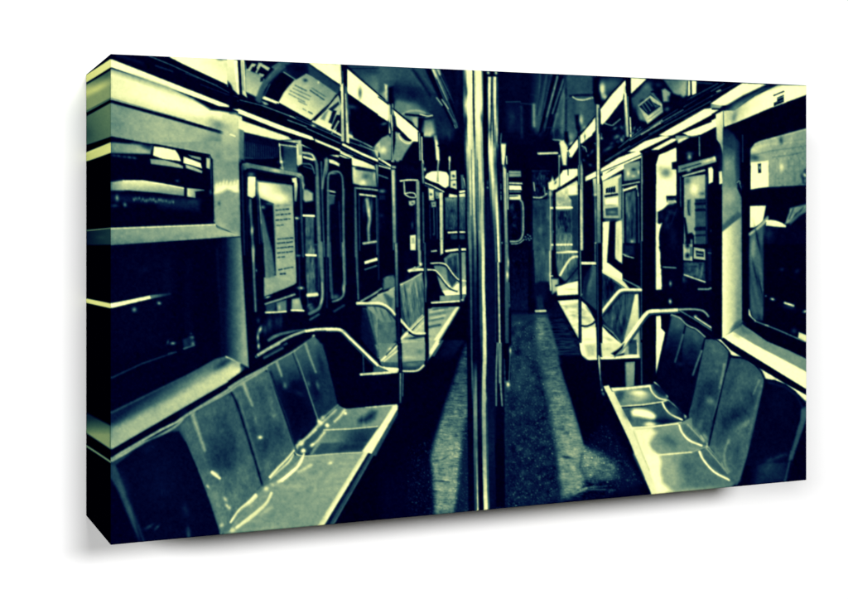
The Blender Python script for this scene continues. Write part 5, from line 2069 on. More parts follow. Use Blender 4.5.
# long lines of the door frames
T(230, 180, 4.22)
c(.5, 11, '366,-10 370,150 376,280 388,410', 2.5, .85)
c(.48, 8, '480,40 478,200 484,330 486,440', 2, .8)
l(.38, 6, '416,40 424,470', 2, .8)
l(.45, 5, '528,40 536,300 542,500', 1.5, .9)
l(.3, 5, '624,80 628,420', 1.5, .7)
p(.03, '632,60 682,60 690,395 640,420', 2, .8)
b(.2, 640, 150, 10, 8, 0, .8)
l(.62, 6, '552,512 600,485 640,458', 1.2)
p(.45, '648,418 690,402 696,450 650,462', 3)
b(.7, 665, 410, 16, 5, -20, .7)
g(.68, .5, '600,490 640,600', '566,524 640,482 692,464 696,600 640,600 600,560', 2)
for q in ((612, 540, 5, 26), (640, 560, 5, 30), (668, 560, 5, 40)):
    b(.28, *q, -24, .7)
for q in ((626, 530, 4, 26), (655, 540, 5, 40), (684, 540, 4, 40)):
    b(.7, *q, -20, .6)
p(.1, '640,470 690,500 680,560 665,520', 4, .5)
l(.72, 6, '600,505 640,480 692,462', 1.5, .9)
c(.03, 9, '545,530 620,531 660,545 700,588', 1.5, .7)
c(.93, 11, '537,520 590,521 626,520 652,528 676,545 694,566', 1.2)
# near seats, upper edge
T(230, 310, 4.22)
p(.03, '395,160 420,100 470,95 560,190 600,250 600,390 480,412 455,400 425,260', 2)
g(.4, .22, '350,130 400,280', '268,172 320,132 355,108 376,140 400,205 428,300 452,400 376,470 330,330 300,240', 1.5)
b(.07, 360, 330, 22, 70, -15, .75)
b(.1, 385, 230, 12, 60, -15, .6)
b(.44, 300, 170, 20, 14, -20, .7)
g(.42, .14, '210,200 250,330', '148,246 190,215 270,172 302,240 370,468 268,560 200,360', 1.5)
p(.05, '210,320 300,300 355,450 275,545 235,440', 16, .85)
b(.38, 250, 215, 24, 20, 0, .7)
b(.3, 240, 300, 14, 40, -15, .5)
b(.32, 290, 350, 30, 12, 20, .4)
l(.68, 13, '194,212 205,240 218,278', 3, .85, 8)
b(.55, 232, 318, 9, 16, -10, .8)
l(.66, 11, '318,142 336,195 362,262', 3, .85, 6)
b(.48, 370, 318, 7, 18, -15, .8)
b(.45, 332, 312, 8, 12, -10, .8)
c(.5, 6, '270,172 300,250 340,370 374,470', 1.2)
c(.1, 5, '262,178 290,252 330,372 364,470', 1.2, .7)
c(.1, 7, '148,248 190,350 235,470 266,580', 1.2)
c(.42, 4, '156,246 200,352 244,470 272,575', 1, .8)
c(.62, 9, '-5,328 60,288 150,240 210,205 270,172 320,132 354,108', 1.2)
c(.025, 14, '0,308 60,274 150,226 250,172 340,112', 2, .9)
c(.025, 30, '530,120 580,180 620,226', 1.5)
c(.96, 12, '410,82 450,82 474,88 500,112 560,170 612,222 640,244 706,250', 1.2)
c(.35, 4, '480,86 560,162 625,222', 1, .8)
l(.9, 9, '552,272 640,265 700,260', 1.5)
l(.45, 4, '562,190 564,262', 1.5, .9)
p(.35, '608,258 625,236 660,252 640,262', 2)
for q in ((376, 470, 9, 10), (270, 585, 10, 10), (392, 454, 9, 8), (302, 560, 10, 8), (410, 486, 8, 8)):
    b(.98, q[0], q[1], q[2], q[3], -40, 1)
l(.8, 9, '280,575 330,535 376,480', 2.5, .9)
l(.66, 8, '384,462 455,402', 2.5, .8)
# end of the middle left bench
p(.45, '625,80 700,70 704,130 640,206 622,190', 4, .7)
l(.98, 7, '640,212 672,182 704,152', 1.5)
l(.92, 6, '650,216 684,190 706,172', 1.5, .8)
b(.9, 676, 165, 10, 8, -40, .9)
l(.05, 6, '660,190 706,140', 1.5, .7)
c(.02, 8, '726,62 756,92 790,106 822,106', 1.5, .7)
c(.92, 8, '728,50 756,82 780,98 822,98', 1.2)
l(.96, 7, '724,122 744,104', 1.5)
l(.9, 5, '744,96 812,22', 2, .8)
p(.62, '728,138 822,132 822,212 728,216', 2)
b(.82, 750, 200, 30, 8, 0, .6)
b(.4, 800, 175, 20, 12, 0, .6)
b(.05, 775, 118, 40, 6, -5, .8)
# front corner of the near left bench
T(230, 345)
g(.56, .6, '720,400 860,330', '705,334 860,318 882,318 845,352 792,430 700,436', 2)
p(.12, '690,402 752,350 776,352 764,390 720,412', 8, .9)
p(.94, '862,322 882,317 890,322 888,342 752,577 700,563 792,432', 1.5)
l(.55, 6, '700,560 795,430 860,330', 2, .5)
p(.32, '889,340 890,366 772,588 746,583', 1.5)
l(.85, 6, '720,331 884,317', 1.2)
l(.8, 6, '498,450 640,444 785,431', 1, .95)
l(.55, 16, '586,120 590,122', 3, 0)
T(230, 445)
l(.5, 16, '170,222 100,296 40,372 -5,425 -30,480', 4, .85)
c(.95, 9, '140,272 110,300 78,322', 2.5, .95, 13)
c(.9, 7, '75,327 30,372 5,405', 2.5, .9, 12)
# ceiling, right of the middle
T(550, 70, 5.26)
b(.45, 330, 80, 60, 40, -30, .7)
b(.85, 275, 100, 16, 34, 0, .85)
b(.8, 288, 142, 12, 12, 0, .7)
c(.42, 6, '92,146 130,120 190,112 230,118', 2, .8)
c(.8, 8, '122,140 150,152 190,150 222,140', 1.5, .9)
p(.03, '228,60 250,66 266,120 262,172 238,172 226,130', 3)
b(.42, 190, 260, 20, 70, 0, .6)
b(.75, 168, 270, 9, 34, 0, .7)
for x0, x1, w, v in ((15, -30, 10, .5), (60, 10, 10, .03), (78, 20, 5, .55), (100, 60, 9, .4), (88, 88, 9, .05), (112, 114, 5, .3)):
    l(v, w, f'{x0},30 {x1},300', 3, .7)
p(.97, '102,428 146,368 146,408 110,456', 1.2)
l(.03, 6, '98,420 146,352', 1)
p(.97, '156,355 238,262 238,312 160,388', 1)
b(.25, 183, 345, 5, 18, 0, .9)
p(.03, '108,462 146,414 146,506 106,512', 2)
p(.03, '162,395 240,318 242,480 200,545 180,540 162,470', 2)
for q in ((180, 410, 8, 12), (200, 450, 6, 8), (178, 475, 8, 6), (222, 430, 6, 14), (212, 500, 10, 8)):
    b(.42, *q, 30, .8)
c(.75, 5, '168,400 186,410 192,430', 1.2)
# cove lights on the right
p(.02, '255,480 700,200 845,110 845,220 580,350 420,440 262,525', 1.2)
for a0, a1, v, w in (('845,140', '600,280', .3, 4), ('845,165', '520,340', .5, 4), ('700,210', '420,370', .55, 5), ('580,280', '480,340', .8, 5), ('600,300', '300,480', .35, 4), ('420,400', '290,480', .6, 4), ('845,190', '700,262', .3, 4)):
    l(v, w, a0 + ' ' + a1, 1, .9)
p(.98, '572,343 700,270 812,206 850,200 850,236 760,285 650,343 610,348', 1)
p(.98, '408,432 500,375 590,348 642,350 560,395 470,428', 1)
p(.02, '640,346 850,240 850,276 730,332 560,410 480,440 470,428', 1)
p(.98, '696,334 850,274 850,312 742,345', 1)
p(.96, '532,420 640,362 668,360 660,372 570,420', 1)
p(.98, '262,524 360,462 430,436 476,434 462,452 380,480 300,520 268,545', 1)
p(.6, '660,346 740,346 690,362 662,372', 1.5)
p(.98, '268,560 330,525 390,492 388,520 275,585', 1.2)
l(.03, 5, '262,540 390,486 480,446', 1, .9)
p(.02, '490,440 570,436 660,372 668,412 575,446 570,600 490,600', 1)
p(.97, '572,450 664,408 664,600 560,600 558,500', 1)
b(.45, 610, 540, 34, 30, 0, .9)
b(.62, 580, 520, 16, 16, 0, .5)
p(.03, '640,486 670,480 672,524 642,522', 2)
l(.6, 5, '482,440 486,600', 1, .9)
p(.03, '143,330 158,330 160,600 146,600', 1)
l(.6, 6, '150,340 152,600', 1, .9)
p(.03, '240,172 264,172 266,600 244,600', 1)
g(.62, .9, '252,190 256,580', '246,180 258,182 260,600 247,600', 1)
b(.8, 268, 350, 6, 8, 0, .8)
p(.03, '388,40 420,42 420,350 400,350', 1)
l(.95, 9, '398,110 402,180', 1)
g(.7, .9, '400,180 408,340', '392,170 410,150 416,345 402,348', 1)
l(.95, 7, '421,250 424,345', 1)
l(.92, 6, '424,44 424,120', 1)
# window of the far right bay
T(540, 180, 5.26)
p(.94, '330,222 366,214 354,432 432,492 432,515 330,470', 1.2)
p(.03, '366,212 398,206 394,415 434,442 434,470 352,434', 1.2)
p(.88, '398,222 432,205 432,440 396,414', 2)
b(.6, 410, 330, 8, 70, 0, .5)
p(.3, '340,205 430,200 430,214 340,220', 2, .7)
l(.95, 6, '330,476 432,522', 1.5)
p(.02, '434,395 522,400 522,565 434,525', 1.2)
l(.8, 6, '446,398 492,410', 1.2)
l(.62, 6, '438,522 520,562', 1.5)
# passenger on the platform
T(540, 180, 5.26)
p(.98, '612,0 716,0 716,90 664,95 664,130 625,165 612,165', 1)
p(.03, '664,84 716,82 716,98 672,104 668,120', 1.2)
p(.75, '674,98 712,96 712,112 676,116', 1.5)
l(.05, 5, '680,104 712,102', 1.2)
b(.3, 690, 140, 12, 10, 0, .8)
p(.04, '620,170 650,150 672,130 716,120 750,150 750,600 640,600 632,380 622,345 628,240 650,215 620,230', 2)
b(.25, 690, 170, 26, 14, 20, .7)
b(.2, 640, 190, 14, 20, 0, .7)
b(.22, 672, 245, 18, 20, 20, .6)
p(.98, '612,225 628,232 642,226 630,262 622,300 628,345 620,360 612,360', 2)
p(.98, '612,360 628,380 624,420 636,470 640,560 612,575', 2)
tx(.3, '620,430 640,440 640,550 622,550', (2, 1.5), 89)
l(.66, 7, '648,458 714,462', 1.5)
b(.7, 686, 545, 7, 14, 0, .9)
# vent bars and window pillar
T(650, 80, 4.99)
p(.98, '606,68 680,48 680,112 612,136', 1)
l(.03, 6, '618,78 668,57', 1)
p(.03, '634,88 668,74 668,110 618,131 618,114 634,106', 1)
l(.85, 4, '632,95 668,82', 1, .8)
l(.45, 3, '622,116 660,100', 1, .8)
l(.5, 3, '650,108 668,100', 1, .7)
p(.55, '370,165 440,122 478,140 440,205 370,238', 18, .6)
p(.8, '430,140 500,105 540,110 470,190 425,215', 20, .5)
b(.42, 418, 190, 10, 26, 20, .6)
p(.02, '366,236 520,180 540,300 500,340 498,600 366,600', 1)
g(.12, .5, '400,240 410,420', '364,244 385,240 420,272 440,310 446,480 436,540 446,600 364,600', 3)
b(.12, 400, 330, 40, 14, 30, .5)
b(.64, 385, 420, 18, 40, 0, .6)
b(.85, 376, 560, 12, 40, 0, .5)
p(.2, '428,300 448,310 450,480 432,520 424,420', 4, .8)
l(.4, 4, '462,275 463,410', 1.5, .9)
p(.08, '432,508 452,496 476,545 470,580 440,540', 3)
c(.62, 5, '434,512 446,504 450,518', 1.2)
c(.45, 4, '446,515 456,540 466,560', 1.5)
T(650, 190, 3.994)
g(.6, .5, '290,60 366,60', '289,-10 345,-10 366,30 366,160 289,160', 2)
p(.36, '289,140 350,85 366,95 366,110 289,170', 4, .9)
g(.97, .55, '290,300 366,300', '289,168 366,105 368,525 345,545 288,592', 2)
b(.5, 352, 470, 10, 90, 0, .6)
p(.28, '340,528 368,515 368,545 320,560', 4, .7)
b(.72, 315, 30, 24, 30, 0, .6)
p(.02, '366,-10 392,-10 394,500 420,525 400,535 368,520', 1.5)
p(.02, '246,0 288,0 288,590 246,560', 1)
# jacket in the window
p(.5, '398,172 440,140 470,112 460,150 450,200 452,500 410,490 396,420', 4, .4)
c(.72, 8, '398,178 425,155 450,130 470,108', 3, .9)
b(.6, 412, 240, 10, 50, 10, .7)
for q in ((430, 200, 5, 60), (420, 330, 6, 60), (440, 380, 5, 60)):
    b(.07, *q, -12, .8)
for q in ((412, 330, 5, 60), (432, 300, 4, 50), (428, 430, 5, 50)):
    b(.4, *q, -14, .7)
p(.03, '470,60 556,58 556,90 540,128 500,120 476,108', 3)
p(.4, '556,128 575,90 600,62 628,60 628,80 590,110 560,140', 4, .8)
for q in ((572, 105, 5, 22), (592, 85, 5, 22), (614, 70, 5, 18)):
    b(.72, *q, 40, .8)
for q in ((582, 98, 4, 22), (604, 80, 4, 20)):
    b(.1, *q, 40, .8)
c(.96, 7, '466,124 490,124 520,132 540,144', 1.5)
p(.96, '466,122 490,122 528,134 542,146 500,142 466,134', 1.5)
# near right seats, far pair
T(540, 300, 4.22)
p(.05, '556,66 620,100 700,156 690,220 645,430 622,490 596,476 540,405 488,345 520,200', 1.5)
g(.36, .06, '585,80 560,230', '557,66 590,78 614,104 592,200 575,260 520,330 500,330 524,210', 2)
b(.45, 585, 105, 16, 24, 20, .5)
b(.1, 560, 190, 20, 40, 10, .5)
g(.36, .06, '650,125 620,280', '616,112 652,126 694,158 664,260 640,330 600,330 600,200', 2)
b(.12, 640, 210, 16, 40, 15, .6)
b(.45, 660, 160, 16, 20, 20, .5)
b(.12, 580, 380, 50, 40, 40, .4)
c(.02, 5, '614,104 598,170 570,265', 1.5, .8)
c(.66, 6, '556,62 590,76 616,102 632,112 660,124 696,155', 1.2)
c(.62, 6, '696,155 730,165 770,185 802,210', 1.2, .0)
l(.5, 8, '604,148 590,195 570,262', 2.5, .9, 5)
l(.6, 8, '682,215 665,260 645,316', 2.5, .9, 5)
b(.3, 590, 270, 20, 10, 0, .4)
# pans of the near right seats
T(540, 390, 4.22)
g(.6, .5, '470,200 700,240', '448,172 585,146 610,150 650,185 706,236 640,262 500,272 470,240', 3)
p(.93, '384,163 470,163 490,180 474,200 458,225 470,255 505,276 420,280', 7)
b(.36, 545, 215, 40, 26, 20, .75)
b(.62, 640, 245, 26, 8, 10, .5)
g(.68, .46, '500,330 660,340', '500,278 672,258 712,300 770,350 824,392 800,410 540,440 505,400', 3)
p(.98, '400,272 500,275 512,300 506,340 516,390 560,428 480,442', 7)
b(.36, 625, 330, 30, 60, -15, .75)
b(.42, 700, 370, 60, 40, 20, .5)
b(.7, 560, 350, 20, 60, -10, .5)
b(.72, 640, 425, 120, 14, -6, .6)
l(.92, 6, '500,274 570,268 640,262', 1.5)
l(.72, 5, '640,262 700,240', 2, .8)
c(.99, 8, '588,150 600,180 630,212 682,234', 1.5)
g(.42, .36, '620,170 700,230', '594,148 622,142 706,236 690,232 640,210 606,178', 2, .9)
c(.75, 5, '622,145 660,185 690,218', 2, .8)
c(1, 8, '672,260 690,295 735,345 800,380', 1.5)
g(.4, .34, '700,270 780,370', '680,258 706,240 770,310 826,385 800,372 740,335 700,295', 2, .9)
c(.75, 5, '704,248 750,300 780,338', 2, .8)
l(.85, 6, '790,325 800,345', 1.5)
b(.85, 706, 236, 6, 12, 30, .8)
p(.9, '274,0 330,75 380,160 420,270 470,440 496,438 462,330 420,220 395,165 345,75 312,8', 1)
p(.88, '268,-16 290,-20 380,158 400,166 492,438 472,440 380,220', 1)
l(.55, 3, '395,175 432,270 462,340', 1.5, .5)
l(.93, 6, '380,160 450,156 582,142', 1.2)
T(650, 320, 3.33)
g(.42, .38, '230,440 290,540', '196,414 250,380 330,420 318,470 290,552 268,535 232,472', 3)
b(.56, 270, 450, 20, 60, 15, .6)
b(.2, 225, 400, 10, 30, 20, .5)
c(.66, 4, '250,440 240,480 258,510', 2, .8)
c(.3, 5, '262,440 285,490 284,530', 2, .6)
p(.03, '322,462 345,440 330,555 288,556', 3, .9)
l(.42, 6, '374,215 340,390 296,530', 2.5, .7)
T(400, 60, 4.22)
p(.08, '95,40 200,44 200,330 140,330 118,240 128,150', 18, .75)
g(.4, .2, '140,40 240,280', '128,38 150,40 244,272 234,280', 2)
l(.85, 7, '136,44 148,76', 2, .8)
l(.82, 6, '158,42 168,62', 2, .7)
l(.5, 4, '172,70 226,180', 2, .8)
l(.78, 6, '160,158 182,200', 1.5, .8)
l(.66, 5, '172,158 210,226', 1.5, .8)
l(.03, 8, '118,46 230,270', 2, .8)
l(.62, 4, '232,250 242,282', 1.5, .8)
l(.25, 6, '45,40 110,130', 3, .7)
p(.16, '560,58 640,60 620,280 565,290', 14, .7)
b(.4, 575, 240, 9, 44, 0, .8)
for x0, x1, w, v in ((640, 585, 5, .45), (655, 600, 9, .03), (672, 612, 5, .55), (688, 628, 9, .03), (704, 645, 5, .5), (716, 690, 6, .35), (700, 700, 6, .08)):
    l(v, w, f'{x0},62 {x1},300', 2.5, .75, w * .6)
b(.3, 740, 110, 24, 40, 0, .6)
b(.45, 750, 240, 24, 40, 0, .4)
# second pole, worn chrome
T(0, 0, 1)
E2 = [487.2, 488.4, 490.6, 491.6, 492.9, 494.2, 496.2, 497.6]
st = [(77, [.2, .95, .6, .05, .6, .98, .3]), (100, [.3, .95, .3, .05, .7, .95, .2]), (118, [.1, .8, .1, .4, .15, .9, .5]), (130, [.05, .5, .05, .7, .05, .6, .8]),
      (142, [.05, .9, .5, .9, .3, .4, .6]), (150, [.1, .95, .95, .9, .7, .6, .2]), (165, [.05, .8, .95, .85, .5, .3, .05]), (180, [.03, .5, .9, .95, .6, .5, .05]), (200, [.03, .35, .7, .6, .7, .9, .1]), (215, [.03, .2, .45, .4, .6, .95, .3]), (235, [.04, .12, .2, .4, .25, .97, .35]), (262, [.04, .1, .12, .4, .15, .95, .3])]
pole([(y, [x + (0 if y < 150 else (y - 150) * .035) for x in E2]) for y, _ in st], [q for _, q in st])
# near left seats: moulded shells
T(80, 373, 3.483)
g(.34, .44, '460,90 520,540', '355,182 400,142 470,94 516,74 542,104 577,204 606,300 632,388 560,470 520,548 489,558 448,430 403,290', 2)
b(.47, 385, 205, 18, 70, -18, .7)
b(.47, 455, 135, 46, 30, -20, .6)
b(.27, 500, 170, 30, 40, -15, .6)
b(.16, 495, 290, 56, 60, 25, .75)
b(.2, 525, 250, 26, 60, -16, .7)
b(.18, 470, 240, 26, 26, 0, .5)
b(.46, 570, 360, 26, 60, -16, .7)
b(.58, 478, 450, 20, 80, -20, .7)
b(.5, 530, 440, 36, 40, 30, .5)
l(.68, 15, '393,148 412,205 434,268', 4, .85, 9)
b(.5, 432, 300, 8, 30, -18, .6)
l(1, 9, '460,345 486,366', 2.5, .95)
b(.9, 470, 352, 12, 8, 20, .8)
for q in ((506, 440, 7, 10), (494, 530, 9, 7), (512, 462, 6, 9), (534, 548, 10, 7), (520, 470, 6, 6), (445, 395, 5, 8)):
    b(.85, *q, -35, .85)
l(.9, 6, '525,520 545,495', 2, .9)
g(.37, .36, '600,30 680,330', '542,58 600,18 640,-6 658,-2 692,100 746,262 700,318 648,388 638,380 602,272 566,140', 2)
b(.5, 625, 18, 30, 18, -20, .7)
b(.28, 640, 90, 26, 40, -15, .6)
b(.48, 668, 110, 12, 60, -18, .6)
b(.18, 645, 250, 34, 50, -10, .7)
b(.2, 690, 210, 24, 44, -18, .7)
b(.22, 605, 190, 14, 40, -18, .5)
b(.5, 655, 325, 16, 36, 10, .7)
b(.46, 700, 290, 20, 26, 20, .6)
l(.7, 13, '568,36 582,70 600,112', 4, .85, 7)
b(.56, 612, 160, 6, 22, -15, .7)
b(.97, 628, 224, 9, 7, 0, .95)
b(.6, 676, 148, 7, 7, 0, .7)
c(.06, 8, '524,62 548,112 580,210 610,305 636,392', 3, .95)
c(.5, 4, '548,70 572,150 602,250 628,340', 3, .6)
c(.12, 7, '664,-4 698,100 730,190 752,268', 3, .9)
c(.48, 4, '655,0 688,98 720,188 744,262', 2.5, .7)
c(.62, 7, '105,302 180,258 270,222 338,182 372,146 440,108 515,68 545,46 600,14 650,-16', 2)
c(.3, 5, '120,318 190,272 280,236 340,198', 3, .8)
p(.07, '132,325 180,272 250,230 320,206 345,204 362,232 405,330 440,420 486,552 480,575 210,590 180,470', 4)
b(.15, 240, 262, 26, 16, -20, .6)
b(.1, 290, 330, 16, 6, 0, .8)
b(.12, 290, 415, 20, 14, -10, .8)
b(.3, 240, 535, 20, 6, -30, .8)
b(.34, 268, 538, 14, 5, -45, .8)
b(.2, 366, 475, 14, 26, -20, .8)
b(.32, 378, 558, 8, 26, -6, .9)
tx(.03, '355,182 516,74 650,-5 746,262 640,390 489,558', (2.5, 1.5), 111)
tx(.025, '355,182 516,74 650,-5 746,262 640,390 489,558', (7, 4), 112)
# fold highlights between backs and pans
l(.45, 12, '500,556 560,470 640,392 745,268', 6, .7)
for a0, w, a1, w2 in (('745,270 720,300 690,330 662,362', 5, 0, 9), ('780,282 765,318 735,345 704,374', 6, 0, 10), ('612,424 590,446 560,470', 9, 0, 5), ('556,474 540,495 524,520', 7, 0, 5), ('666,418 650,450 620,478 580,510 546,538', 7, 0, 9)):
    c(1, w, a0, 2, .9, w2)
l(.8, 9, '806,320 770,340', 4, .8, 4)
l(.78, 9, '666,465 632,490', 4, .8, 4)
b(.7, 740, 395, 36, 8, 0, .7)
b(.95, 648, 402, 10, 10, 0, .8)
b(.72, 690, 385, 12, 10, -40, .7)
g(.54, .6, '560,560 820,420', '668,420 700,400 850,380 850,520 540,548 620,480', 14, .5)
# near right seats: moulded shells
T(650, 320, 3.33)
g(.37, .31, '215,80 160,330', '186,66 226,72 262,106 256,132 226,280 196,412 152,352 132,312 160,185', 2)
b(.45, 215, 95, 26, 22, 20, .6)
b(.34, 190, 150, 16, 50, 15, .6)
b(.15, 192, 235, 40, 40, -30, .7)
b(.14, 165, 280, 18, 40, 15, .7)
b(.48, 200, 272, 18, 16, 0, .8)
b(.2, 210, 330, 14, 40, 12, .6)
b(.5, 165, 350, 10, 30, 20, .5)
l(.6, 9, '248,148 240,190 232,226', 3, .85, 6)
b(.5, 222, 170, 12, 8, -20, .6)
b(.62, 185, 390, 8, 22, -35, .8)
c(.04, 6, '264,112 240,230 215,330 196,416', 2.5, .95)
c(.55, 3.5, '258,120 234,232 208,330', 2, .5)
g(.33, .4, '310,140 260,520', '270,126 322,134 370,172 378,192 340,335 292,545 238,472 200,418 226,300 250,190', 2)
b(.42, 310, 190, 40, 40, 0, .6)
b(.28, 262, 230, 12, 70, 14, .7)
b(.13, 285, 312, 56, 30, -32, .7)
b(.16, 250, 350, 20, 40, 12, .7)
b(.16, 340, 270, 20, 30, 15, .5)
b(.56, 318, 345, 30, 10, -38, .8)
b(.5, 300, 390, 24, 30, 0, .6)
b(.3, 290, 440, 12, 44, 10, .7)
c(.62, 6, '262,400 248,440 250,480 262,505', 4, .8)
b(.55, 225, 440, 10, 30, -35, .6)
l(.6, 7, '364,200 355,222 344,246', 3, .8, 4)
l(.46, 8, '376,200 342,335 296,535', 4, .7)
c(.04, 6, '268,122 325,132 366,165 382,195', 2, .9)
tx(.03, '186,66 262,106 380,192 292,545 196,412 132,312', (2.5, 1.5), 113)
tx(.025, '186,66 262,106 380,192 292,545 196,412 132,312', (7, 4), 114)
c(.9, 6, '196,70 228,72 262,104 275,122 322,134 366,168 384,196', 1.2, 0)
# soft shading of the pans
T(540, 390, 4.22)
b(.42, 430, 20, 60, 14, 0, .5)
b(1, 420, 12, 36, 12, 5, .9)
b(.3, 340, 30, 16, 22, 0, .7)
c(.6, 8, '478,0 500,22 530,35', 5, .6)
b(.55, 560, 95, 26, 30, 30, .5)
b(.9, 470, 145, 26, 8, -5, .9)
b(.35, 360, 100, 14, 34, -20, .6)
# main pole, lower length: one run of reflections from top to foot
T(380, 0)
p(.04, '466,1300 606,1300 606,1800 616,2740 488,2740 476,1800', 1.5)
ps = [(232, [466, 484, 499, 510, 522, 538, 553, 564, 600], [.5, .3, .66, .2, .62, .75, .15, .1]),
      (252, [472, 487, 500, 512, 524, 540, 556, 566, 604], [.45, .15, .45, .05, .4, .9, .1, .1]),
      (285, [478, 488, 500, 512, 526, 541, 556, 566, 604], [.35, .08, .2, .05, .3, .92, .12, .1]),
      (330, [481, 490, 500, 515, 530, 546, 564, 570, 606], [.32, .04, .08, .05, .3, .88, .1, .1]),
      (360, [484, 491, 500, 515, 536, 546, 566, 573, 606], [.38, .04, .06, .05, .12, .8, .15, .1]),
      (380, [486, 494, 504, 514, 530, 542, 562, 570, 606], [.4, .3, .5, .05, .1, .75, .1, .11]),
      (410, [489, 496, 506, 516, 526, 541, 562, 571, 606], [.05, .6, .6, .04, .14, .66, .2, .12]),
      (445, [490, 497, 508, 518, 528, 543, 564, 574, 608], [.05, .4, .4, .03, .05, .58, .3, .15]),
      (480, [492, 499, 513, 520, 530, 547, 567, 577, 612], [.04, .3, .7, .03, .03, .78, .35, .11]),
      (520, [496, 503, 517, 524, 536, 553, 574, 583, 614], [.03, .2, .96, .03, .03, .98, .4, .07])]
T(0, 0, 1)
e0, q0 = [380 + x / 5.3 for x in ps[0][1]], ps[0][2]
for k in range(9):                                   # the upper reflections run over into the lower ones
    ya, yb = 196 + 4 * k, 200 + 4 * k
    pole([(y, [x - (232 - y) * .045 for x in e0]) for y in (ya, yb)], [q0, q0], .1 + .09 * k)
pole([(y, [380 + x / 5.3 for x in e]) for y, e, _ in ps], [q for _, _, q in ps])
for y in (300, 318, 352, 398, 262):
    b(.95, 380 + 550 / 5.3 + (y - 280) * .02, y, .8, 5, 0, .5)
b(.1, 466.5, 92, 1.2, 6, 0, .8)
b(.08, 466.2, 120, 1.3, 5, 0, .8)
b(.15, 481.5, 118, 1.2, 6, 0, .7)
b(.3, 470, 160, 1.5, 14, 0, .5)
b(.25, 475.5, 178, 1.2, 20, 0, .6)
b(.2, 480.5, 200, 1, 16, 0, .5)
l(.35, .7, '471.5,150 472.5,230', .8, .8)
l(.3, .7, '477.5,160 479,230', .8, .8)
l(.95, .7, '469.8,150 471,215', .8, .7)
# ceiling, left of the poles
T(380, 60, 5.99)
g(.34, .14, '60,80 420,330', '-10,30 170,44 300,50 440,380 440,440 330,480 250,420 330,330 210,250 90,240 60,180 -10,200', 6)
b(.4, 40, 100, 50, 40, 0, .6)
b(.12, 190, 200, 80, 50, 10, .9)
b(.1, 100, 180, 40, 50, 0, .8)
b(.2, 280, 290, 50, 30, 40, .6)
b(.48, 120, 280, 30, 26, 20, .7)
b(.26, 390, 420, 40, 50, 0, .6)
l(.4, 8, '175,60 260,170', 5, .8)
l(.04, 12, '200,60 300,210', 5, .85)
l(.34, 6, '240,70 330,200', 3, .7)
p(.03, '268,52 312,54 455,400 436,404', 2.5)
g(.62, .3, '320,60 420,300', '308,54 330,56 460,380 448,400', 1.8)
l(.9, 9, '318,60 336,100', 2, .9)
l(.72, 6, '336,100 400,240', 1.8, .8)
l(.85, 8, '355,64 358,88', 2.5, .8)
l(.42, 7, '360,120 410,230', 3, .8)
l(.03, 6, '340,120 440,350', 1.5, .8)
l(.85, 7, '340,228 372,270', 2, .85)
l(.95, 7, '372,238 408,292', 1.8, .9)
l(.6, 5, '405,300 450,372', 1.8, .8)
l(.85, 4, '446,392 452,408', 1.2, .8)
p(.06, '410,56 498,60 498,470 470,470 470,380 420,200', 5, .85)
b(.16, 470, 120, 14, 70, 0, .7)
b(.14, 460, 260, 10, 60, 0, .6)
b(.3, 415, 450, 10, 30, 0, .6)
p(.03, '44,165 80,158 78,235 60,270 48,262', 4)
g(.9, .7, '36,150 36,240', '28,145 44,150 46,250 34,244', 3)
p(.98, '-10,232 50,272 50,366 -10,332', 1)
l(.03, 6, '-10,222 50,266', .9)
p(.98, '80,300 225,424 240,436 228,490 190,486 100,396', 1)
l(.03, 6, '76,290 228,420', .9)
p(.05, '72,330 92,340 100,396 78,400', 2, .85)
c(.62, 7, '138,322 165,310 220,304 270,318', 2, .9)
p(.03, '160,328 240,330 300,330 260,340 190,336', 2, .95)
c(.9, 7, '240,326 285,336 314,332', 1.2)
g(.6, .8, '205,340 205,400', '190,340 226,344 222,402 196,372', 3)
p(.03, '232,345 264,348 258,400 240,432 228,410', 2.5)
g(.45, .8, '290,360 285,450', '268,366 320,360 330,440 300,462 262,452 258,410', 6)
p(.03, '255,465 330,462 345,600 262,600', 2)
l(.85, 6, '48,270 58,360', 1)
l(.6, 6, '60,270 70,420', 1.2)
p(.03, '46,360 90,410 80,600 66,600 62,420', 1.5, .7)
p(.56, '0,480 50,460 100,470 160,510 190,500 150,560 130,600 0,600', 2)
b(.92, 20, 540, 24, 26, 30, .9)
b(.7, 60, 500, 30, 14, 0, .7)
b(.5, 110, 530, 30, 30, 0, .6)
c(.88, 6, '112,450 124,474 150,496 180,500 190,488', 1.2)
c(.04, 9, '124,448 150,474 184,482', 1.5)
p(.03, '70,400 90,398 94,480 76,600 68,600', 1.2)
l(.8, 5, '72,420 76,600', 1.2)
l(.9, 6, '66,330 74,420', 1)
p(.03, '226,430 262,436 262,600 232,600', 1)
l(.82, 6, '236,440 240,600', 1)
l(.95, 7, '250,462 252,600', 1)
g(.5, .95, '330,450 340,500', '318,446 340,450 344,510 356,600 338,600 330,500', 2)
l(.9, 7, '414,585 414,600', 1)
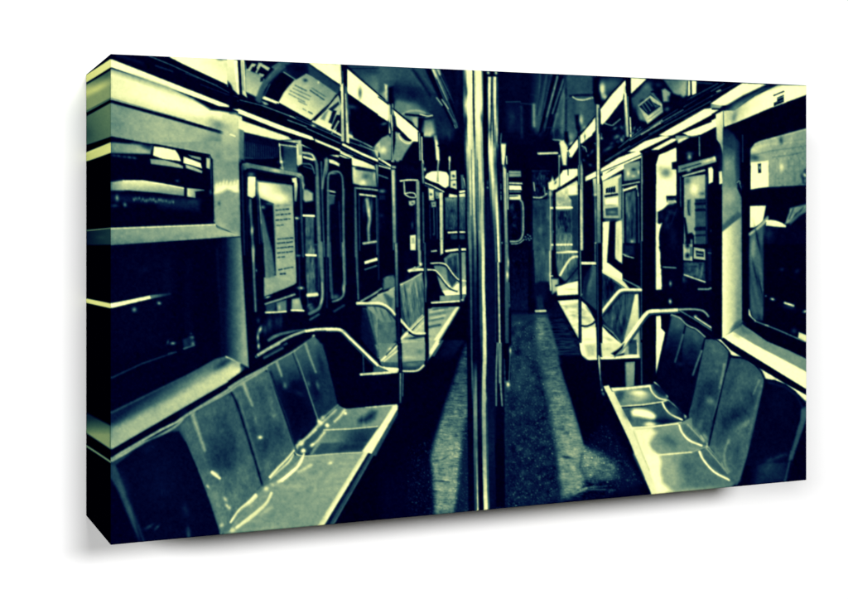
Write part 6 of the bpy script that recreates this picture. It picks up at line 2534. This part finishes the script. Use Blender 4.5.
# ceiling, right of the poles
T(490, 65, 5.99)
p(.06, '62,42 280,52 280,480 70,470', 4)
b(.1, 150, 120, 60, 60, 0, .7)
p(.13, '96,228 182,230 184,400 100,400', 5, .8)
l(.4, 5, '96,222 180,220', 2, .85)
l(.34, 4, '184,230 252,236', 2, .8)
l(.34, 9, '188,250 192,430', 5, .7)
b(.24, 130, 320, 24, 60, 0, .6)
g(.2, .34, '270,100 330,300', '258,52 400,58 300,420 256,380', 10, .85)
for x0, x1, w, v in ((300, 290, 7, .4), (320, 280, 8, .1), (340, 300, 7, .44), (355, 310, 7, .14)):
    l(v, w, f'{x0},56 {x1},300', 3, .7)
l(.72, 13, '262,240 264,365', 4, .85)
p(.03, '376,55 402,57 310,400 288,420', 2)
l(.66, 9, '404,70 340,310', 3, .85, 5)
l(.85, 6, '408,80 385,160', 2.5, .8)
p(.03, '412,58 432,60 345,400 322,420', 2)
l(.72, 8, '440,90 375,290', 3, .85, 5)
l(.85, 6, '440,100 425,150', 2.5, .8)
l(.04, 12, '455,62 378,330', 3, .8)
g(.3, .4, '480,150 440,400', '455,64 610,72 610,330 520,420 470,470 400,380 420,260 448,180', 6, .8)
l(.55, 12, '445,180 432,400', 5, .7)
l(.05, 9, '456,150 454,470', 3, .8)
b(.24, 500, 250, 16, 120, 0, .7)
b(.45, 545, 240, 30, 26, -30, .6)
b(.5, 400, 300, 20, 14, -50, .6)
l(.3, 4, '340,375 500,378', 2, .8)
p(.04, '290,440 410,380 400,500 300,520', 10, .7)
l(.62, 7, '380,448 425,452', 1.5)
l(.88, 9, '290,532 404,528', 1.2)
l(.4, 7, '380,390 384,440', 3, .6)
c(.35, 5, '456,200 500,180 560,166 610,166', 2, .8)
c(.04, 12, '480,186 540,180 610,182', 2.5, .9)
c(.85, 7, '496,192 520,206 560,210 600,200', 1.5)
p(.03, '508,300 534,296 545,380 530,410 516,380', 3)
b(.8, 545, 330, 13, 30, 0, .85)
b(.8, 565, 375, 14, 10, -40, .6)
b(.62, 480, 430, 24, 22, 0, .8)
p(.03, '444,400 468,400 475,470 460,490 448,450', 3)
p(.88, '418,456 442,450 462,490 458,600 436,600 424,520', 2.5)
b(.95, 485, 470, 20, 10, -40, .8)
p(.97, '470,512 530,440 536,480 488,556', 1.2)
p(.97, '540,420 612,345 612,420 545,470', 1.2)
c(.03, 6, '466,506 530,432 612,336', 1)
b(.25, 568, 430, 6, 18, 0, .9)
p(.03, '526,410 540,410 544,600 530,600', 1)
l(.62, 5, '534,430 537,600', 1)
p(.03, '490,560 530,490 528,600 480,600', 1.5)
# adverts left
T(240, 55, 5.99)
p(.03, '30,36 140,40 210,90 150,160 70,100 40,80', 1.5)
for q in ('72,50 98,56 58,98 40,96', '112,46 134,50 100,110 90,104', '130,52 180,78 168,96 118,64', '118,108 146,118 136,134 112,122'):
    p(.72, q, 1.2)
p(.05, '74,70 104,84 92,104 66,88', 1)
p(.05, '128,76 150,92 130,112 112,96', 1)
g(.55, .8, '120,110 60,240', '36,92 110,112 150,150 118,200 95,250 36,222', 2.5)
p(.05, '122,140 140,128 138,156 122,162', 1.5)
c(.34, 44, '290,50 236,86 176,140 140,190 112,280', 4, .95, 24)
c(.5, 9, '240,62 200,100 160,150', 3, .7)
c(.12, 12, '280,76 224,124 170,190', 3, .7)
c(.45, 8, '180,176 150,240 142,250', 2, .8)
p(.03, '186,170 240,110 262,104 326,150 286,196 232,284 148,248', 1)
l(.66, 6, '262,104 338,150', 1)
p(.1, '270,60 330,50 410,60 412,110 340,150 290,112', 4)
b(.03, 350, 80, 40, 24, 20, .8)
p(.26, '412,58 600,190 590,232 576,236 414,112', 3, .9)
l(.1, 7, '414,56 600,186', 2, .8)
g(.55, .92, '480,170 320,330', '398,112 430,128 580,232 560,262 520,310 428,392 232,284 262,226 300,180 340,148', 1.2)
b(.14, 392, 152, 15, 10, 15, .9)
b(.85, 470, 165, 7, 9, 0, .8)
for x0, y0, x1, y1, v, n in ((330, 182, 400, 216, .3, 5), (318, 200, 430, 252, .42, 7), (300, 214, 420, 272, .4, 7), (292, 232, 395, 286, .45, 6), (420, 212, 505, 270, .14, 6), (430, 198, 515, 252, .38, 6), (350, 276, 400, 300, .48, 4), (410, 340, 440, 356, .2, 2), (376, 322, 396, 334, .45, 2)):
    for k in range(n):
        t0 = (k + .1) / n
        t1 = (k + .55 + .3 * ((k * 7 + x0) % 3) / 2) / n
        l(v, 7, f'{x0 + (x1 - x0) * t0},{y0 + (y1 - y0) * t0} {x0 + (x1 - x0) * t1},{y0 + (y1 - y0) * t1}', 1.8, .8)
p(.95, '148,248 236,284 232,292 140,258', 1)
b(.85, 150, 292, 14, 8, 20, .9)
c(.03, 9, '578,240 540,290 500,326 428,394', 1)
# rail under the adverts: light cove strip and dark mouldings
p(.02, '-10,250 110,286 300,360 440,420 600,500 600,560 430,500 230,430 -10,330', 1.2)
l(.6, 4, '0,270 120,300 320,372', 1, .9)
l(.85, 4, '300,366 334,380', 1, .9)
l(.75, 5, '286,390 400,432', 1.2, .9)
l(.66, 4, '130,300 300,368 420,420 600,498', 1, .7)
b(.85, 440, 424, 16, 6, 25, .95)
l(.7, 5, '400,440 600,530', 1, .8)
p(.98, '-10,322 60,350 240,420 432,490 444,508 420,508 230,446 -10,350', 1)
p(.95, '448,502 600,565 600,580 450,520', 1)
p(.02, '14,368 230,446 430,510 600,580 600,600 500,600 300,500 14,392', 1)
p(.9, '14,394 290,490 300,504 230,506 14,450 -10,440 -10,372', 1.5)
g(.85, .6, '300,500 360,580', '300,512 366,510 372,600 352,600 346,530 262,514', 1.5)
# adverts right
T(590, 70, 5.99)
p(.04, '236,150 335,56 600,66 600,170 450,260 340,335 250,390 246,300', 1.2)
g(.3, .5, '250,160 330,260', '246,170 290,130 340,80 380,120 350,160 296,210 345,310 300,300 256,220', 4)
b(.5, 340, 100, 40, 24, -40, .7)
b(.05, 310, 185, 20, 10, -30, .8)
b(.06, 270, 250, 16, 40, 0, .8)
p(.05, '362,128 380,124 480,210 470,222', 1.5)
p(.6, '380,136 430,196 424,206 364,142', 2, .8)
p(.72, '288,212 362,152 432,205 436,250 344,322', 1.5)
p(.1, '298,216 358,168 372,190 420,216 352,266', 1.5)
for a0, v, w in (('312,208 340,250', .5, 6), ('328,196 362,244', .62, 5), ('346,186 372,216', .45, 6), ('376,196 396,226', .4, 5), ('392,214 414,220', .6, 4)):
    l(v, w, a0, 1.5, .85)
l(.05, 8, '300,220 352,268 418,218', 1.5, .9)
g(.6, .85, '430,220 350,300', '344,280 430,216 436,252 345,322', 2.5, .9)
l(.4, 4, '350,296 432,236', 1.5, .7)
p(.05, '395,90 440,60 480,110 470,170 430,190 390,150', 4)
b(.3, 410, 90, 20, 14, 0, .6)
p(.62, '430,120 450,112 480,135 478,190 440,190', 2.5)
g(.4, .66, '480,80 570,140', '440,58 580,62 576,150 556,168 500,140', 3)
b(.7, 560, 110, 18, 30, 20, .7)
p(.03, '470,160 540,150 570,176 500,215 474,210', 5)
b(.62, 462, 235, 16, 12, -20, .6)
l(.62, 5, '580,64 578,150', 1, .8)
p(.9, '588,64 600,64 600,150 586,158', 1)
p(.05, '70,330 200,250 205,380 90,500 70,500', 2)
c(.66, 6, '88,320 130,332 150,320 182,294', 1.2)
for q in ((150, 350, 16, 8, .5), (190, 345, 10, 16, .4), (120, 380, 12, 20, .05), (160, 400, 20, 12, .55), (190, 420, 10, 14, .7), (110, 470, 30, 10, .45), (130, 440, 14, 8, .3), (175, 375, 8, 10, .1)):
    b(q[4], q[0], q[1], q[2], q[3], -30, .85)
for q in ((265, 350, 6, 14), (285, 360, 5, 10), (300, 345, 5, 8), (256, 380, 8, 12)):
    b(.6, *q, 25, .8)
p(.02, '200,44 246,46 246,170 214,120', 1)
p(.98, '62,238 130,150 212,62 214,90 194,175 110,290 72,330 66,290', 1)
c(.03, 8, '56,234 130,138 210,56', 1)
p(.98, '246,48 336,54 246,142', 1)
p(.02, '204,90 246,140 246,380 220,410', 1)
l(.95, 7, '208,92 212,160', 1)
g(.95, .66, '216,160 226,400', '204,130 218,140 234,400 220,402', 1)
l(.6, 5, '226,160 230,280', 1)
l(.95, 7, '240,285 244,376', 1)
l(.03, 5, '232,300 236,400', 1)
p(.02, '20,110 56,100 64,180 56,214 36,204 24,150', 3)
b(.85, 68, 115, 13, 26, 0, .85)
b(.75, 84, 152, 10, 12, 0, .7)
p(.03, '34,200 62,200 66,600 40,600', 1)
g(.7, .9, '46,220 50,580', '38,206 56,208 58,600 42,600', 1)
l(.05, 5, '52,230 54,380', 1, .9)
b(.85, 70, 410, 8, 8, 0, .8)
b(.5, 30, 440, 8, 5, 0, .8)
# nearest right seat back, up to its rim
T(680, 345)
p(.05, '446,178 500,184 560,207 610,242 655,292 690,334 690,350 640,336 600,284 540,232 448,220', 1.2)
g(.05, .07, '520,230 480,560', '447,196 480,190 556,222 618,272 642,332 588,620 345,640', 2, .9)
b(.12, 520, 300, 60, 80, 10, .5)
l(.3, 5, '470,198 560,224 618,268 650,330', 4, .6)
p(.36, '648,335 672,322 690,330 655,430 616,540 594,610 574,610 602,520 636,400', 3, .8)
T(680, 395)
b(.24, 470, 390, 60, 50, -30, .8)
b(.3, 530, 325, 40, 12, -20, .6)
b(.34, 475, 345, 20, 10, -30, .5)
l(.4, 6, '590,300 575,380 556,455', 3, .7)
# nearest left seat back: dim sheen
T(80, 445)
b(.16, 420, 180, 120, 120, 20, .35)
b(.2, 240, 200, 20, 90, -20, .4)
c(.36, 8, '185,110 225,205 265,310 320,460 340,515', 5, .6)
# rails: round tubes, shaded underneath
T(530, 245)
c(.4, 7, '790,357 700,361 648,366 624,380 592,420 540,492 488,560 450,594', 2, .85)
c(.35, 5, '582,245 500,247 476,257 446,290 410,334 382,374', 1.8, .8)
l(.5, 6, '690,342 760,340', 2, .5)
T(230, 310, 4.22)
c(.4, 5, '420,90 452,90 472,97 496,122 554,180 606,230 640,252', 1.8, .8)
c(.4, 4, '360,86 410,90', 1.5, .7)
b(.6, 480, 90, 10, 6, 30, .6)
T(230, 180, 4.22)
c(.4, 4, '540,526 620,527 652,535 676,552 692,572', 1.5, .8)
# glass partition by the far door: one run of dull reflections
T(490, 240, 5.99)
for x, v, w in ((272, .5, 10), (290, .3, 12), (310, .58, 12), (330, .4, 10), (345, .25, 8)):
    l(v, w, f'{x},-120 {x + 3},190', 5, .55)
for q in ((285, 20, 14, 10, .66), (320, -30, 10, 16, .2), (300, 90, 12, 20, .62), (335, 60, 10, 20, .25), (280, 140, 12, 16, .4)):
    b(q[4], q[0], q[1], q[2], q[3], 0, .7)
l(.7, 6, '362,-20 366,200', 1.2, .9)
# waiting passenger: head, arm and bag strap
T(540, 180, 5.26)
b(.62, 690, 122, 16, 10, 0, .7)
b(.05, 692, 96, 26, 10, 0, .8)
b(.3, 668, 200, 10, 30, 20, .6)
l(.28, 5, '720,150 690,230', 2.5, .6)
b(.2, 700, 300, 20, 60, 0, .5)
b(.98, 618, 300, 7, 40, 0, .6)
# station seen through the right window
T(650, 80, 4.99)
g(.7, .5, '600,340 780,480', '520,330 560,308 784,246 784,520 600,535 598,410 505,405 505,360', 5, .35)
b(.85, 560, 330, 50, 14, -18, .5)
b(.72, 700, 300, 14, 40, 0, .4)
b(.8, 655, 430, 30, 30, 0, .45)
b(.9, 655, 435, 9, 18, 0, .7)
l(.35, 4, '612,385 700,375 784,355', 2, .6)
for x in (625, 640, 690, 720, 745):
    l(.42, 5, f'{x},400 {x + 2},520', 3, .35)
T(490, 150, 5.99)
p(.16, '256,310 345,304 345,900 256,900', 8, .5)
b(.5, 300, 480, 14, 26, 0, .5)
b(.55, 320, 620, 12, 40, 0, .4)
b(.45, 285, 700, 16, 40, 0, .4)
# ------------------------------------------------------------------ finish: film grain
def box(a, r):
    for ax in (0, 1):
        q = np.pad(a, [(r + 1, r) if k == ax else (0, 0) for k in (0, 1)], 'edge').cumsum(ax, dtype=np.float64)
        n = a.shape[ax]
        a = ((np.take(q, range(2 * r + 1, 2 * r + 1 + n), ax) - np.take(q, range(0, n), ax)) / (2 * r + 1)).astype(np.float32)
    return a


# worn metal: highlights along edges break up; local contrast as in the print
edge = box(np.abs(INK - box(box(INK, SS * 2), SS)), SS // 2 + 1)
rough = noise2(CH, CW, (SS * 3.2, SS * 1.3), 99) * .6 + noise2(CH, CW, SS * 1.6, 100) * .55
INK = INK + rough * edge * EDGE_GRIT
INK = INK * .76 + .24 * box(box(INK, SS), SS)
INK = INK + LOCAL * (INK - box(box(INK, SS * 4), SS * 4)) * (INK > .02)
INK += (noise2(CH, CW, SS * 2.5, 93) * .02 + noise2(CH, CW, SS * 6, 94) * .022) * np.clip(INK, 0, 1) * (1.05 - np.clip(INK, 0, 1)) * 2
INK += noise2(CH, CW, SS * .8, 90) * .012 + noise2(CH, CW, SS * 2.2, 91) * .010
m = INK
INK = np.clip(INK, 0, 1)
FRONT = INK.copy()

# ------------------------------------------------------------------ the picture: folded left edge
INK = np.full((CH, CW), 0.0, np.float32)
T(80, 45)
g(.85, .97, '33,200 165,80', '20,167 165,72 165,117 20,208', .9)
p(.04, '20,140 165,40 165,72 20,166', .8)
g(.62, .62, '33,250 165,200', '20,220 165,134 165,287 20,366', 2)
g(.2, .9, '100,160 110,230', '20,215 165,130 165,200 20,285', 6, .55)
b(.85, 110, 220, 60, 20, -32, .5)
l(.3, 5, '20,358 165,281', 1.5, .8)
p(.02, '20,368 165,288 165,304 20,384', 1)
g(.4, .52, '33,450 165,390', '20,386 165,306 165,486 20,535', 1.2)
b(.3, 45, 470, 30, 40, 0, .5)
p(0, '20,536 165,486 165,514 20,572', 1)
p(.85, '20,574 165,515 165,570 20,625', 1)
T(80, 145)
g(.78, .88, '33,80 165,20', '20,56 165,2 165,40 20,90', 1)
p(0, '20,92 165,44 165,440 20,455', 1)
l(.6, 6, '20,455 165,442', 1)
g(.14, .26, '33,490 165,490', '20,460 165,446 165,528 20,530', 1.5)
b(.3, 120, 490, 30, 12, 0, .5)
T(80, 245)
p(.92, '20,280 165,311 165,336 20,303', 1)
T(80, 345)
g(.2, .62, '90,390 90,480', '20,352 165,430 165,556 20,458', 3)
p(0, '20,460 165,556 165,575 20,500', 1)
T(80, 445)
l(.6, 9, '20,-5 165,92', 1.2)
p(0, '20,20 165,104 165,600 20,600', 1)
INK += noise2(CH, CW, SS, 92) * .008 * (INK > .06)
SIDE = np.clip(INK, 0, 1)

# ------------------------------------------------------------------ duotone ink: navy to pale yellow-green
TV = np.array([0, .05, .12, .2, .3, .4, .5, .6, .7, .8, .9, 1.0])
TC = np.array([(0, 0, 14), (0, 0, 30), (2, 10, 47), (9, 34, 60), (28, 62, 76), (52, 88, 90), (86, 120, 106),
               (124, 149, 122), (164, 181, 137), (208, 216, 152), (238, 240, 174), (255, 255, 198)], float)


def ink_rgb(v, tint=(1, 1, 1)):                      # tone -> display colour 0..1
    return np.stack([np.interp(v, TV, TC[:, k]) * tint[k] / 255 for k in range(3)], -1)


def to_linear(s):
    return np.where(s <= .04045, s / 12.92, ((s + .055) / 1.055)**2.4)


def sample(img, x, y):                               # bilinear look-up in drawing units
    u = np.clip((x - BX0) * SS - .5, 0, CW - 1.001)
    v = np.clip((y - BY0) * SS - .5, 0, CH - 1.001)
    i, j = u.astype(int), v.astype(int)
    a, e = u - i, v - j
    return (img[j, i] * (1 - a) + img[j, i + 1] * a) * (1 - e) + (img[j + 1, i] * (1 - a) + img[j + 1, i + 1] * a) * e


def soften(img, r):
    k = np.ones(2 * r + 1, np.float32) / (2 * r + 1)
    out = np.apply_along_axis(lambda q: np.convolve(np.pad(q, r, 'edge'), k, 'valid'), 0, img)
    return np.apply_along_axis(lambda q: np.convolve(np.pad(q, r, 'edge'), k, 'valid'), 1, out).astype(np.float32)


FRONT = soften(FRONT, 1)
SIDE = soften(SIDE, 1)

# ------------------------------------------------------------------ the scene
import bpy
from mathutils import Vector, Matrix

scene = bpy.context.scene
scene.view_settings.view_transform = 'Standard'
scene.view_settings.look = 'None'
scene.view_settings.exposure = 0
scene.view_settings.gamma = 1

# real size: the print is half a metre tall, stretched over a deep frame, its back against the wall
H = 0.5
FPX, CXP, HOR = 1340.0, 424.0, 213.6                 # focal length, centre and eye level of the photograph, in its pixels
XL, XR, YLT, YLB, YRT, YRB = 111.1, 807.0, 53.9, 545.2, 85.2, 480.2


def back(u, v, Y):                                   # point seen at (u, v), Y metres in front of the lens (lens frame)
    return Vector(((u - CXP) / FPX * Y, Y, (HOR - v) / FPX * Y))


Y1 = H * FPX / (YLB - YLT)
Y2 = H * FPX / (YRB - YRT)
A, B = back(XL, YLT, Y1), back(XR, YRT, Y2)
th = math.atan2(B.y - A.y, B.x - A.x)
W = math.hypot(B.x - A.x, B.y - A.y)
D = 0.339 * H
ZT, ZB = A.z, back(XL, YLB, Y1).z
EYE = 1.45                                           # eye height above the (unseen) floor
R = Matrix.Rotation(-th, 3, 'Z')
a0 = R @ A
ox, oy = -a0.x, -a0.y                                # world x along the wall from the print's left edge, y into the wall
SHEAR = 0.0098 * H                                   # the frame is racked a few millimetres


def P(x, y, z):
    return Vector((x, y, z + EYE))


def mesh_object(name, verts, faces, mat, parent=None, colors=None, smooth_=False):
    me = bpy.data.meshes.new(name)
    if isinstance(verts, np.ndarray):
        me.vertices.add(len(verts))
        me.vertices.foreach_set('co', verts.astype(np.float32).ravel())
        n = len(faces)
        me.loops.add(n * 4)
        me.loops.foreach_set('vertex_index', faces.astype(np.int32).ravel())
        me.polygons.add(n)
        me.polygons.foreach_set('loop_start', np.arange(0, n * 4, 4, dtype=np.int32))
        me.polygons.foreach_set('loop_total', np.full(n, 4, np.int32))
        me.update(calc_edges=True)
    else:
        me.from_pydata([tuple(v) for v in verts], [], faces)
        me.update()
    if colors is not None:
        at = me.color_attributes.new('ink', 'FLOAT_COLOR', 'POINT')
        rgba = np.ones((len(colors), 4), np.float32)
        rgba[:, :3] = colors
        at.data.foreach_set('color', rgba.ravel())
    me.materials.append(mat)
    o = bpy.data.objects.new(name, me)
    scene.collection.objects.link(o)
    if parent:
        o.parent = parent
    return o


def material(name, color, rough, spec=.3):
    m = bpy.data.materials.new(name)
    m.use_nodes = True
    bs = m.node_tree.nodes['Principled BSDF']
    bs.inputs['Base Color'].default_value = (*color, 1)
    bs.inputs['Roughness'].default_value = rough
    bs.inputs['Specular IOR Level'].default_value = spec
    return m, bs


# ink on canvas: the stored ink colour, over a very fine weave
ink, bs = material('printed_canvas', (.5, .5, .5), .85, 0.0)
nt = ink.node_tree
ca = nt.nodes.new('ShaderNodeAttribute')
ca.attribute_name = 'ink'
nt.links.new(ca.outputs['Color'], bs.inputs['Base Color'])
tc = nt.nodes.new('ShaderNodeTexCoord')
wv = nt.nodes.new('ShaderNodeTexNoise')
wv.inputs['Scale'].default_value = 900
bp = nt.nodes.new('ShaderNodeBump')
bp.inputs['Strength'].default_value = .04
bp.inputs['Distance'].default_value = .0004
nt.links.new(tc.outputs['Object'], wv.inputs['Vector'])
nt.links.new(wv.outputs['Fac'], bp.inputs['Height'])
nt.links.new(bp.outputs['Normal'], bs.inputs['Normal'])

wood, bs = material('pine_bars', (.5, .36, .2), .6)
wn = wood.node_tree.nodes.new('ShaderNodeTexNoise')
wn.inputs['Scale'].default_value = 30
wr = wood.node_tree.nodes.new('ShaderNodeValToRGB')
wr.color_ramp.elements[0].color = (.42, .29, .15, 1)
wr.color_ramp.elements[1].color = (.58, .43, .26, 1)
wood.node_tree.links.new(wn.outputs['Fac'], wr.inputs['Fac'])
wood.node_tree.links.new(wr.outputs['Color'], bs.inputs['Base Color'])

paint, bs = material('white_wall_paint', (.92, .92, .92), .9, .1)
pn = paint.node_tree.nodes.new('ShaderNodeTexNoise')
pn.inputs['Scale'].default_value = 220
pb = paint.node_tree.nodes.new('ShaderNodeBump')
pb.inputs['Strength'].default_value = .05
pb.inputs['Distance'].default_value = .0005
paint.node_tree.links.new(pn.outputs['Fac'], pb.inputs['Height'])
paint.node_tree.links.new(pb.outputs['Normal'], bs.inputs['Normal'])

# the drawing was traced in perspective: flatten it on to the print (plane to plane)
src = np.array([(0, 0), (1, 0), (1, 1), (0, 1)], float)
dst = np.array([(XL, YLT), (XR, YRT), (XR, YRB), (XL, YLB)], float)
rowsA = []
for (x, y), (u, v) in zip(src, dst):
    rowsA.append([x, y, 1, 0, 0, 0, -u * x, -u * y])
    rowsA.append([0, 0, 0, x, y, 1, -v * x, -v * y])
h8 = np.linalg.solve(np.array(rowsA), dst.ravel())
HM = np.append(h8, 1).reshape(3, 3)

GAIN_FRONT, GAIN_SIDE = .93, .95                     # ink density


def grid(nx, ny):
    u, v = np.meshgrid(np.linspace(0, 1, nx + 1), np.linspace(0, 1, ny + 1))
    k = np.arange((nx + 1) * (ny + 1)).reshape(ny + 1, nx + 1)
    f = np.stack([k[:-1, :-1], k[1:, :-1], k[1:, 1:], k[:-1, 1:]], -1).reshape(-1, 4)
    return u.ravel(), v.ravel(), f


def flat(u, v):
    q = HM @ np.stack([u, v, np.ones_like(u)])
    return q[0] / q[2], q[1] / q[2]


canvas = bpy.data.objects.new('canvas_print', None)
canvas.empty_display_size = .1
scene.collection.objects.link(canvas)
canvas.location = P(W / 2, -D / 2 + 0, ZB)
canvas['label'] = 'deep stretched canvas print of a train carriage interior in navy and cream on white wall'
canvas['category'] = 'canvas print'
base = canvas.location.copy()


def loc(x, y, z):                                    # world to the print's own frame
    return np.stack([x - base.x, y - base.y, z + EYE - base.z], -1)


u, v, f = grid(1000, 660)
px, py = flat(u, v)
px = np.clip(px, XL + .8, XR - .6)
top_ = YLT + (px - XL) * (YRT - YLT) / (XR - XL)
bot_ = YLB + (px - XL) * (YRB - YLB) / (XR - XL)
py = np.clip(py, top_ + .8, bot_ - .8)
tone = sample(FRONT, px, py)
col = to_linear(ink_rgb(tone)) * GAIN_FRONT
FOLD = .002                                          # the canvas turns over the bars with a small radius


def turn(d):                                         # how far the cloth has dropped back, d metres from the fold
    return FOLD - np.sqrt(np.maximum(0, FOLD**2 - np.maximum(0, FOLD - d)**2))


drop = np.maximum(np.maximum(turn(u * W), turn((1 - u) * W)), np.maximum(turn(v * H), turn((1 - v) * H)))
mesh_object('printed_face', loc(u * W, -D + drop, ZT + (ZB - ZT) * v), f, ink, canvas, col)

# the folded sides: left one as traced, the others repeat the picture's border mirrored
u, v, f = grid(48, 660)
sx = XL - (XL - 86.4) * u
t0 = YLT + (74.6 - YLT) * u
t1 = YLB + (515.4 - YLB) * u
sy = t0 + (t1 - t0) * v
tone = sample(SIDE, np.clip(sx, 86.9, 110.6), sy)
SIDE_TINT = (.95, .96, .80)
col = to_linear(ink_rgb(tone, SIDE_TINT))
col[tone < .03] *= .3
left_co = loc(0 * u, -D + FOLD + (D - FOLD) * u, ZT + (ZB - ZT) * v - SHEAR * u)
mesh_object('folded_edge', left_co, f[:, ::-1], ink, canvas, col * GAIN_SIDE)
w_ = D / W
px, py = flat(1 - u * w_, v)
mesh_object('folded_edge', loc(W + 0 * u, -D + FOLD + (D - FOLD) * u, ZT + (ZB - ZT) * v - SHEAR * u), f, ink, canvas,
            to_linear(ink_rgb(sample(FRONT, px, py))) * GAIN_FRONT)
u, v, f = grid(660, 48)
h_ = D / H
for vv, zz, fl in ((v * h_, ZT, False), (1 - v * h_, ZB, True)):
    px, py = flat(u, vv)
    mesh_object('folded_edge', loc(u * W, -D + FOLD + (D - FOLD) * v, zz - SHEAR * v), f if fl else f[:, ::-1], ink, canvas,
                to_linear(ink_rgb(sample(FRONT, px, py))) * GAIN_FRONT)

# the wooden bars the canvas is stretched on, seen from behind only
bw, g_ = .035, .003
zt, zb = ZT - SHEAR - g_, ZB - SHEAR + g_
for x0, x1, z0, z1 in ((g_, W - g_, zt - bw, zt), (g_, W - g_, zb, zb + bw), (g_, g_ + bw, zb + bw, zt - bw), (W - g_ - bw, W - g_, zb + bw, zt - bw)):
    y0, y1 = -D + .01, -.002
    vs = [Vector(q) for q in loc(np.array([x0, x1, x1, x0] * 2), np.array([y0] * 4 + [y1] * 4), np.array([z0, z0, z1, z1] * 2))]
    mesh_object('stretcher_bar', vs, [(0, 1, 2, 3), (7, 6, 5, 4), (0, 4, 5, 1), (1, 5, 6, 2), (2, 6, 7, 3), (3, 7, 4, 0)], wood, canvas)

# white wall
wl = mesh_object('wall', [(-14, .001, -6), (16, .001, -6), (16, .001, 10), (-14, .001, 10)], [(0, 1, 2, 3)], paint)
wl['kind'] = 'structure'

# camera
cam = bpy.data.cameras.new('camera')
cam.sensor_width = 36
cam.lens = FPX / 848 * 36
cam.shift_x = (424 - CXP) / 848
cam.shift_y = (HOR - 299.5) / 848
cam.clip_end = 100
co = bpy.data.objects.new('camera', cam)
scene.collection.objects.link(co)
co.location = (ox, oy - D, EYE)
co.rotation_euler = (math.radians(90), 0, -th)
scene.camera = co


def lamp(name, pos, aim, size, power, color=(1, 1, 1)):
    li = bpy.data.lights.new(name, 'AREA')
    li.shape = 'ELLIPSE'
    li.size, li.size_y = size
    li.energy = power
    li.color = color
    o = bpy.data.objects.new(name, li)
    scene.collection.objects.link(o)
    o.location = pos
    o.rotation_euler = (Vector(aim) - Vector(pos)).to_track_quat('-Z', 'Y').to_euler()
    return o


mid = P(W / 2, 0, (ZT + ZB) / 2)
KD = 12.0
for nm, az, el, size, power in (('softbox', .055, .30, (3.4, 1.8), 1090), ('left_fill', -.8, .32, (4.0, 2.2), 900)):  # second lamp is an added fill: lights the left fold, carries the shadow rightwards
    kd = Vector((az, -1, el)).normalized()
    lamp(nm, mid + kd * KD, mid, size, power)

world = bpy.data.worlds.new('World')
scene.world = world
world.use_nodes = True
bg = world.node_tree.nodes['Background']
bg.inputs['Color'].default_value = (1, 1, 1, 1)
bg.inputs['Strength'].default_value = .05
